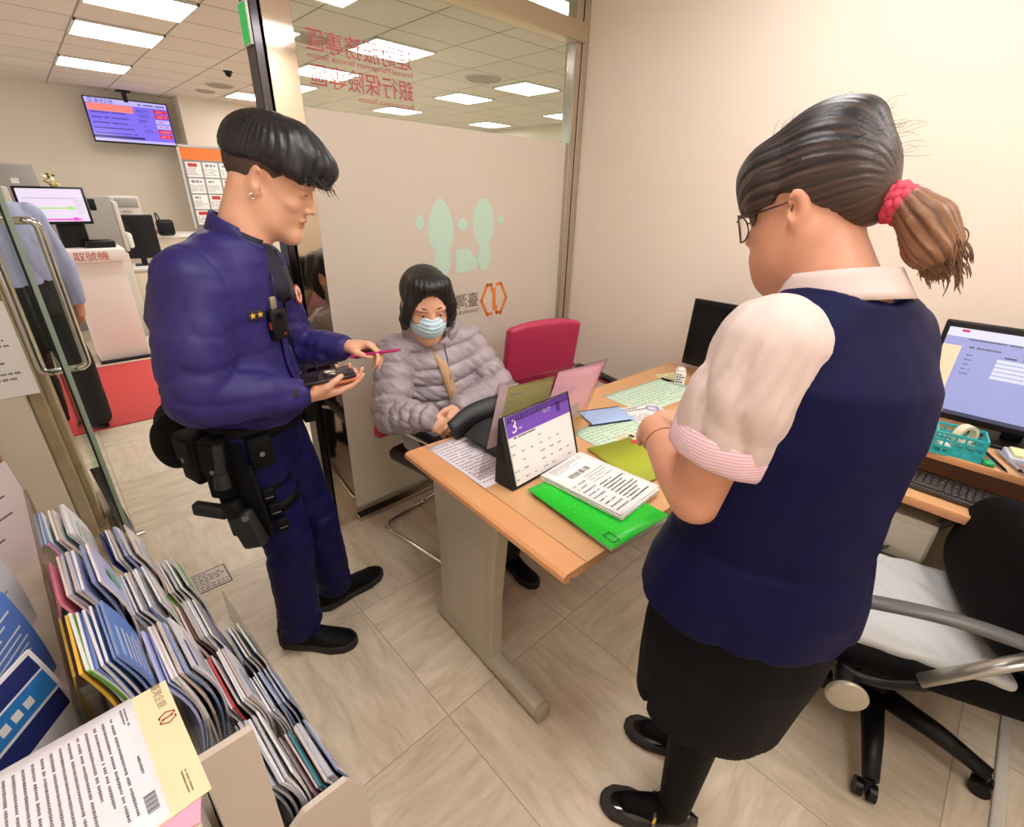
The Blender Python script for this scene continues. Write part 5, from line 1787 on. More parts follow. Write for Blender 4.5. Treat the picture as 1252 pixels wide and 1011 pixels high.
# neck opening and yoke seam
jk = SUB(0.012, jk, rcone((0.44, 1.545, 1.46), (0.50, 1.53, 1.60), 0.060, 0.09), rcone((0.46, 1.50, 1.50), (0.56, 1.42, 1.34), 0.024, 0.006))
def seam(P):
    t = (P - V3(0.37, 1.555, 1.30)) @ oL
    z = P[:, 2] + 0.45 * (np.abs(t) - 0.15)
    return 0.003 * np.exp(-((np.abs(t) - 0.158) / 0.004) ** 2) * (P[:, 2] > 1.18) * (np.abs(t) < 0.2)
jk = disp(jk, seam)
jacket = sdf_obj('jacket', jk, (0.08, 1.15, 0.92), (0.80, 1.86, 1.52), 0.006, M_JKT, off, OF)
def shell_band(c, B, r0, r1, h0, h1, a0, a1, n=26, lift=None):
    """open collar band: local x forward"""
    mb = MB()
    vs = []
    for i in range(n + 1):
        a = math.radians(a0 + (a1 - a0) * i / n)
        for k in range(5):
            t = k / 4
            rx = r0[0] + (r1[0] - r0[0]) * t
            ry = r0[1] + (r1[1] - r0[1]) * t
            z = h0 + (h1 - h0) * t + (lift(a, t) if lift else 0)
            vs.append(Vector(to_world(c, B, 1.0, (rx * math.cos(a), ry * math.sin(a), z))))
    fs = [(i * 5 + k, (i + 1) * 5 + k, (i + 1) * 5 + k + 1, i * 5 + k + 1) for i in range(n) for k in range(4)]
    mb.add(vs, fs, 0, True)
    return mb
cB = basis((0.86, -0.42, -0.50), (0.42, -0.20, 1))
shell_band((0.415, 1.552, 1.448), cB, (0.082, 0.078), (0.086, 0.080), -0.03, 0.062, 32, 328, lift=lambda a, t: -0.02 * t * (math.cos(a) > 0.2)).build('collar', M_JKT, off, OF, solid=0.007)
shell_band((0.43, 1.548, 1.455), cB, (0.070, 0.066), (0.066, 0.064), -0.04, 0.040, 40, 320).build('shirt_collar', M_SHIRT, off, OF, solid=0.004)
sh = rcone((0.44, 1.540, 1.46), (0.475, 1.505, 1.34), 0.056, 0.05)
sdf_obj('shirt', sh, (0.35, 1.38, 1.25), (0.60, 1.64, 1.54), 0.007, M_SHIRT, off, OF)
# zip flap
def on_jacket(u, z, off_=0.0):
    """point on the jacket front: u metres to her left of the centre line"""
    p0 = V3(0.37, 1.555, z) + oL * u + oF * 0.30
    lo_, hi_ = 0.0, 0.30
    for _ in range(26):
        m = (lo_ + hi_) / 2
        if jk((p0 - oF * m)[None])[0] > 0:
            lo_ = m
        else:
            hi_ = m
    return p0 - oF * (lo_ - off_)
zs = [1.38 - i * 0.028 for i in range(15)]
zp = MB()
vs = []
for z in zs:
    for u in (-0.013, 0.013):
        vs.append(on_jacket(u, z, 0.004))
zp.add(vs, [(2 * i, 2 * i + 1, 2 * i + 3, 2 * i + 2) for i in range(len(zs) - 1)], 0, True)
zp.build('zip_flap', M_JKT, off, OF, solid=0.005)
# badge with two yellow stars on the right chest, camera, radio, sleeve patch
M_GOLD = mat('gold_thread', '#E0B63C', 0.45)
def frame_at(p, n, up=(0, 0, 1)):
    n = _n(n)
    x = _n(np.cross(up, n))
    y = np.cross(n, x)
    M = Matrix(np.array([x, y, n]).T.tolist()).to_4x4()
    return Matrix.Translation(Vector(np.asarray(p) - V3(OF))) @ M
nR = _n(oF - oL * 0.62)
pb = on_jacket(-0.098, 1.285, 0.006)
Mb = frame_at(pb, nR)
bd = MB().box((0, 0, 0), (0.050, 0.026, 0.004), 0, Mb, bevel=0.001)
for cx in (-0.011, 0.011):
    star = []
    for i in range(10):
        r_ = 0.0095 if i % 2 == 0 else 0.004
        a = math.pi / 2 + i * math.pi / 5
        star.append((cx + r_ * math.cos(a), r_ * math.sin(a)))
    bd.prism(star, 0.002, 0.0032, 1, Mb)
bd.build('rank_badge', [mat('badge_black', '#15152A', 0.6), M_GOLD], off)
pc = on_jacket(-0.035, 1.245, 0.014)
Mc_ = frame_at(pc, oF - oL * 0.45)
bc = MB().box((0, 0, 0), (0.052, 0.088, 0.026), 0, Mc_, bevel=0.006).build('body_camera', M_BLACK, off)
MB().cyl((0, 0.022, 0.012), (0, 0.022, 0.0155), 0.011, M=Mc_).build('lens', mat('lens_glass', '#0A0A10', 0.08), bc)
MB().box((-0.027, 0.0, 0.004), (0.005, 0.02, 0.006), M=Mc_).box((0.012, -0.028, 0.0135), (0.008, 0.005, 0.002), M=Mc_).build('button', mat('button_red', '#A33A34', 0.4), bc)
MB().box((0, 0.058, -0.004), (0.02, 0.04, 0.012), 0, Mc_, bevel=0.003).build('clip', mat('clip_steel', '#A9A28A', 0.35, 0.7), bc)
pr = on_jacket(0.105, 1.335, 0.016)
Mr = frame_at(pr, oF + V3(0, 0, 0.2))
rd = MB().box((0, 0, 0), (0.05, 0.10, 0.03), 0, Mr, bevel=0.006).build('radio', M_BLACK, off)
MB().cyl((0.012, 0.05, 0), (0.012, 0.10, 0), 0.006, M=Mr).build('antenna', M_BLACK, rd)
gr_ = MB()
for i in range(6):
    gr_.box((0, -0.03 + i * 0.01, 0.0155), (0.036, 0.004, 0.002), 0, Mr)
gr_.build('speaker_grille', mat('radio_grey', '#4B4B50', 0.5), rd)
MB().tube([Vector(to_world((0, 0, 0), np.eye(3), 1, on_jacket(0.105 + 0.01 * math.sin(i), 1.30 - i * 0.03, 0.012) - V3(OF))) for i in range(8)], 0.004, 8).build('radio_cord', M_BLACK, rd)
pp_ = sL + (eL - sL) * 0.34
nP = _n(oF * 0.75 - oL * 0.0 + V3(0, 0, 0.1))
Mp_ = frame_at(pp_ + nP * 0.080, nP)
em = MB().prism([(x, y) for (x, y) in egg(0, 0, 0.026, 0.032)], 0, 0.004, 0, Mp_)
em.prism(egg(0, 0.0, 0.020, 0.026), 0.004, 0.005, 1, Mp_)
em.prism([(0, 0.02), (0.008, 0.004), (0.018, 0), (0.008, -0.006), (0.0, -0.022), (-0.008, -0.006), (-0.018, 0), (-0.008, 0.004)], 0.005, 0.006, 2, Mp_)
em.build('sleeve_patch', [mat('patch_orange', '#C8562C', 0.6), mat('patch_white', '#E8DED0', 0.6), MATS['patch_orange']], off)
# cuffs
for (w_, e_, nm) in ((wR, eR, 'cuff'), (wL, eL, 'cuff')):
    d = _n(w_ - e_)
    a, b = w_ - d * 0.055 - V3(OF), w_ - d * 0.004 - V3(OF)
    pts = [Vector(a + (b - a) * t) for t in (0, 0.25, 0.5, 0.75, 1.0)]
    cf = MB().tube(pts, [0.046, 0.047, 0.045, 0.046, 0.040], 20).build(nm, M_JKT, off)
MB().box((0, 0, 0), (0.026, 0.018, 0.006), 0, frame_at(wR - _n(wR - eR) * 0.035 + _n(V3(-0.3, -1, 0.45)) * 0.047, (-0.3, -1, 0.45), (1, 0, 0)), bevel=0.002).build('cuff_tab', M_BLACKM, off)

# trousers
M_TRS = mat('trousers_navy', '#0E0E44', 0.6, spec=0.2, bump=(40, 0.2, 0.004))
pel = loft([((0.36, 1.555, 0.80), 0.150, 0.118, oL, oF), ((0.36, 1.555, 0.90), 0.168, 0.132, oL, oF), ((0.365, 1.555, 1.00), 0.152, 0.122, oL, oF)])
lR = chain([hR + V3(0, 0, -0.02), (hR + kR) / 2, kR, (kR + aR) / 2, aR + V3(0, 0, -0.02)], [0.100, 0.092, 0.076, 0.073, 0.070])
lL = chain([hL + V3(0, 0, -0.02), (hL + kL) / 2, kL, (kL + aL) / 2, aL + V3(0, 0, -0.02)], [0.100, 0.090, 0.074, 0.071, 0.068])
tr = U(0.03, U(0.05, pel, lR), lL)
_t1, _t2 = folds(17, 0.009, 9, (1, 1, 1.1)), folds(40, 0.004, 10)
ft = lambda P: _t1(P) + _t2(P)
tr = disp(tr, lambda P: ft(P) * (0.35 + 0.8 * np.exp(-((P[:, 2] - 0.50) / 0.07) ** 2) + 1.0 * np.exp(-((P[:, 2] - 0.12) / 0.06) ** 2)))
tr = AND(0.01, tr, lambda P: 0.075 - P[:, 2])
sdf_obj('trousers', tr, (0.15, 1.30, 0.05), (0.68, 1.78, 1.03), 0.0065, M_TRS, off, OF)
# shoes
M_SHOE = mat('black_shoe', '#070708', 0.65, spec=0.2, bump=(300, 0.15, 0.001))
M_SOLE = mat('shoe_sole', '#26211F', 0.7)
for (h_, t_) in (((0.290, 1.540, 0), (0.500, 1.335, 0)), ((0.465, 1.588, 0), (0.765, 1.618, 0))):
    up_, so_, _b = shoe_sdf(h_, t_, 0.054, 0.105)
    lo = np.minimum(h_, t_) - V3(0.07, 0.07, 0.01)
    hi = np.maximum(h_, t_) + V3(0.07, 0.07, 0.13)
    so = sdf_obj('shoe', up_, lo, hi, 0.005, M_SHOE, off, OF)
    sdf_obj('sole', so_, lo, hi, 0.005, M_SOLE, so, OF)
# belt and gear
M_GEAR = mat('gear_nylon', '#070708', 0.65, spec=0.2, bump=(260, 0.25, 0.001))
M_GEARG = mat('gear_grey_plastic', '#1E1E1D', 0.5)
M_BUCK = mat('buckle_steel', '#8B8A86', 0.3, 0.8)
def ring_pts(z, grow_=0.0, n=32, a0=0, a1=360):
    out = []
    for i in range(n):
        a = math.radians(a0 + (a1 - a0) * i / n)
        p = V3(0.363, 1.555, z) + oF * (0.134 + grow_) * math.cos(a) + oL * (0.168 + grow_) * math.sin(a)
        out.append(Vector(p - V3(OF)))
    return out
bm_ = MB()
pts0, pts1 = ring_pts(0.925, 0.012), ring_pts(0.978, 0.010)
n = len(pts0)
bm_.add(pts0 + pts1, [(i, (i + 1) % n, n + (i + 1) % n, n + i) for i in range(n)], 0, True)
bm_.build('belt', M_GEAR, off, solid=0.006)
def at_belt(a, z, out=0.0):
    a = math.radians(a)
    return V3(0.363, 1.555, z) + oF * (0.146 + out) * math.cos(a) + oL * (0.180 + out) * math.sin(a), _n(oF * math.cos(a) + oL * math.sin(a) * 0.9)
def gear_box(name, a, z, size, m, out=0.0, r=0.008, tiltz=0.0):
    p, nn = at_belt(a, z, out)
    M = frame_at(p, nn) @ Matrix.Rotation(math.radians(tiltz), 4, 'Z')
    return MB().box((0, 0, size[2] / 2 - 0.006), size, 0, M, bevel=r).build(name, m, off), M
# waist pack at the back
p, nn = at_belt(-168, 0.905, 0.03)
pk = U(0.03, ell(p + nn * 0.02, (0.115, 0.075, 0.105), np.array([_n(np.cross((0, 0, 1), nn)), nn, (0, 0, 1)])))
pk = disp(pk, folds(22, 0.010, 3))
o_ = sdf_obj('waist_pack', pk, p - 0.2, p + 0.2, 0.006, mat('waist_pack_black', '#0E0A0B', 0.7, spec=0.15, bump=(120, 0.3, 0.002)), off, OF)
M = frame_at(p + V3(0, 0, 0.02), nn)
for i, (nm, a, z, sz) in enumerate([('radio_pouch', -122, 0.895, (0.085, 0.15, 0.06)), ('baton_pouch', -97, 0.87, (0.065, 0.19, 0.05)), ('handcuff_pouch', -58, 0.905, (0.065, 0.10, 0.04)), ('side_pouch', 38, 0.915, (0.06, 0.09, 0.04))]):
    g_, M = gear_box(nm, a, z, sz, M_GEAR)
    MB().box((0, sz[1] * 0.18, sz[2] - 0.004), (sz[0] * 0.96, sz[1] * 0.5, 0.008), 0, M, bevel=0.003).build('flap', M_GEAR, g_)
    MB().cyl((0, 0.0, sz[2] - 0.002), (0, 0.0, sz[2] + 0.003), 0.007, M=M).build('snap', M_BUCK, g_)
# flashlight hanging on the right hip
p, nn = at_belt(-88, 0.90, 0.045)
fl_ = MB().cyl(p - V3(OF) + V3(0, 0, 0.06), p - V3(OF) + V3(-0.01, 0, -0.04), 0.014, n=14).cyl(p - V3(OF) + V3(-0.01, 0, -0.03), p - V3(OF) + V3(-0.012, 0, -0.075), 0.018, 0.022, 14)
fl_.build('flashlight', M_GEARG, off)
# drop-leg holster on the right thigh
th = hR + (kR - hR) * 0.50
side = _n(-oL * 0.95 - oF * 0.15)
hp = th + side * 0.105
Mh = frame_at(hp, side, (-0.1, 0.05, 1))
# in Mh: x = towards her back?, y up, z outward
xs = 1.0 if (np.array(Mh.to_3x3().col[0]) @ oF) > 0 else -1.0
ho = MB().box((0, 0.035, 0.004), (0.135, 0.25, 0.014), 0, Mh, bevel=0.005).build('holster_panel', M_GEAR, off)
MB().box((xs * 0.005, -0.045, 0.032), (0.075, 0.125, 0.044), 0, Mh @ Matrix.Rotation(xs * math.radians(12), 4, 'Z'), bevel=0.014, seg=3).build('holster', M_GEARG, off)
MB().box((xs * 0.0, 0.028, 0.034), (0.048, 0.06, 0.038), 0, Mh @ Matrix.Rotation(xs * math.radians(12), 4, 'Z'), bevel=0.008).build('holster_strap', M_GEAR, off)
gp = MB().box((xs * -0.085, 0.012, 0.034), (0.105, 0.042, 0.032), 0, Mh @ Matrix.Rotation(xs * math.radians(-10), 4, 'Z'), bevel=0.010, seg=3).build('pistol_grip', mat('grip_rubber', '#1A1B1A', 0.55), off)
MB().cyl((xs * 0.035, 0.01, 0.05), (xs * 0.035, 0.01, 0.058), 0.009, M=Mh).build('release_button', M_BUCK, off)
MB().box((xs * 0.03, 0.15, 0.006), (0.05, 0.16, 0.008), 0, Mh, bevel=0.002).build('drop_strap', M_GEAR, off)
for z_, nm in ((0.055, 'thigh_strap'), (-0.025, 'thigh_strap')):
    ax = _n(kR - hR)
    cpt = th - ax * z_
    u = _n(np.cross(ax, oF)); w2 = np.cross(ax, u)
    rr = 0.096
    ring0 = [Vector(cpt + u * rr * math.cos(a) + w2 * rr * math.sin(a) - ax * 0.016 - V3(OF)) for a in [2 * math.pi * i / 28 for i in range(28)]]
    ring1 = [Vector(cpt + u * rr * math.cos(a) + w2 * rr * math.sin(a) + ax * 0.016 - V3(OF)) for a in [2 * math.pi * i / 28 for i in range(28)]]
    MB().add(ring0 + ring1, [(i, (i + 1) % 28, 28 + (i + 1) % 28, 28 + i) for i in range(28)], 0, True).build(nm, M_GEAR, off, solid=0.005)
for i in range(3):
    q = th + side * 0.085 + oF * (0.060 + 0.012 * i) + V3(0, 0, 0.05 - 0.055 * i)
    Mm = frame_at(q, _n(side * 0.75 + oF * 0.65))
    mg = MB().box((0, 0, 0.006), (0.035, 0.042, 0.026), 0, Mm, bevel=0.005).build('magazine_pouch', M_GEAR, off)
    MB().box((0, -0.006, 0.0205), (0.022, 0.003, 0.002), 0, Mm).build('stitch_band', M_BUCK, mg)
# phones
def phone(label, mats, c, x, n, w=0.074, h=0.152, t=0.009, case=True):
    o = thing('mobile_phone', label, 'phone', tuple(c), 0)
    b_ = orient(x, n, np.cross(n, x))
    M = Matrix(np.array([b_[0], b_[1], b_[2]]).T.tolist()).to_4x4()
    MB().box((0, 0, 0), (h, w, t), 0, M, bevel=0.004, seg=3).build('case', mats[0], o)
    MB().box((0, 0, t / 2), (h - 0.008, w - 0.007, 0.0008), 0, M, bevel=0.0003).build('screen', mats[1], o)
    MB().box((-h / 2 + 0.02, w / 2 - 0.02, -t / 2 - 0.001), (0.026, 0.024, 0.003), 0, M, bevel=0.001).build('camera_bump', M_BLACK, o)
    return o
M_PSCR = mat('phone_screen_dark', '#2A2024', 0.08)
pc = to_world(wR, BhR, 1.02, (0.088, -0.002, -0.0275))
phone('phone in an orange case resting on the officer’s lower palm', [mat('peach_case', '#EE8B62', 0.35), mat('phone_glass_pink', '#E7A58F', 0.15)], pc, BhR[0], -BhR[2])
pc2 = to_world(wR, BhR, 1.02, (0.070, -0.002, -0.0415))
phone('black phone stacked on the orange one in the officer’s palm', [mat('black_case', '#241C22', 0.25), M_PSCR], pc2, BhR[0] * 1.0 + BhR[1] * 0.1, -BhR[2] + 0.06 * BhR[0])
pcl = to_world(wL, BhL, 1.0, (0.105, 0.005, -0.024))
phone('magenta phone held up in the officer’s left hand', [mat('magenta_case', '#C22A76', 0.25), mat('phone_glass_magenta', '#8C2C68', 0.1)], pcl, (0.80, -0.58, 0.14), (0.15, 0.28, 0.95), 0.074, 0.165)
# ------------------------------------------------------------------ the clerk
KF = (0.97, 0.20, 0.0)
ck = thing('person', 'bank clerk seen from behind in a navy vest with pink-white sleeves and ponytail', 'person', KF)
kF, kRt = _n((0.50, 0.87, 0)), _n((0.87, -0.50, 0))
kLf = -kRt
KH = V3(1.028, 0.300, 1.588)
kh = _n(V3(0.06, 0.98, 0)); kB = basis(V3(kh[0], kh[1], -0.34), (0, 0, 1))
KS = 1.0
sLk, eLk, wLk = V3(0.845, 0.255, 1.375), V3(0.790, 0.300, 1.085), V3(0.905, 0.468, 1.130)
sRk, eRk, wRk = V3(1.100, 0.165, 1.345), V3(1.190, 0.250, 1.09), V3(1.050, 0.440, 1.115)
pv = V3(0.972, 0.195, 0.90)
hLk, hRk = pv + kLf * 0.10 + V3(0, 0, -0.04), pv + kRt * 0.10 + V3(0, 0, -0.04)
aLk, aRk = V3(0.868, 0.205, 0.075), V3(1.060, 0.262, 0.075)
kLk, kRk = V3(0.905, 0.215, 0.46), V3(1.055, 0.235, 0.46)
BkL = orient((0.84, 0.44, -0.42), (-0.1, 0.75, 0.6), (0.5, -0.5, 0.6))
BkR = orient((-0.55, 0.82, -0.12), (0.5, 0.4, 0.5), (-0.5, 0.0, 0.6))
hnd1 = hand_sdf(wLk, BkL, 1, 1, [(30, 40, 20), (34, 42, 22), (38, 44, 24), (42, 46, 26)], scale=0.98)
hnd2 = hand_sdf(wRk, BkR, 1, 1, [(30, 36, 20), (34, 40, 22), (38, 44, 24), (42, 46, 26)], scale=0.98)
khead = BOUND(KH, 0.24, LOCAL(KH, kB, KS, head_local(full=0.006)))
nb = V3(1.0, 0.205, 1.42)
kneck = U(0.03, rcone(KH + V3(-0.01, -0.03, -0.05), nb, 0.064, 0.078), rcone(KH + V3(0.0, 0.03, -0.09), nb + V3(0.02, 0.04, 0), 0.048, 0.055))
kt = loft([(pv + V3(0, 0, -0.08), 0.17, 0.13, kLf, kF), (pv + V3(0, 0, 0.12), 0.16, 0.12, kLf, kF), (V3(0.985, 0.19, 1.25), 0.15, 0.12, kLf, kF), (V3(0.995, 0.195, 1.40), 0.08, 0.07, kLf, kF)])
klimbs = [chain([sLk, eLk + (sLk - eLk) * 0.35, eLk, eLk + (wLk - eLk) * 0.35, wLk], [0.060, 0.060, 0.052, 0.050, 0.031]),
          chain([sRk, eRk, eRk + (wRk - eRk) * 0.35, wRk], [0.060, 0.052, 0.049, 0.031]),
          chain([hLk, kLk, kLk + (aLk - kLk) * 0.3, aLk], [0.085, 0.056, 0.056, 0.036]), chain([hRk, kRk, kRk + (aRk - kRk) * 0.3, aRk], [0.085, 0.056, 0.056, 0.036])]
kb_f = U(0.012, U(0.02, U(0.035, khead, kneck), kt, *klimbs), hnd1, hnd2)
k_body = sdf_obj('body', kb_f, (0.62, -0.15, 0.0), (1.42, 0.72, 1.80), 0.004, [M_SKIN2, M_LIP], ck, KF, lipcol(KH, kB, KS))
eyes_and_brows(ck, k_body, KH, kB, KS, KF)

# hair: combed back over the ears into a low ponytail
def hair_mix(name, c1, c2, rough=0.42):
    m, nt, b = node_mat(name)
    N, L = nt.nodes, nt.links
    at = N.new('ShaderNodeAttribute')
    at.attribute_name = 'mixf'
    rp = N.new('ShaderNodeValToRGB')
    e = rp.color_ramp.elements
    e[0].position, e[0].color = 0.15, lin(c1)
    e[1].position, e[1].color = 0.9, lin(c2)
    L.new(at.outputs['Fac'], rp.inputs[0])
    L.new(rp.outputs[0], b.inputs['Base Color'])
    b.inputs['Roughness'].default_value = rough
    return m
M_HKM = hair_mix('dark_brown_hair', '#17161A', '#5A463C')
M_HPM = hair_mix('brown_ponytail_hair', '#5A3826', '#A87A58', 0.5)
tail = V3(-0.102, 0.0, -0.020)
def flow_disp(c, B, s, amp, f1, f2, seed):
    """ridges that converge on the hair tie"""
    def g(P):
        q = (P - V3(c)) @ B.T / s - tail
        a = np.arctan2(q[:, 1], q[:, 2] - 0.01)
        r = np.linalg.norm(q, axis=1)
        w1 = np.sin(a * f1 + 2.0 * np.sin(r * 22 + seed) + seed)
        w2 = np.sin(a * f2 - 1.5 * np.sin(r * 30 + a * 3 + seed))
        return amp * (0.6 * w1 + 0.6 * w2) * np.clip(r / 0.08, 0.2, 1)
    return g
hk = U(0.03, ell((-0.014, 0, 0.058), (0.112, 0.090, 0.094)), ell((-0.075, 0, 0.012), (0.046, 0.066, 0.066)), ell((0.052, 0, 0.082), (0.062, 0.076, 0.052)),
       ell((-0.04, 0, 0.118), (0.07, 0.06, 0.045)))
hk = AND(0.012, hk, lambda P: -(P[:, 2] - np.interp(P[:, 0], [-0.2, -0.10, -0.045, -0.018, 0.02, 0.05, 0.08, 0.13], [-0.055, -0.055, -0.046, 0.016, 0.036, 0.032, 0.036, 0.046])))
bang = AND(0.006, ell((0.042, 0, 0.045), (0.076, 0.084, 0.085)), lambda P: -(P[:, 2] - 0.020 - 0.05 * np.clip(0.085 - P[:, 0], -0.05, 0.06)), lambda P: 0.030 - P[:, 0])
bang = U(0.012, bang, chain([(0.05, 0.070, 0.06), (0.072, 0.068, 0.022), (0.074, 0.066, -0.004)], [0.014, 0.010, 0.003]))
hk = U(0.02, hk, bang)
hk = SUB(0.008, hk, ell((0.004, 0.092, -0.004), (0.024, 0.022, 0.034)), ell((0.004, -0.092, -0.004), (0.024, 0.022, 0.034)))
hkf = BOUND(KH + V3(0, 0, 0.04), 0.26, disp(LOCAL(KH, kB, KS, hk), flow_disp(KH, kB, KS, 0.0011, 36, 83, 1.3)))
def streaks(P):
    q = (P - KH) @ kB.T / KS
    a = np.arctan2(q[:, 1], q[:, 2] - 0.01)
    r = np.linalg.norm(q - tail, axis=1)
    w_ = 0.5 * np.sin(a * 41 + 2 * np.sin(r * 25)) + 0.35 * np.sin(a * 67 + 1.0 + 2 * np.sin(r * 18)) + 0.3 * np.sin(a * 23)
    return np.clip(0.42 + 0.35 * w_ - 3.2 * (q[:, 2] - 0.055), 0, 1)
tb_ = to_world(KH, kB, KS, tail + V3(-0.012, 0, 0.0))
pt = [tb_, tb_ + V3(-0.006, -0.028, -0.008), tb_ + V3(-0.008, -0.054, -0.028), tb_ + V3(-0.006, -0.070, -0.060), tb_ + V3(0.002, -0.084, -0.090)]
pf = U(0.02, chain(pt, [0.018, 0.029, 0.037, 0.038, 0.022]))
def pony_disp(P):
    q = P - tb_
    ax = _n(pt[-1] - pt[0])
    u = _n(np.cross(ax, (1, 0, 0)))
    w_ = np.cross(ax, u)
    a = np.arctan2(q @ u, q @ w_)
    t = q @ ax
    return 0.0013 * (np.sin(a * 15 + 3 * np.sin(t * 25)) + 0.7 * np.sin(a * 31 + 2 * np.sin(t * 40)))
def pony_mix(P):
    q = P - tb_
    ax = _n(pt[-1] - pt[0])
    u = _n(np.cross(ax, (1, 0, 0)))
    w_ = np.cross(ax, u)
    a = np.arctan2(q @ u, q @ w_)
    t = q @ ax
    return np.clip(0.45 + 0.2 * np.sin(a * 19 + 3 * np.sin(t * 25)) + 0.14 * np.sin(a * 37 + 2 * np.sin(t * 30)) + 1.5 * (t - 0.05), 0, 1)
rnd = random.Random(21)
st = MB()
roots, dirs = [], []
for i in range(260):
    k = rnd.random()
    p = pt[3] * (1 - k) + pt[4] * k + V3(rnd.uniform(-0.026, 0.026), rnd.uniform(-0.03, 0.02), rnd.uniform(-0.01, 0.03))
    roots.append(p - V3(KF)); dirs.append(V3(rnd.uniform(-0.3, 0.35), rnd.uniform(-0.75, -0.1), -0.7))
strands(st, roots, dirs, 0.030, rnd, 0.0012, 0.006, 0.004)
sdf_obj('ponytail', disp(pf, pony_disp), tb_ - 0.17, tb_ + 0.1, 0.0032, M_HPM, ck, KF, mix=pony_mix, extra=st)
st = MB()
roots, dirs = [], []
for i in range(170):
    a = rnd.uniform(-1.5, 1.5)
    b_ = rnd.uniform(-0.9, 1.7)
    n_ = V3(-math.sin(b_) * math.cos(a), math.sin(a), math.cos(b_) * math.cos(a))
    roots.append(to_world(KH, kB, KS, V3(-0.014, 0, 0.058) + n_ * V3(0.110, 0.088, 0.092)) - V3(KF))
    dirs.append((n_ * 0.6 + V3(-0.7, rnd.uniform(-0.5, 0.5), rnd.uniform(-0.1, 0.3))) @ kB)
strands(st, roots, dirs, 0.042, rnd, 0.00028, 0.010, 0.010)
sdf_obj('hair', hkf, KH - 0.26, KH + 0.26, 0.0030, M_HKM, ck, KF, mix=streaks, extra=st)
# scrunchie
M_SCRU = mat('scrunchie_red', '#D8455C', 0.7)
sc = MB()
ax = _n(pt[1] - pt[0]); u = _n(np.cross(ax, (0, 0, 1))); w_ = np.cross(ax, u)
cpt = (pt[0] * 0.75 + pt[1] * 0.25)
for ring in (-0.010, 0.0, 0.010):
    pts = []
    for i in range(48):
        a = 2 * math.pi * i / 48
        rr = 0.025 + 0.0022 * math.sin(a * 11 + ring * 300) - abs(ring) * 0.2
        pts.append(Vector(cpt + u * rr * math.cos(a) + w_ * rr * math.sin(a) + ax * (ring + 0.003 * math.sin(a * 9 + ring * 100)) - V3(KF)))
    sc.tube(pts, 0.0078, 8, closed=True)
sc.build('hair_tie', M_SCRU, ck)
# glasses
M_FRM = mat('glasses_frame', '#4A3B34', 0.3)
gl = MB()
K0 = lambda p: Vector(to_world(KH, kB, KS, p) - V3(KF))
for s in (1, -1):
    ring = [K0((0.114 - 0.004 * abs(math.cos(a)) - (0.010 if math.cos(a) * s > 0 else 0) * abs(math.cos(a)), s * 0.036 + 0.028 * math.cos(a), -0.001 + 0.025 * math.sin(a))) for a in [2 * math.pi * i / 28 for i in range(28)]]
    gl.tube(ring, 0.0016, 6, closed=True)
    gl.tube([K0((0.104, s * 0.064, 0.010)), K0((0.094, s * 0.073, 0.014)), K0((0.05, s * 0.079, 0.014)), K0((0.0, s * 0.082, 0.016)), K0((-0.014, s * 0.080, 0.002))], 0.0016, 6)
gl.tube([K0((0.108, 0.008, 0.008)), K0((0.114, 0.0, 0.010)), K0((0.108, -0.008, 0.008))], 0.0014, 6)
go = gl.build('glasses', M_FRM, ck)
for s in (1, -1):
    ln = MB()
    ln.add([K0((0.1135 - (0.010 if math.cos(a) * s > 0 else 0) * abs(math.cos(a)), s * 0.036 + 0.027 * math.cos(a), -0.001 + 0.024 * math.sin(a))) for a in [2 * math.pi * i / 24 for i in range(24)]], [tuple(range(24))])
    ln.build('lens', glass_mat('lens_glass_clear', '#FFFFFF', 0.93, 0.02), go, solid=-0.001)

# blouse: sleeves, yoke and collar
def blouse_mat():
    m, nt, b = node_mat('blouse_white_pink')
    N, L = nt.nodes, nt.links
    tc = N.new('ShaderNodeTexCoord')
    n1 = N.new('ShaderNodeTexNoise'); n1.inputs['Scale'].default_value = 6
    n1.inputs['Detail'].default_value = 6
    L.new(tc.outputs['Object'], n1.inputs['Vector'])
    bp = N.new('ShaderNodeBump'); bp.inputs['Strength'].default_value = 0.5; bp.inputs['Distance'].default_value = 0.012
    L.new(n1.outputs['Fac'], bp.inputs['Height'])
    L.new(bp.outputs[0], b.inputs['Normal'])
    b.inputs['Base Color'].default_value = lin('#D8C5BE')
    b.inputs['Roughness'].default_value = 0.75
    return m
def stripe_mat():
    m, nt, b = node_mat('pink_pinstripe')
    N, L = nt.nodes, nt.links
    tc = N.new('ShaderNodeTexCoord')
    w = N.new('ShaderNodeTexWave'); w.inputs['Scale'].default_value = 55
    w.bands_direction = 'Z'
    L.new(tc.outputs['Object'], w.inputs['Vector'])
    rp = N.new('ShaderNodeValToRGB')
    rp.color_ramp.elements[0].color = lin('#E9B7C6'); rp.color_ramp.elements[0].position = 0.35
    rp.color_ramp.elements[1].color = lin('#F3DDE2'); rp.color_ramp.elements[1].position = 0.6
    L.new(w.outputs['Fac'], rp.inputs[0])
    L.new(rp.outputs[0], b.inputs['Base Color'])
    b.inputs['Roughness'].default_value = 0.75
    return m
M_BLS, M_STR = blouse_mat(), stripe_mat()
def sleeve(s_, e_, frac=0.64, k=1.0):
    d = e_ - s_
    tipp = s_ + d * frac
    f = U(0.05, chain([s_ + V3(0, 0, 0.005), s_ + d * 0.30, tipp + d * 0.08], [0.082 * k, 0.092 * k, 0.088 * k]))
    f = AND(0.004, f, plane(tipp, d))
    return f, tipp, _n(d)
slv1, tip1, d1 = sleeve(sLk, eLk, 0.68)
slv2, tip2, d2 = sleeve(sRk, eRk, 0.68, 0.78)
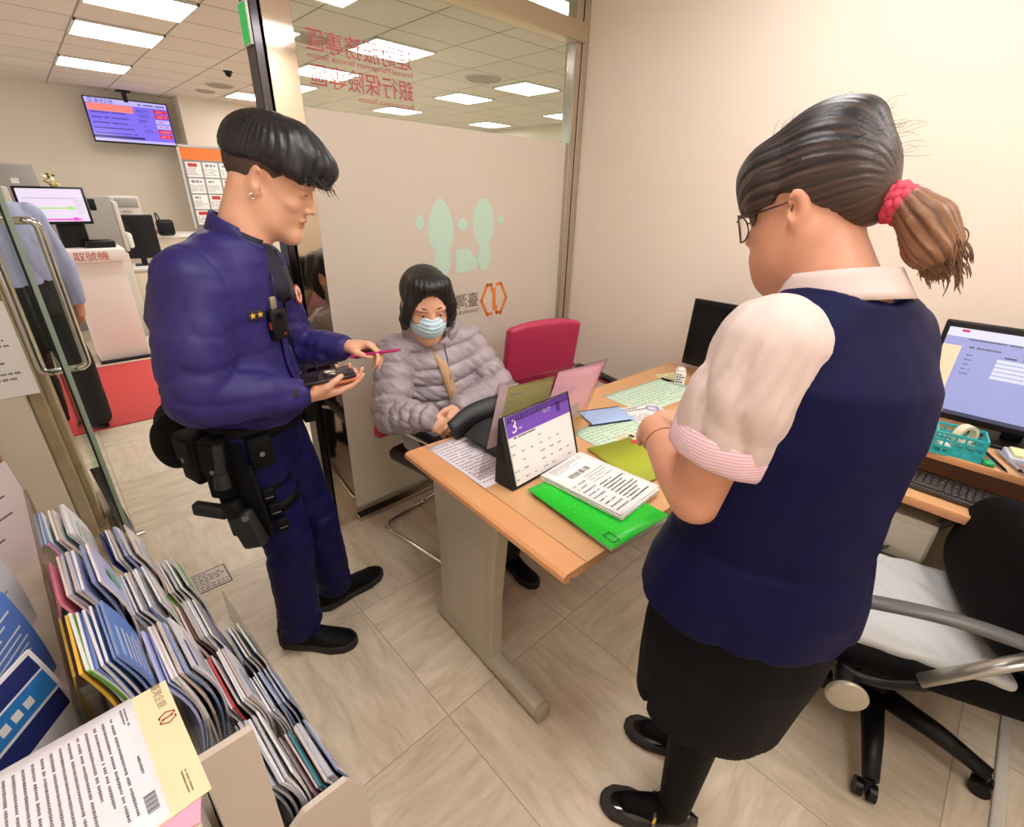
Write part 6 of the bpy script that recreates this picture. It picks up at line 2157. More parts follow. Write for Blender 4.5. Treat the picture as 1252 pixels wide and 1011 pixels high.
yk = chain([sLk + V3(0.0, 0, 0.008), V3(0.995, 0.198, 1.405), sRk + V3(0, 0, 0.0)], [0.060, 0.062, 0.050])
chest = loft([(V3(0.98, 0.195, 1.16), 0.150, 0.115, kLf, kF), (V3(0.985, 0.195, 1.30), 0.160, 0.110, kLf, kF), (V3(0.99, 0.195, 1.40), 0.09, 0.07, kLf, kF)])
bl = U(0.04, U(0.05, yk, chest), slv1, slv2)
bfold = folds(30, 0.010, 31, (1, 1, 0.6))
def gathers(P):
    g = 0
    for s_, d_ in ((sLk, d1), (sRk, d2)):
        u = _n(np.cross(d_, (0, 1, 0.2))); w_ = np.cross(d_, u)
        q = P - s_
        t = q @ d_
        a = np.arctan2(q @ u, q @ w_)
        g = g + 0.0030 * np.sin(a * 17 + 3 * np.sin(t * 14 + a)) * np.exp(-((t - 0.05) / 0.085) ** 2) * (np.linalg.norm(q - d_ * t[:, None], axis=1) < 0.13)
    return g
bl = disp(bl, gathers)
bl = disp(bl, lambda P: 1.5 * bfold(P) * (0.25 + 1.0 * np.exp(-((P - (sLk + V3(-0.02, 0.02, -0.10))) ** 2).sum(1) / 0.012)))
bl = AND(0.004, bl, lambda P: np.minimum((P - tip1) @ d1, 10) if False else ((P - tip1) @ d1) * (np.linalg.norm(P - tip1, axis=1) < 0.14) - 1.0 * (np.linalg.norm(P - tip1, axis=1) >= 0.14))
sdf_obj('blouse', bl, (0.66, -0.02, 1.10), (1.34, 0.45, 1.52), 0.006, M_BLS, ck, KF)
for (tp_, d_, kk) in ((tip1, d1, 1.0), (tip2, d2, 0.78)):
    u = _n(np.cross(d_, (0, 1, 0.2))); w_ = np.cross(d_, u)
    r0 = []
    mb = MB()
    rings = [(-0.048, 0.090), (-0.035, 0.0935), (-0.005, 0.0925), (0.004, 0.089), (0.004, 0.084), (-0.02, 0.082)]
    n = 40
    vs = [Vector(tp_ + d_ * h_ + (u * math.cos(2 * math.pi * i / n) + w_ * math.sin(2 * math.pi * i / n)) * (r_ * kk + 0.0015 * math.sin(i * 1.7)) - V3(KF)) for (h_, r_) in rings for i in range(n)]
    mb.add(vs, [(r * n + i, r * n + (i + 1) % n, (r + 1) * n + (i + 1) % n, (r + 1) * n + i) for r in range(len(rings) - 1) for i in range(n)], 0, True)
    mb.build('sleeve_cuff', M_STR, ck)
# collar: folded band around the neck
kcB = basis(V3(kF[0], kF[1], -0.25), (kF[0] * 0.25, kF[1] * 0.25, 1))
shell_band((1.000, 0.212, 1.440), kcB, (0.092, 0.086), (0.086, 0.080), 0.004, 0.050, 25, 335).build('collar_stand', M_BLS, ck, KF, solid=0.004)
shell_band((1.000, 0.212, 1.440), kcB, (0.110, 0.103), (0.088, 0.082), 0.004, 0.054, 15, 345, lift=lambda a, t: -0.02 * (1 - t) * max(0, math.cos(a))).build('collar', M_BLS, ck, KF, solid=0.003)

# vest with peplum hem
M_VEST = mat('vest_navy', '#0A0E3C', 0.6, spec=0.15, bump=(500, 0.12, 0.001))
vs_ = loft([(V3(0.950, 0.205, 0.808), 0.240, 0.192, kLf, kF), (V3(0.955, 0.203, 0.88), 0.232, 0.188, kLf, kF), (V3(0.962, 0.200, 0.985), 0.200, 0.165, kLf, kF), (V3(0.968, 0.198, 1.10), 0.203, 0.160, kLf, kF),
            (V3(0.976, 0.192, 1.22), 0.207, 0.158, kLf, kF), (V3(0.984, 0.188, 1.32), 0.196, 0.140, kLf, kF), (V3(0.990, 0.190, 1.39), 0.165, 0.108, kLf, kF), (V3(0.995, 0.198, 1.445), 0.105, 0.085, kLf, kF)])
vest = U(0.04, vs_, chain([V3(0.885, 0.250, 1.392), V3(0.995, 0.195, 1.425), V3(1.085, 0.140, 1.39)], [0.066, 0.088, 0.066]))
# armholes: cut away outside a slanted oval
for (s_, sg) in ((sLk, 1), (sRk, -1)):
    Ba = np.array([kLf * sg, kF, (0, 0, 1)])
    vest = SUB(0.010, vest, ell(s_ + kLf * sg * 0.075 + V3(0, 0, -0.055) + kF * 0.015, (0.105, 0.105, 0.185), Ba))
vest = SUB(0.010, vest, ell(V3(0.995, 0.215, 1.505), (0.104, 0.100, 0.075), np.array([kLf, kF, (0, 0, 1)])))
vfold = folds(13, 0.007, 17, (1, 1, 0.8))
vest = disp(vest, vfold)
vest = disp(vest, lambda P: 0.004 * np.exp(-((P[:, 2] - 0.985 - 0.03 * ((P - pv) @ kLf)) / 0.006) ** 2))
sdf_obj('vest', vest, (0.64, -0.08, 0.76), (1.28, 0.48, 1.52), 0.0065, M_VEST, ck, KF)
# skirt
M_SKT = mat('skirt_dark_navy', '#07060F', 0.7, spec=0.15, bump=(500, 0.12, 0.001))
sk = loft([(V3(0.945, 0.215, 0.465), 0.188, 0.158, kLf, kF), (V3(0.947, 0.212, 0.58), 0.200, 0.168, kLf, kF), (V3(0.952, 0.205, 0.70), 0.214, 0.178, kLf, kF), (V3(0.955, 0.203, 0.85), 0.212, 0.172, kLf, kF)])
sk = disp(sk, folds(16, 0.008, 3, (1, 1, 0.3)))
sk = SUB(0.004, sk, rbox(V3(0.945, 0.215, 0.43) + kLf * 0.19, (0.03, 0.006, 0.10), 0.004, np.array([kLf, kF, (0, 0, 1)])))
sdf_obj('skirt', sk, (0.66, -0.04, 0.43), (1.22, 0.48, 0.88), 0.0065, M_SKT, ck, KF)
# black stockings over the lower legs
M_STK2 = mat('black_stockings', '#070608', 0.65, spec=0.15)
sdf_obj('stockings', U(0.0, chain([kLk + V3(0, 0, 0.08), kLk, kLk + (aLk - kLk) * 0.3, aLk], [0.066, 0.063, 0.061, 0.041]), chain([kRk + V3(0, 0, 0.08), kRk, kRk + (aRk - kRk) * 0.3, aRk], [0.066, 0.063, 0.061, 0.041]),
        chain([aLk, V3(0.898, 0.148, 0.052) + _n(V3(-0.135, 0.22, 0)) * 0.10, V3(0.898, 0.148, 0.040) + _n(V3(-0.135, 0.22, 0)) * 0.185], [0.040, 0.036, 0.026]), chain([aRk, V3(1.085, 0.205, 0.052) + _n(V3(-0.085, 0.24, 0)) * 0.10, V3(1.085, 0.205, 0.040) + _n(V3(-0.085, 0.24, 0)) * 0.185], [0.040, 0.036, 0.026])), (0.74, 0.05, 0.0), (1.20, 0.42, 0.62), 0.007, M_STK2, ck, KF)
M_PAT = mat('patent_black', '#0D0D0F', 0.08, coat=1.0)
for (h_, t_) in (((0.898, 0.148, 0), (0.763, 0.368, 0)), ((1.085, 0.205, 0), (1.000, 0.445, 0))):
    up_, so_, b_ = shoe_sdf(h_, t_, 0.047, 0.075)
    x_ = _n(V3(*t_) - V3(*h_))
    vamp = SUB(0.006, up_, ell(V3(*h_) + x_ * 0.105 + V3(0, 0, 0.085), (0.078, 0.034, 0.062), b_))
    lo = np.minimum(h_, t_) - V3(0.06, 0.06, 0.01)
    hi = np.maximum(h_, t_) + V3(0.06, 0.06, 0.11)
    so = sdf_obj('shoe', vamp, lo, hi, 0.0045, M_PAT, ck, KF)
    sl_ = sdf_obj('sole', so_, lo, hi, 0.005, M_SOLE, so, KF)
    pts = [Vector(V3(*h_) + x_ * 0.115 + b_[1] * 0.043 * math.cos(a) + V3(0, 0, 0.038 + 0.040 * math.sin(a)) - V3(KF)) for a in [math.pi * i / 10 for i in range(11)]]
    MB().tube(pts, 0.006, 6, flat=0.5).build('strap', M_PAT, so)
    q_ = V3(*h_) + x_ * 0.115 + b_[1] * 0.040 + V3(0, 0, 0.06) - V3(KF)
    MB().box(tuple(q_), (0.014, 0.006, 0.016), bevel=0.002).build('buckle', M_GOLD, so)
# bracelet
d_ = _n(wLk - eLk); u = _n(np.cross(d_, (0, 0, 1))); w_ = np.cross(d_, u)
cpt = wLk - d_ * 0.045
MB().tube([Vector(cpt + (u * math.cos(a) + w_ * math.sin(a)) * 0.0375 - V3(KF)) for a in [2 * math.pi * i / 30 for i in range(30)]], 0.0012, 5, closed=True).build('bracelet', mat('bracelet_bronze', '#8A5A3C', 0.3, 0.6), ck)
# ------------------------------------------------------------------ the seated visitor
SF = (1.17, 1.65, 0.0)
sv = thing('person', 'seated visitor in a grey puffer jacket and pale face mask behind the desk', 'person', SF)
vF, vL = _n((-0.22, -0.975, 0)), _n((0.975, -0.22, 0))
VH = V3(1.092, 1.638, 1.185)
vh = _n(V3(-0.36, -0.93, 0)); vB = basis(V3(vh[0], vh[1], -0.28), (0, 0, 1))
VS = 1.08
sRv, eRv, wRv = V3(0.985, 1.725, 0.985), V3(0.880, 1.600, 0.770), V3(0.935, 1.435, 0.800)
sLv, eLv, wLv = V3(1.310, 1.650, 0.985), V3(1.375, 1.500, 0.790), V3(1.075, 1.400, 0.815)
hip = V3(1.205, 1.700, 0.560)
hRv, hLv = hip - vL * 0.09, hip + vL * 0.09
kRv, kLv = V3(1.055, 1.330, 0.540), V3(1.250, 1.290, 0.540)
aRv, aLv = V3(1.060, 1.300, 0.085), V3(1.235, 1.260, 0.085)
BvR = orient((0.52, -0.72, -0.40), (-0.55, -0.55, 0.62), (0.4, 0.1, 0.8))
BvL = orient((-0.80, -0.45, -0.35), (0.25, -0.72, 0.62), (-0.3, 0.3, 0.8))
h1 = hand_sdf(wRv, BvR, 1, 1, [(30, 50, 28), (32, 52, 30), (36, 54, 30), (40, 56, 30)], scale=0.92)
h2 = hand_sdf(wLv, BvL, 1, 1, [(28, 48, 26), (30, 50, 28), (34, 52, 30), (38, 54, 30)], scale=0.92)
vhead = BOUND(VH, 0.22, LOCAL(VH, vB, VS, head_local()))
vneck = rcone(VH + V3(0.012, 0.03, -0.05), V3(1.140, 1.690, 1.00), 0.052, 0.06)
vt = loft([(hip, 0.15, 0.11, vL, vF), (V3(1.18, 1.70, 0.75), 0.14, 0.10, vL, vF), (V3(1.15, 1.69, 0.95), 0.15, 0.10, vL, vF), (V3(1.145, 1.69, 1.02), 0.07, 0.06, vL, vF)])
vl = [chain([sRv, eRv, wRv], [0.045, 0.036, 0.024]), chain([sLv, eLv, wLv], [0.045, 0.036, 0.024]), chain([hRv, kRv, aRv], [0.07, 0.05, 0.036]), chain([hLv, kLv, aLv], [0.07, 0.05, 0.036])]
vb_f = U(0.010, U(0.02, U(0.03, vhead, vneck), vt, *vl), h1, h2)
v_body = sdf_obj('body', vb_f, (0.78, 1.10, 0.0), (1.50, 1.86, 1.36), 0.004, [M_SKIN, M_LIP], sv, SF, lipcol(VH, vB, VS))
eyes_and_brows(sv, v_body, VH, vB, VS, SF)
hv = U(0.025, ell((-0.016, 0, 0.052), (0.112, 0.092, 0.090)), ell((-0.055, 0, -0.040), (0.062, 0.086, 0.090)),
       chain([(0.05, 0.055, 0.105), (0.070, 0.078, 0.04), (0.040, 0.086, -0.03), (0.020, 0.082, -0.075)], [0.022, 0.020, 0.022, 0.014]),
       chain([(0.05, -0.055, 0.105), (0.070, -0.078, 0.04), (0.040, -0.086, -0.03), (0.020, -0.082, -0.075)], [0.022, 0.020, 0.022, 0.014]),
       ell((0.04, 0, 0.105), (0.06, 0.07, 0.032)))
hv = SUB(0.015, hv, ell((0.110, 0, 0.000), (0.066, 0.060, 0.082)))
sdf_obj('hair', BOUND(VH, 0.24, disp(LOCAL(VH, vB, VS, hv), strand_disp(VH, vB, (-0.02, 0.0, 0.14), 38, 0.0010, 2.0))), VH - 0.24, VH + 0.24, 0.0036, mat('soft_black_hair', '#1C1817', 0.45), sv, SF)
# face mask
mk = AND(0.004, grow(U(0.02, ell((0.034, 0, -0.045), (0.075, 0.068, 0.072)), ell((0.088, 0, -0.040), (0.034, 0.032, 0.040))), 0.002), lambda P: np.abs(P[:, 2] + 0.056) - 0.052, lambda P: 0.020 - P[:, 0])
mk = SUB(0.002, mk, grow(U(0.02, ell((0.034, 0, -0.045), (0.073, 0.066, 0.070)), ell((0.086, 0, -0.040), (0.033, 0.031, 0.039))), -0.001))
mko = sdf_obj('face_mask', BOUND(VH, 0.2, LOCAL(VH, vB, VS, disp(mk, lambda P: 0.0012 * np.sin(P[:, 2] * 420) * (np.abs(P[:, 1]) < 0.05)))), VH - 0.16, VH + 0.16, 0.0028, mat('mask_pale_blue', '#C6E2EE', 0.7), sv, SF)
for s in (1, -1):
    MB().tube([Vector(to_world(VH, vB, VS, p) - V3(SF)) for p in [(0.030, s * 0.070, -0.02), (0.0, s * 0.080, 0.012), (-0.014, s * 0.085, 0.02), (-0.018, s * 0.083, -0.02), (0.02, s * 0.068, -0.085)]], 0.0015, 5).build('ear_loop', M_WHITE, mko)
# puffer jacket
M_PUF = mat('puffer_grey', '#ADA3A6', 0.34, bump=(60, 0.25, 0.004), var=(9, '#9C929A', 0.5))
def quilt(a, b, n, amp, seed=0):
    """stitched rings along the segment a-b"""
    a, b = V3(a), V3(b)
    d = b - a
    L2 = d @ d
    wob = folds(18, 0.05, seed)
    def g(P):
        t = (P - a) @ d / L2 + wob(P) * 0.25
        return amp * (0.55 - np.sqrt(np.abs(np.sin(np.pi * t * n)) + 1e-6))
    return g
tv = loft([(V3(1.195, 1.690, 0.520), 0.185, 0.150, vL, vF), (V3(1.19, 1.685, 0.64), 0.188, 0.158, vL, vF), (V3(1.17, 1.685, 0.80), 0.182, 0.150, vL, vF), (V3(1.155, 1.690, 0.92), 0.182, 0.135, vL, vF), (V3(1.147, 1.690, 0.99), 0.150, 0.105, vL, vF), (V3(1.14, 1.690, 1.04), 0.095, 0.088, vL, vF)])
tv = U(0.04, tv, chain([sRv, V3(1.145, 1.69, 1.01), sLv], [0.062, 0.08, 0.062]))
tv = disp(tv, quilt((1.19, 1.69, 0.52), (1.14, 1.69, 1.07), 8, 0.019, 3))
aRj = chain([sRv, (sRv + eRv) / 2, eRv, (eRv + wRv) / 2, wRv], [0.074, 0.076, 0.074, 0.064, 0.045])
aLj = chain([sLv, (sLv + eLv) / 2, eLv, (eLv + wLv) / 2, wLv - _n(wLv - eLv) * 0.01], [0.074, 0.076, 0.074, 0.064, 0.045])
def two(qa, qb, knee, ax):
    def g(P):
        m = ((P - knee) @ ax) > 0
        return np.where(m, qb(P), qa(P))
    return g
aRj = disp(aRj, two(quilt(sRv, eRv, 4.0, 0.014, 1), quilt(eRv, wRv, 4.0, 0.013, 2), eRv, _n(_n(wRv - eRv) - _n(sRv - eRv))))
aLj = disp(aLj, two(quilt(sLv, eLv, 4.0, 0.014, 4), quilt(eLv, wLv, 4.5, 0.013, 5), eLv, _n(_n(wLv - eLv) - _n(sLv - eLv))))
pf_ = U(0.020, tv, aRj, aLj)
wr_ = folds(52, 0.008, 8)
pf_ = disp(pf_, wr_)
pf_ = SUB(0.01, pf_, rcone((1.125, 1.665, 1.03), (1.09, 1.63, 1.15), 0.060, 0.09))
pj = sdf_obj('puffer_jacket', pf_, (0.76, 1.28, 0.46), (1.52, 1.92, 1.12), 0.0055, M_PUF, sv, SF)
# hood folded behind and around the neck
hB_ = basis(V3(vF[0], vF[1], -0.35), (0, 0, 1))
hd = shell_band((1.135, 1.685, 1.045), hB_, (0.112, 0.116), (0.098, 0.125), -0.04, 0.085, 28, 332, 30, lift=lambda a, t: 0.03 * t * (-math.cos(a)) + 0.004 * math.sin(a * 14))
hd.build('hood', M_PUF, sv, SF, solid=0.022, sub=1)
# zip
def on_vest(fn, u, z, ctr, L_, F_, off_=0.0):
    p0 = V3(ctr[0], ctr[1], z) + L_ * u + F_ * 0.34
    lo_, hi_ = 0.0, 0.34
    for _ in range(24):
        m = (lo_ + hi_) / 2
        if fn((p0 - F_ * m)[None])[0] > 0:
            lo_ = m
        else:
            hi_ = m
    return p0 - F_ * (lo_ - off_)
zz = [1.03 - 0.022 * i for i in range(14)]
MB().tube([Vector(on_vest(tv, 0.0, z, (1.165, 1.69), vL, vF, 0.004) - V3(SF)) for z in zz], 0.005, 8, flat=0.6).build('zip', mat('zip_grey', '#6E686C', 0.4), sv)
# beige bag strap crossing the chest
stp = MB()
prev = []
N_ = 18
for i in range(N_ + 1):
    t = i / N_
    u_ = -0.045 + 0.075 * t
    z = 1.045 - 0.335 * t
    for du in (-0.021, 0.021):
        prev.append(on_vest(pf_, u_ + du, z, (1.165, 1.69), vL, vF, 0.007) - V3(SF))
sm = [np.array(p) for p in prev]
for _ in range(3):
    for k in range(2, len(sm) - 2):
        sm[k] = (sm[k - 2] + 2 * sm[k] + sm[k + 2]) / 4
stp.add([Vector(p) for p in sm], [(2 * i, 2 * i + 1, 2 * i + 3, 2 * i + 2) for i in range(N_)], 0, True)
stp.build('bag_strap', mat('strap_beige', '#C9A27A', 0.6), sv, solid=0.004)
# trousers and shoes (mostly hidden by the desk)
M_VT = mat('visitor_trousers', '#1B191C', 0.7)
tv2 = U(0.04, ell(hip + V3(0, 0, -0.02), (0.17, 0.15, 0.095), np.array([vL, vF, (0, 0, 1)])), chain([hRv, kRv, aRv], [0.085, 0.068, 0.052]), chain([hLv, kLv, aLv], [0.085, 0.068, 0.052]))
sdf_obj('trousers', tv2, (0.92, 1.14, 0.04), (1.46, 1.90, 0.68), 0.008, M_VT, sv, SF)
for (h_, t_) in (((1.065, 1.345, 0), (1.030, 1.105, 0)), ((1.240, 1.305, 0), (1.225, 1.062, 0))):
    up_, so_, _b = shoe_sdf(h_, t_, 0.045, 0.09)
    lo = np.minimum(h_, t_) - V3(0.06, 0.06, 0.01)
    hi = np.maximum(h_, t_) + V3(0.06, 0.06, 0.12)
    so = sdf_obj('shoe', up_, lo, hi, 0.007, M_SHOE, sv, SF)
    sdf_obj('sole', so_, lo, hi, 0.007, M_SOLE, so, SF)
# ------------------------------------------------------------------ man in the lobby, cut by the left edge
MF = (-0.10, 4.22, 0.0)
mn = thing('person', 'person in a light blue shirt and dark trousers walking off the left edge', 'person', MF)
mF, mL = _n((-0.62, 0.78, 0)), _n((-0.78, -0.62, 0))
mR = -mL
MH = V3(-0.195, 4.300, 1.625)
mB = basis(V3(mF[0], mF[1], -0.1), (0, 0, 1))
c0 = V3(-0.10, 4.22, 0)
sRm = c0 + mR * 0.165 + V3(0.0, 0, 1.40); sLm = c0 + mL * 0.165 + V3(0, 0, 1.40)
eRm = sRm + V3(0.085, -0.005, -0.29); wRm = eRm + V3(0.010, 0.0, -0.24)
eLm = sLm + V3(-0.06, 0.01, -0.28); wLm = eLm + V3(-0.06, 0.06, -0.22)
hpR, hpL = c0 + mR * 0.085 + V3(0, 0, 0.92), c0 + mL * 0.085 + V3(0, 0, 0.92)
aRm, aLm = V3(0.020, 4.235, 0.09), V3(-0.20, 4.42, 0.09)
kRm, kLm = V3(0.012, 4.225, 0.50), V3(-0.19, 4.38, 0.50)
BmR = orient((-0.05, 0.15, -1), (0.85, -0.5, 0.0), (-0.3, 0.9, 0))
BmL = orient((-0.1, 0.15, -1), (-0.85, -0.4, 0.0), (-0.5, 0.8, 0))
fR = hand_sdf(wRm, BmR, 1, 1, [(14, 22, 12), (16, 26, 14), (20, 28, 16), (24, 30, 16)])
fL = hand_sdf(wLm, BmL, 1, 1, [(14, 22, 12), (16, 26, 14), (20, 28, 16), (24, 30, 16)])
mb_f = U(0.012, U(0.02, U(0.03, BOUND(MH, 0.24, LOCAL(MH, mB, 1.03, head_local())), rcone(MH + V3(0.01, -0.02, -0.05), c0 + V3(-0.01, 0, 1.42), 0.058, 0.065)),
         loft([(c0 + V3(0, 0, 0.9), 0.13, 0.1, mL, mF), (c0 + V3(0, 0, 1.3), 0.15, 0.1, mL, mF), (c0 + V3(0, 0, 1.42), 0.08, 0.07, mL, mF)]),
         chain([sRm, eRm, wRm], [0.045, 0.038, 0.028]), chain([sLm, eLm, wLm], [0.045, 0.038, 0.028]), chain([hpR, kRm, aRm], [0.07, 0.05, 0.038]), chain([hpL, kLm, aLm], [0.07, 0.05, 0.038])), fR, fL)
m_body = sdf_obj('body', mb_f, (-0.55, 3.85, 0), (0.35, 4.70, 1.80), 0.0055, [M_SKIN3, M_LIP], mn, MF, lipcol(MH, mB, 1.03))
eyes_and_brows(mn, m_body, MH, mB, 1.03, MF)
hm = AND(0.01, grow(ell((-0.014, 0, 0.045), (0.102, 0.079, 0.092)), 0.008), lambda P: -(P[:, 2] - np.interp(P[:, 0], [-0.1, -0.03, 0.03, 0.08, 0.12], [-0.05, -0.02, 0.03, 0.06, 0.08])))
sdf_obj('hair', BOUND(MH, 0.22, LOCAL(MH, mB, 1.03, hm)), MH - 0.2, MH + 0.2, 0.006, M_HAIR, mn, MF)
M_BSH = mat('light_blue_shirt', '#AEB9E2', 0.7, bump=(26, 0.35, 0.008))
ts = loft([(c0 + V3(0.0, 0, 1.03), 0.170, 0.128, mL, mF), (c0 + V3(0.0, 0, 1.12), 0.182, 0.140, mL, mF), (c0 + V3(0, 0, 1.28), 0.195, 0.138, mL, mF), (c0 + V3(-0.005, 0, 1.40), 0.150, 0.105, mL, mF), (c0 + V3(-0.01, 0.01, 1.46), 0.08, 0.075, mL, mF)])
ts = U(0.04, U(0.05, ts, chain([sRm, c0 + V3(0, 0, 1.42), sLm], [0.066, 0.08, 0.066])), chain([sRm, eRm, eRm + (wRm - eRm) * 0.9], [0.072, 0.064, 0.046]), chain([sLm, eLm, eLm + (wLm - eLm) * 0.9], [0.072, 0.064, 0.046]))
ts = disp(ts, folds(22, 0.012, 14, (1, 1, 1.3)))
sdf_obj('shirt', ts, (-0.55, 3.85, 0.85), (0.35, 4.70, 1.56), 0.008, M_BSH, mn, MF)
M_MTR = mat('man_trousers_black', '#14141A', 0.7)
mt = U(0.04, loft([(c0 + V3(0, 0, 0.84), 0.150, 0.122, mL, mF), (c0 + V3(0, 0, 0.95), 0.165, 0.13, mL, mF), (c0 + V3(0, 0, 1.06), 0.160, 0.122, mL, mF)]),
       chain([hpR, kRm, aRm], [0.100, 0.084, 0.074]), chain([hpL, kLm, aLm], [0.100, 0.084, 0.074]))
mt = AND(0.01, disp(mt, folds(20, 0.008, 6)), lambda P: 0.045 - P[:, 2])
sdf_obj('trousers', mt, (-0.50, 3.95, 0.0), (0.30, 4.65, 1.10), 0.008, M_MTR, mn, MF)
for (h_, t_) in (((0.045, 4.205, 0), (-0.085, 4.40, 0)), ((-0.17, 4.385, 0), (-0.31, 4.575, 0))):
    up_, so_, _b = shoe_sdf(h_, t_, 0.048, 0.09)
    lo = np.minimum(h_, t_) - V3(0.06, 0.06, 0.01)
    hi = np.maximum(h_, t_) + V3(0.06, 0.06, 0.12)
    so = sdf_obj('shoe', up_, lo, hi, 0.008, M_SHOE, mn, MF)
    sdf_obj('sole', so_, lo, hi, 0.008, M_SOLE, so, MF)
# ================================================================== BROCHURE RACK
M_BEI = mat('beige_rack_metal', '#CFC3B4', 0.5)
M_CLR = glass_mat('pocket_acrylic', '#EEF0F0', 0.95, 0.03)
M_SMK = glass_mat('smoky_acrylic', '#DDDAD8', 0.93, 0.06)
RX, RY, RR = 0.0, 1.0, 3.0
rk = thing('brochure_rack', 'stepped beige brochure rack with clear pockets full of leaflets', 'rack', (RX, RY, 0), RR)
TIERS = [(-0.135, -0.052, 0.69), (-0.050, 0.022, 0.58), (0.024, 0.094, 0.44), (0.096, 0.170, 0.31)]
Y0, Y1 = -0.40, 0.45
for (x0, x1, zs_) in TIERS:
    Y0 = -0.285 if x0 < -0.1 else -0.40
    MB().box(((x0 + x1) / 2, (Y0 + Y1) / 2, zs_ / 2), (x1 - x0, Y1 - Y0, zs_), bevel=0.003).build('tier', M_BEI, rk)
    MB().box((x1 - 0.002, (Y0 + Y1) / 2, zs_ + 0.055), (0.003, Y1 - Y0, 0.11)).build('pocket_front', M_CLR, rk)
MB().box((-0.1405, 0.0825, 0.475), (0.006, 0.735, 0.95)).build('back_panel', M_SMK, rk)
def plate(poly, name):
    MB().prism(poly, -0.006, 0.006, 0, Matrix.Translation((0, Y0 - 0.008, 0)) @ XZ).build(name, M_BEI, rk, bevel=0.002)
plate([(-0.048, 0.0), (0.024, 0.0), (0.024, 0.855), (-0.048, 0.862)], 'end_plate')
plate([(0.026, 0.0), (0.172, 0.0), (0.172, 0.50), (0.14, 0.565), (0.06, 0.575), (0.026, 0.55)], 'end_plate')
for yy in (-0.195, 0.01, 0.22):
    for (x0, x1, zs_) in TIERS:
        MB().box(((x0 + x1) / 2, yy, zs_ + 0.05), (x1 - x0 - 0.006, 0.003, 0.10)).build('divider', M_CLR, rk)

def leaflet_mesh(w, H, t, bow, seed, style):
    rnd = random.Random(seed)
    mb = MB()
    n = 8
    def xs(z):
        u = z / H
        return bow * math.sin(math.pi * u) + bow * 0.5 * u
    vs = []
    for i in range(n + 1):
        z = H * i / n
        for (dx, y) in ((0, -w / 2), (t, -w / 2), (t, w / 2), (0, w / 2)):
            vs.append((xs(z) + dx, y, z))
    for i in range(n):
        a, b = 4 * i, 4 * i + 4
        mb.add([vs[a + k] for k in range(4)] + [vs[b + k] for k in range(4)],
               [(1, 2, 6, 5)], 0, True)
        mb.add([vs[a + k] for k in range(4)] + [vs[b + k] for k in range(4)],
               [(0, 1, 5, 4), (2, 3, 7, 6), (3, 0, 4, 7)], 1, False)
    mb.add(vs[-4:], [(0, 1, 2, 3)], 1)
    mb.add(vs[:4], [(3, 2, 1, 0)], 1)
    def patch(y0, y1, z0, z1, mi, off=0.0004):
        m = 5
        q = []
        for i in range(m + 1):
            z = z0 + (z1 - z0) * i / m
            q += [(xs(z) + t + off, y0, z), (xs(z) + t + off, y1, z)]
        mb.add(q, [(2 * i, 2 * i + 1, 2 * i + 3, 2 * i + 2) for i in range(m)], mi, True)
    if style == 'ball':
        cz = H * 0.72
        q = [(xs(cz + 0.02 * math.sin(a)) + t + 0.0006, 0.024 * math.cos(a), cz + 0.028 * math.sin(a)) for a in [2 * math.pi * k / 20 for k in range(20)]]
        mb.add(q, [tuple(range(20))], 2)
        patch(-w * 0.4, w * 0.3, H * 0.4, H * 0.43, 3)
    elif style == 'band':
        patch(-w * 0.46, w * 0.46, H * 0.55, H * 0.78, 2)
        for k in range(5):
            patch(-w * 0.3 + k * w * 0.12, -w * 0.3 + k * w * 0.12 + w * 0.08, H * 0.62, H * 0.70, 1, 0.0008)
        patch(-w * 0.46, w * 0.46, H * 0.80, H * 0.97, 3)
        patch(-w * 0.46, w * 0.46, H * 0.30, H * 0.52, 3)
    elif style == 'text':
        for k in range(9):
            z = H * (0.35 + 0.06 * k)
            patch(-w * 0.40, w * rnd.uniform(0.05, 0.40), z, z + H * 0.018, 3)
        patch(-w * 0.42, w * 0.1, H * 0.90, H * 0.94, 2)
    else:
        patch(-w * 0.46, w * 0.46, H * 0.80, H * 0.95, 2)
        patch(-w * 0.35, w * 0.25, H * 0.55, H * 0.59, 3)
    return mb
L_ = lambda n_, h: mat('leaflet_' + n_, h, 0.4)
EDGES = [L_('edge_white', '#E6E4E4'), L_('edge_grey', '#B9BBC4'), L_('edge_blue', '#7F93BE'), L_('edge_tan', '#CDB9AC')]
C = {k: L_(k, v) for k, v in dict(white='#ECEBEE', lilac='#B9BEE8', blue='#5E86D6', navy='#23306F', green='#5FB58F', grass='#6CA63C', pink='#EE93A8', yellow='#F0C24A',
                                  purple='#43329C', grey='#9AA0AC', sky='#A9C6EC', rose='#E7CBCB', red='#C34B4B', teal='#4C8E97', brown='#6E5A50').items()}
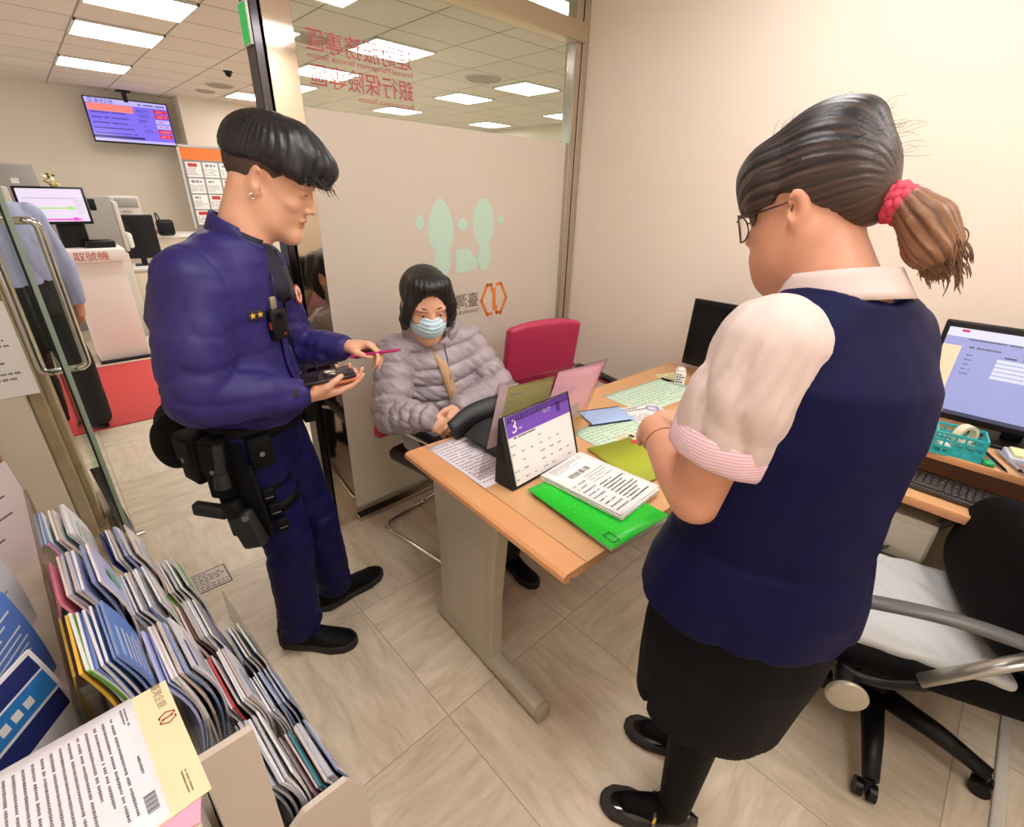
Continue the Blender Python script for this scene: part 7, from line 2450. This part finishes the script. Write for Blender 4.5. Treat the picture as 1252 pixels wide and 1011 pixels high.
def pocket(tier, y, w, n, H, cover, accent, ink, style, lead, label, lean=-7, bow=0.012, t=0.0042, seed=0):
    x0, x1, zs_ = TIERS[tier]
    rnd = random.Random(seed + 77)
    span = (x1 - x0) - 0.022
    px_ = span / n
    group = label
    a = math.radians(RR)
    ph = rnd.uniform(0, 3)
    for i in range(n):
        first = lead[i] if i < len(lead) else None
        edge = EDGES[rnd.choice([0, 0, 0, 1, 1, 2, 3])] if first is None else C[first]
        cov = C[first] if first else cover
        bw = bow * (0.35 + 0.9 * abs(math.sin(ph + i * 0.45)))
        o = leaflet_mesh(w, H, min(t, px_ * rnd.uniform(0.45, 0.8)), bw, seed * 31 + i, style).build('leaflet', [cov, edge, accent, ink])
        xl = x0 + 0.016 + px_ * i
        yl = y + rnd.uniform(-0.004, 0.004)
        o.location = (RX + xl * math.cos(a) - yl * math.sin(a), RY + xl * math.sin(a) + yl * math.cos(a), zs_ + 0.0015)
        o.rotation_euler = (0, math.radians(lean + rnd.uniform(-1.2, 1.2)), math.radians(RR + rnd.uniform(-1, 1)))
        o.scale = (1, 1, 1 + rnd.uniform(-0.015, 0.02))
        tag(o, label, 'leaflet', group)
pocket(0, 0.325, 0.15, 9, 0.215, C['white'], C['green'], C['grey'], 'text', ['sky', 'pink'], 'leaflets with green headed white covers in the far back pocket', seed=1, bow=0.016)
pocket(0, 0.115, 0.15, 9, 0.215, C['lilac'], C['green'], C['white'], 'ball', ['pink', 'rose'], 'leaflets with a green ball on lilac covers in the back row', seed=2, bow=0.016)
pocket(0, -0.10, 0.16, 9, 0.215, C['blue'], C['sky'], C['white'], 'text', ['yellow', 'white', 'grass'], 'leaflets with blue covers and yellow spine in the near back pocket', seed=3, bow=0.012)
pocket(1, 0.325, 0.15, 8, 0.22, C['white'], C['grey'], C['grey'], 'text', ['navy', 'navy'], 'leaflets with dark spines in the far pocket of the second row', seed=4, bow=0.016)
pocket(1, 0.115, 0.15, 8, 0.22, C['grey'], C['white'], C['white'], 'band', [], 'leaflets with grey covers in the middle of the second row', seed=5, bow=0.018)
pocket(1, -0.10, 0.16, 8, 0.22, C['white'], C['purple'], C['grey'], 'text', ['lilac', 'lilac'], 'leaflets with lilac spines and white covers behind the form stand', seed=6, bow=0.016)
pocket(2, 0.325, 0.15, 7, 0.21, C['white'], C['grass'], C['grey'], 'plain', ['grass'], 'leaflets with green edges in the far pocket of the third row', seed=7, bow=0.014)
pocket(2, 0.115, 0.15, 8, 0.21, C['white'], C['purple'], C['grey'], 'band', ['rose', 'brown'], 'leaflets with a bold purple band in the third row', seed=8, bow=0.018)
pocket(2, -0.10, 0.16, 8, 0.21, C['white'], C['blue'], C['grey'], 'text', ['white', 'white', 'red'], 'leaflets with white and blue edges in the near third row', seed=9, bow=0.016)
pocket(3, 0.13, 0.13, 5, 0.19, C['grey'], C['teal'], C['sky'], 'plain', ['brown', 'grey'], 'grey and brown leaflets in the far front pocket', seed=10, bow=0.012)
pocket(3, -0.07, 0.12, 8, 0.20, C['blue'], C['sky'], C['navy'], 'plain', ['white', 'white', 'white'], 'leaflets with bright blue covers in the front pocket', seed=11, bow=0.012)
pocket(3, -0.28, 0.15, 9, 0.20, C['white'], C['red'], C['rose'], 'text', ['rose', 'rose', 'teal'], 'pale pink edged leaflets in the nearest front pocket', seed=12, bow=0.020)
pocket(2, -0.295, 0.16, 7, 0.20, C['white'], C['grey'], C['grey'], 'text', ['grey'], 'white leaflets beside the near end plate of the rack', seed=13, bow=0.014)

# left leaflet holder with posters, blue leaflets and a big brochure
lh = thing('leaflet_holder', 'clear leaflet holder at the left edge behind the rack', 'holder', (-0.265, 1.06, 0), 3)
MB().box((0, 0, 0.35), (0.20, 0.66, 0.70), bevel=0.004).build('base', M_BEI, lh)
MB().box((0.098, 0, 0.75), (0.003, 0.64, 0.10)).build('front_lip', M_CLR, lh)
MB().box((0, -0.328, 0.78), (0.20, 0.004, 0.16)).build('side_lip', M_CLR, lh)
def upright(name, label, cat, w, H, t, mats, style, x, y, z, rz, lean, n=1, dx=0.006, seed=3, bow=0.008, group=None):
    p = None
    for i in range(n):
        if p is None:
            p = o = leaflet_mesh(w, H, t, bow, seed, style).build(name, mats)
        else:
            o = p.copy(); COL.objects.link(o)
        a = math.radians(rz)
        o.location = (x + dx * i * math.cos(a), y + dx * i * math.sin(a), z)
        o.rotation_euler = (0, math.radians(lean), a)
        tag(o, label, cat, group)
upright('leaflet', 'deep blue leaflets at the left edge behind the smoky panel', 'leaflet', 0.15, 0.21, 0.006, [C['blue'], EDGES[2], C['sky'], C['white']], 'text', -0.292, 1.07, 0.702, -24, -6, 9, 0.0085, 5, 0.006, 'deep blue leaflets at the left edge')
upright('brochure', 'blue and white brochure with bold lettering in front of the deep blue leaflets', 'brochure', 0.19, 0.185, 0.004, [C['white'], EDGES[0], mat('brochure_blue', '#2E7CC4', 0.4), C['navy']], 'band', -0.225, 0.865, 0.702, -38, -10, 1, 0.008, 6)
upright('leaflet', 'white printed sheets standing behind the deep blue leaflets', 'leaflet', 0.16, 0.23, 0.003, [C['white'], EDGES[0], C['grey'], C['grey']], 'text', -0.275, 1.24, 0.702, -24, -7, 3, 0.012, 7, 0.01, 'white printed sheets in the left holder')
ps = leaflet_mesh(0.34, 0.26, 0.004, 0.0, 9, 'text').build('poster_board', [mat('poster_rose', '#E9D9D6', 0.5), EDGES[0], L_('poster_pink', '#D9A9A6'), C['brown']])
ps.location = (-0.285, 1.475, 0.70); ps.rotation_euler = (0, math.radians(-6), math.radians(-40))
tag(ps, 'pale pink printed board at the left edge near the rack’s far end', 'board')
pb_ = MB().box((-0.30, 1.50, 0.35), (0.22, 0.22, 0.698), bevel=0.004).build('pedestal', M_BEI)
tag(pb_, 'beige pedestal carrying the pale pink printed board', 'pedestal')

# form stand with form, envelopes
fs_ = thing('form_stand', 'beige box stand carrying the printed form in the near left corner', 'stand', (-0.245, 0.575, 0))
MB().box((0, 0, 0.43), (0.395, 0.245, 0.86), bevel=0.004).build('body', M_BEI, fs_)
MB().box((-0.05, 0.119, 0.885), (0.30, 0.004, 0.05)).build('tray_side', M_BEI, fs_)
rnd = random.Random(6)
for i in range(6):
    e = MB().box((0, 0, 0.005), (0.33 - 0.004 * i, 0.205, 0.0098), 0, bevel=0.002)
    o = e.build('form_pad', [mat('pad_white', '#E9E4DE', 0.6) if i % 2 else mat('pad_cream', '#DDD0BC', 0.6)])
    o.location = (-0.215 + rnd.uniform(-0.004, 0.012), 0.578 + rnd.uniform(-0.005, 0.003), 0.8605 + 0.0105 * i)
    o.rotation_euler = (0, 0, math.radians(rnd.uniform(-2, 2)))
    tag(o, 'pads of paper stacked under the yellow envelope and form', 'paper pad', 'paper pads in the form stand')
o = MB().box((0, 0, 0.0015), (0.06, 0.05, 0.003)).build('pink_slip', mat('slip_pink', '#F0A9C4', 0.6))
o.location = (-0.062, 0.492, 0.9237); o.rotation_euler = (0, 0, math.radians(-14))
tag(o, 'pink slip sticking out under the yellow envelope', 'slip')
UPX = Matrix(((0, 1, 0, 0), (-1, 0, 0, 0), (0, 0, 1, 0), (0, 0, 0, 1)))      # text runs along -y, top towards +x
ev = MB().box((0, 0, 0.001), (0.20, 0.205, 0.0016))
hexlogo(ev, 0.0, 0.0, 0.010, Matrix.Translation((0.087, 0.036, 0.0021)) @ UPX, 1)
ev.text('臺灣企銀', 0.012, 2, Matrix.Translation((0.082, 0.105, 0.0021)) @ UPX)
ev.lines(0.0, 0.0, 0.035, 0.008, 2, 2, Matrix.Translation((0.078, -0.055, 0.0021)) @ UPX, 0, 0.5, 3, 0.002)
evo = ev.build('envelope', [mat('envelope_yellow', '#E9DBB2', 0.55), mat('logo_dark_red', '#9E3A2E', 0.5), mat('envelope_ink', '#7A6A4A', 0.6)])
evo.location = (-0.125, 0.586, 0.9270); evo.rotation_euler = (0, 0, math.radians(3))
tag(evo, 'pale yellow envelope with a small dark red hexagon logo under the form', 'envelope')
FW, FH = 0.205, 0.29
fm_ = sheet(FH, FW, 0.0006, 0.0)
F = Matrix.Translation((0, 0, 0.0011)) @ UPX          # form coordinates: u along the text (0..FW), v towards the top
def fx(u, v):
    return u - FW / 2, v - FH / 2
def frect(u0, v0, u1, v1, mi=1):
    a, b = fx(u0, v0); c_, d = fx(u1, v1)
    fm_.rect(a, b, c_, d, 0, mi, F)
for k in range(16):
    a, b = fx(0.018, 0.262 - k * 0.0088)
    fm_.lines(a, b, a + 0.165, b + 0.0045, 1, 1, F, 0, 0.7, k + 3, 0.0034)
a, b = fx(0.012, 0.274); fm_.lines(a, b, a + 0.035, b + 0.008, 2, 1, F, 0, 0.55, 8, 0.003)
a, b = fx(0.10, 0.277); fm_.lines(a, b, a + 0.03, b + 0.004, 1, 1, F, 0, 0.7, 4, 0.003)
for k in range(12):                                     # bar code
    frect(0.160 + k * 0.0022, 0.272, 0.160 + k * 0.0022 + (0.0012 if k % 3 else 0.0018), 0.284)
for v in (0.095, 0.082, 0.066, 0.050, 0.034, 0.018, 0.006):
    frect(0.010, v, 0.195, v + 0.0006)
for u in (0.010, 0.075, 0.12, 0.195):
    frect(u, 0.006, u + 0.0006, 0.0955)
frect(0.0106, 0.018, 0.040, 0.050, 2)
for k in range(5):
    a, b = fx(0.080, 0.086 - k * 0.016); fm_.lines(a, b - 0.002, a + 0.10, b + 0.002, 1, 1, F, 0, 0.8, k + 30, 0.003)
    a, b = fx(0.014, 0.086 - k * 0.016); fm_.lines(a, b - 0.002, a + 0.045, b + 0.002, 1, 1, F, 0, 0.8, k + 40, 0.003)
fmo = fm_.build('paper_form', [mat('form_white', '#E4E2E8', 0.6), mat('form_ink', '#6E6E76', 0.6), mat('form_grey', '#C9C8CE', 0.6)])
fmo.location = (-0.212, 0.583, 0.9290); fmo.rotation_euler = (0, 0, math.radians(3))
tag(fmo, 'large printed form with a table lying on top in the near left corner', 'form')
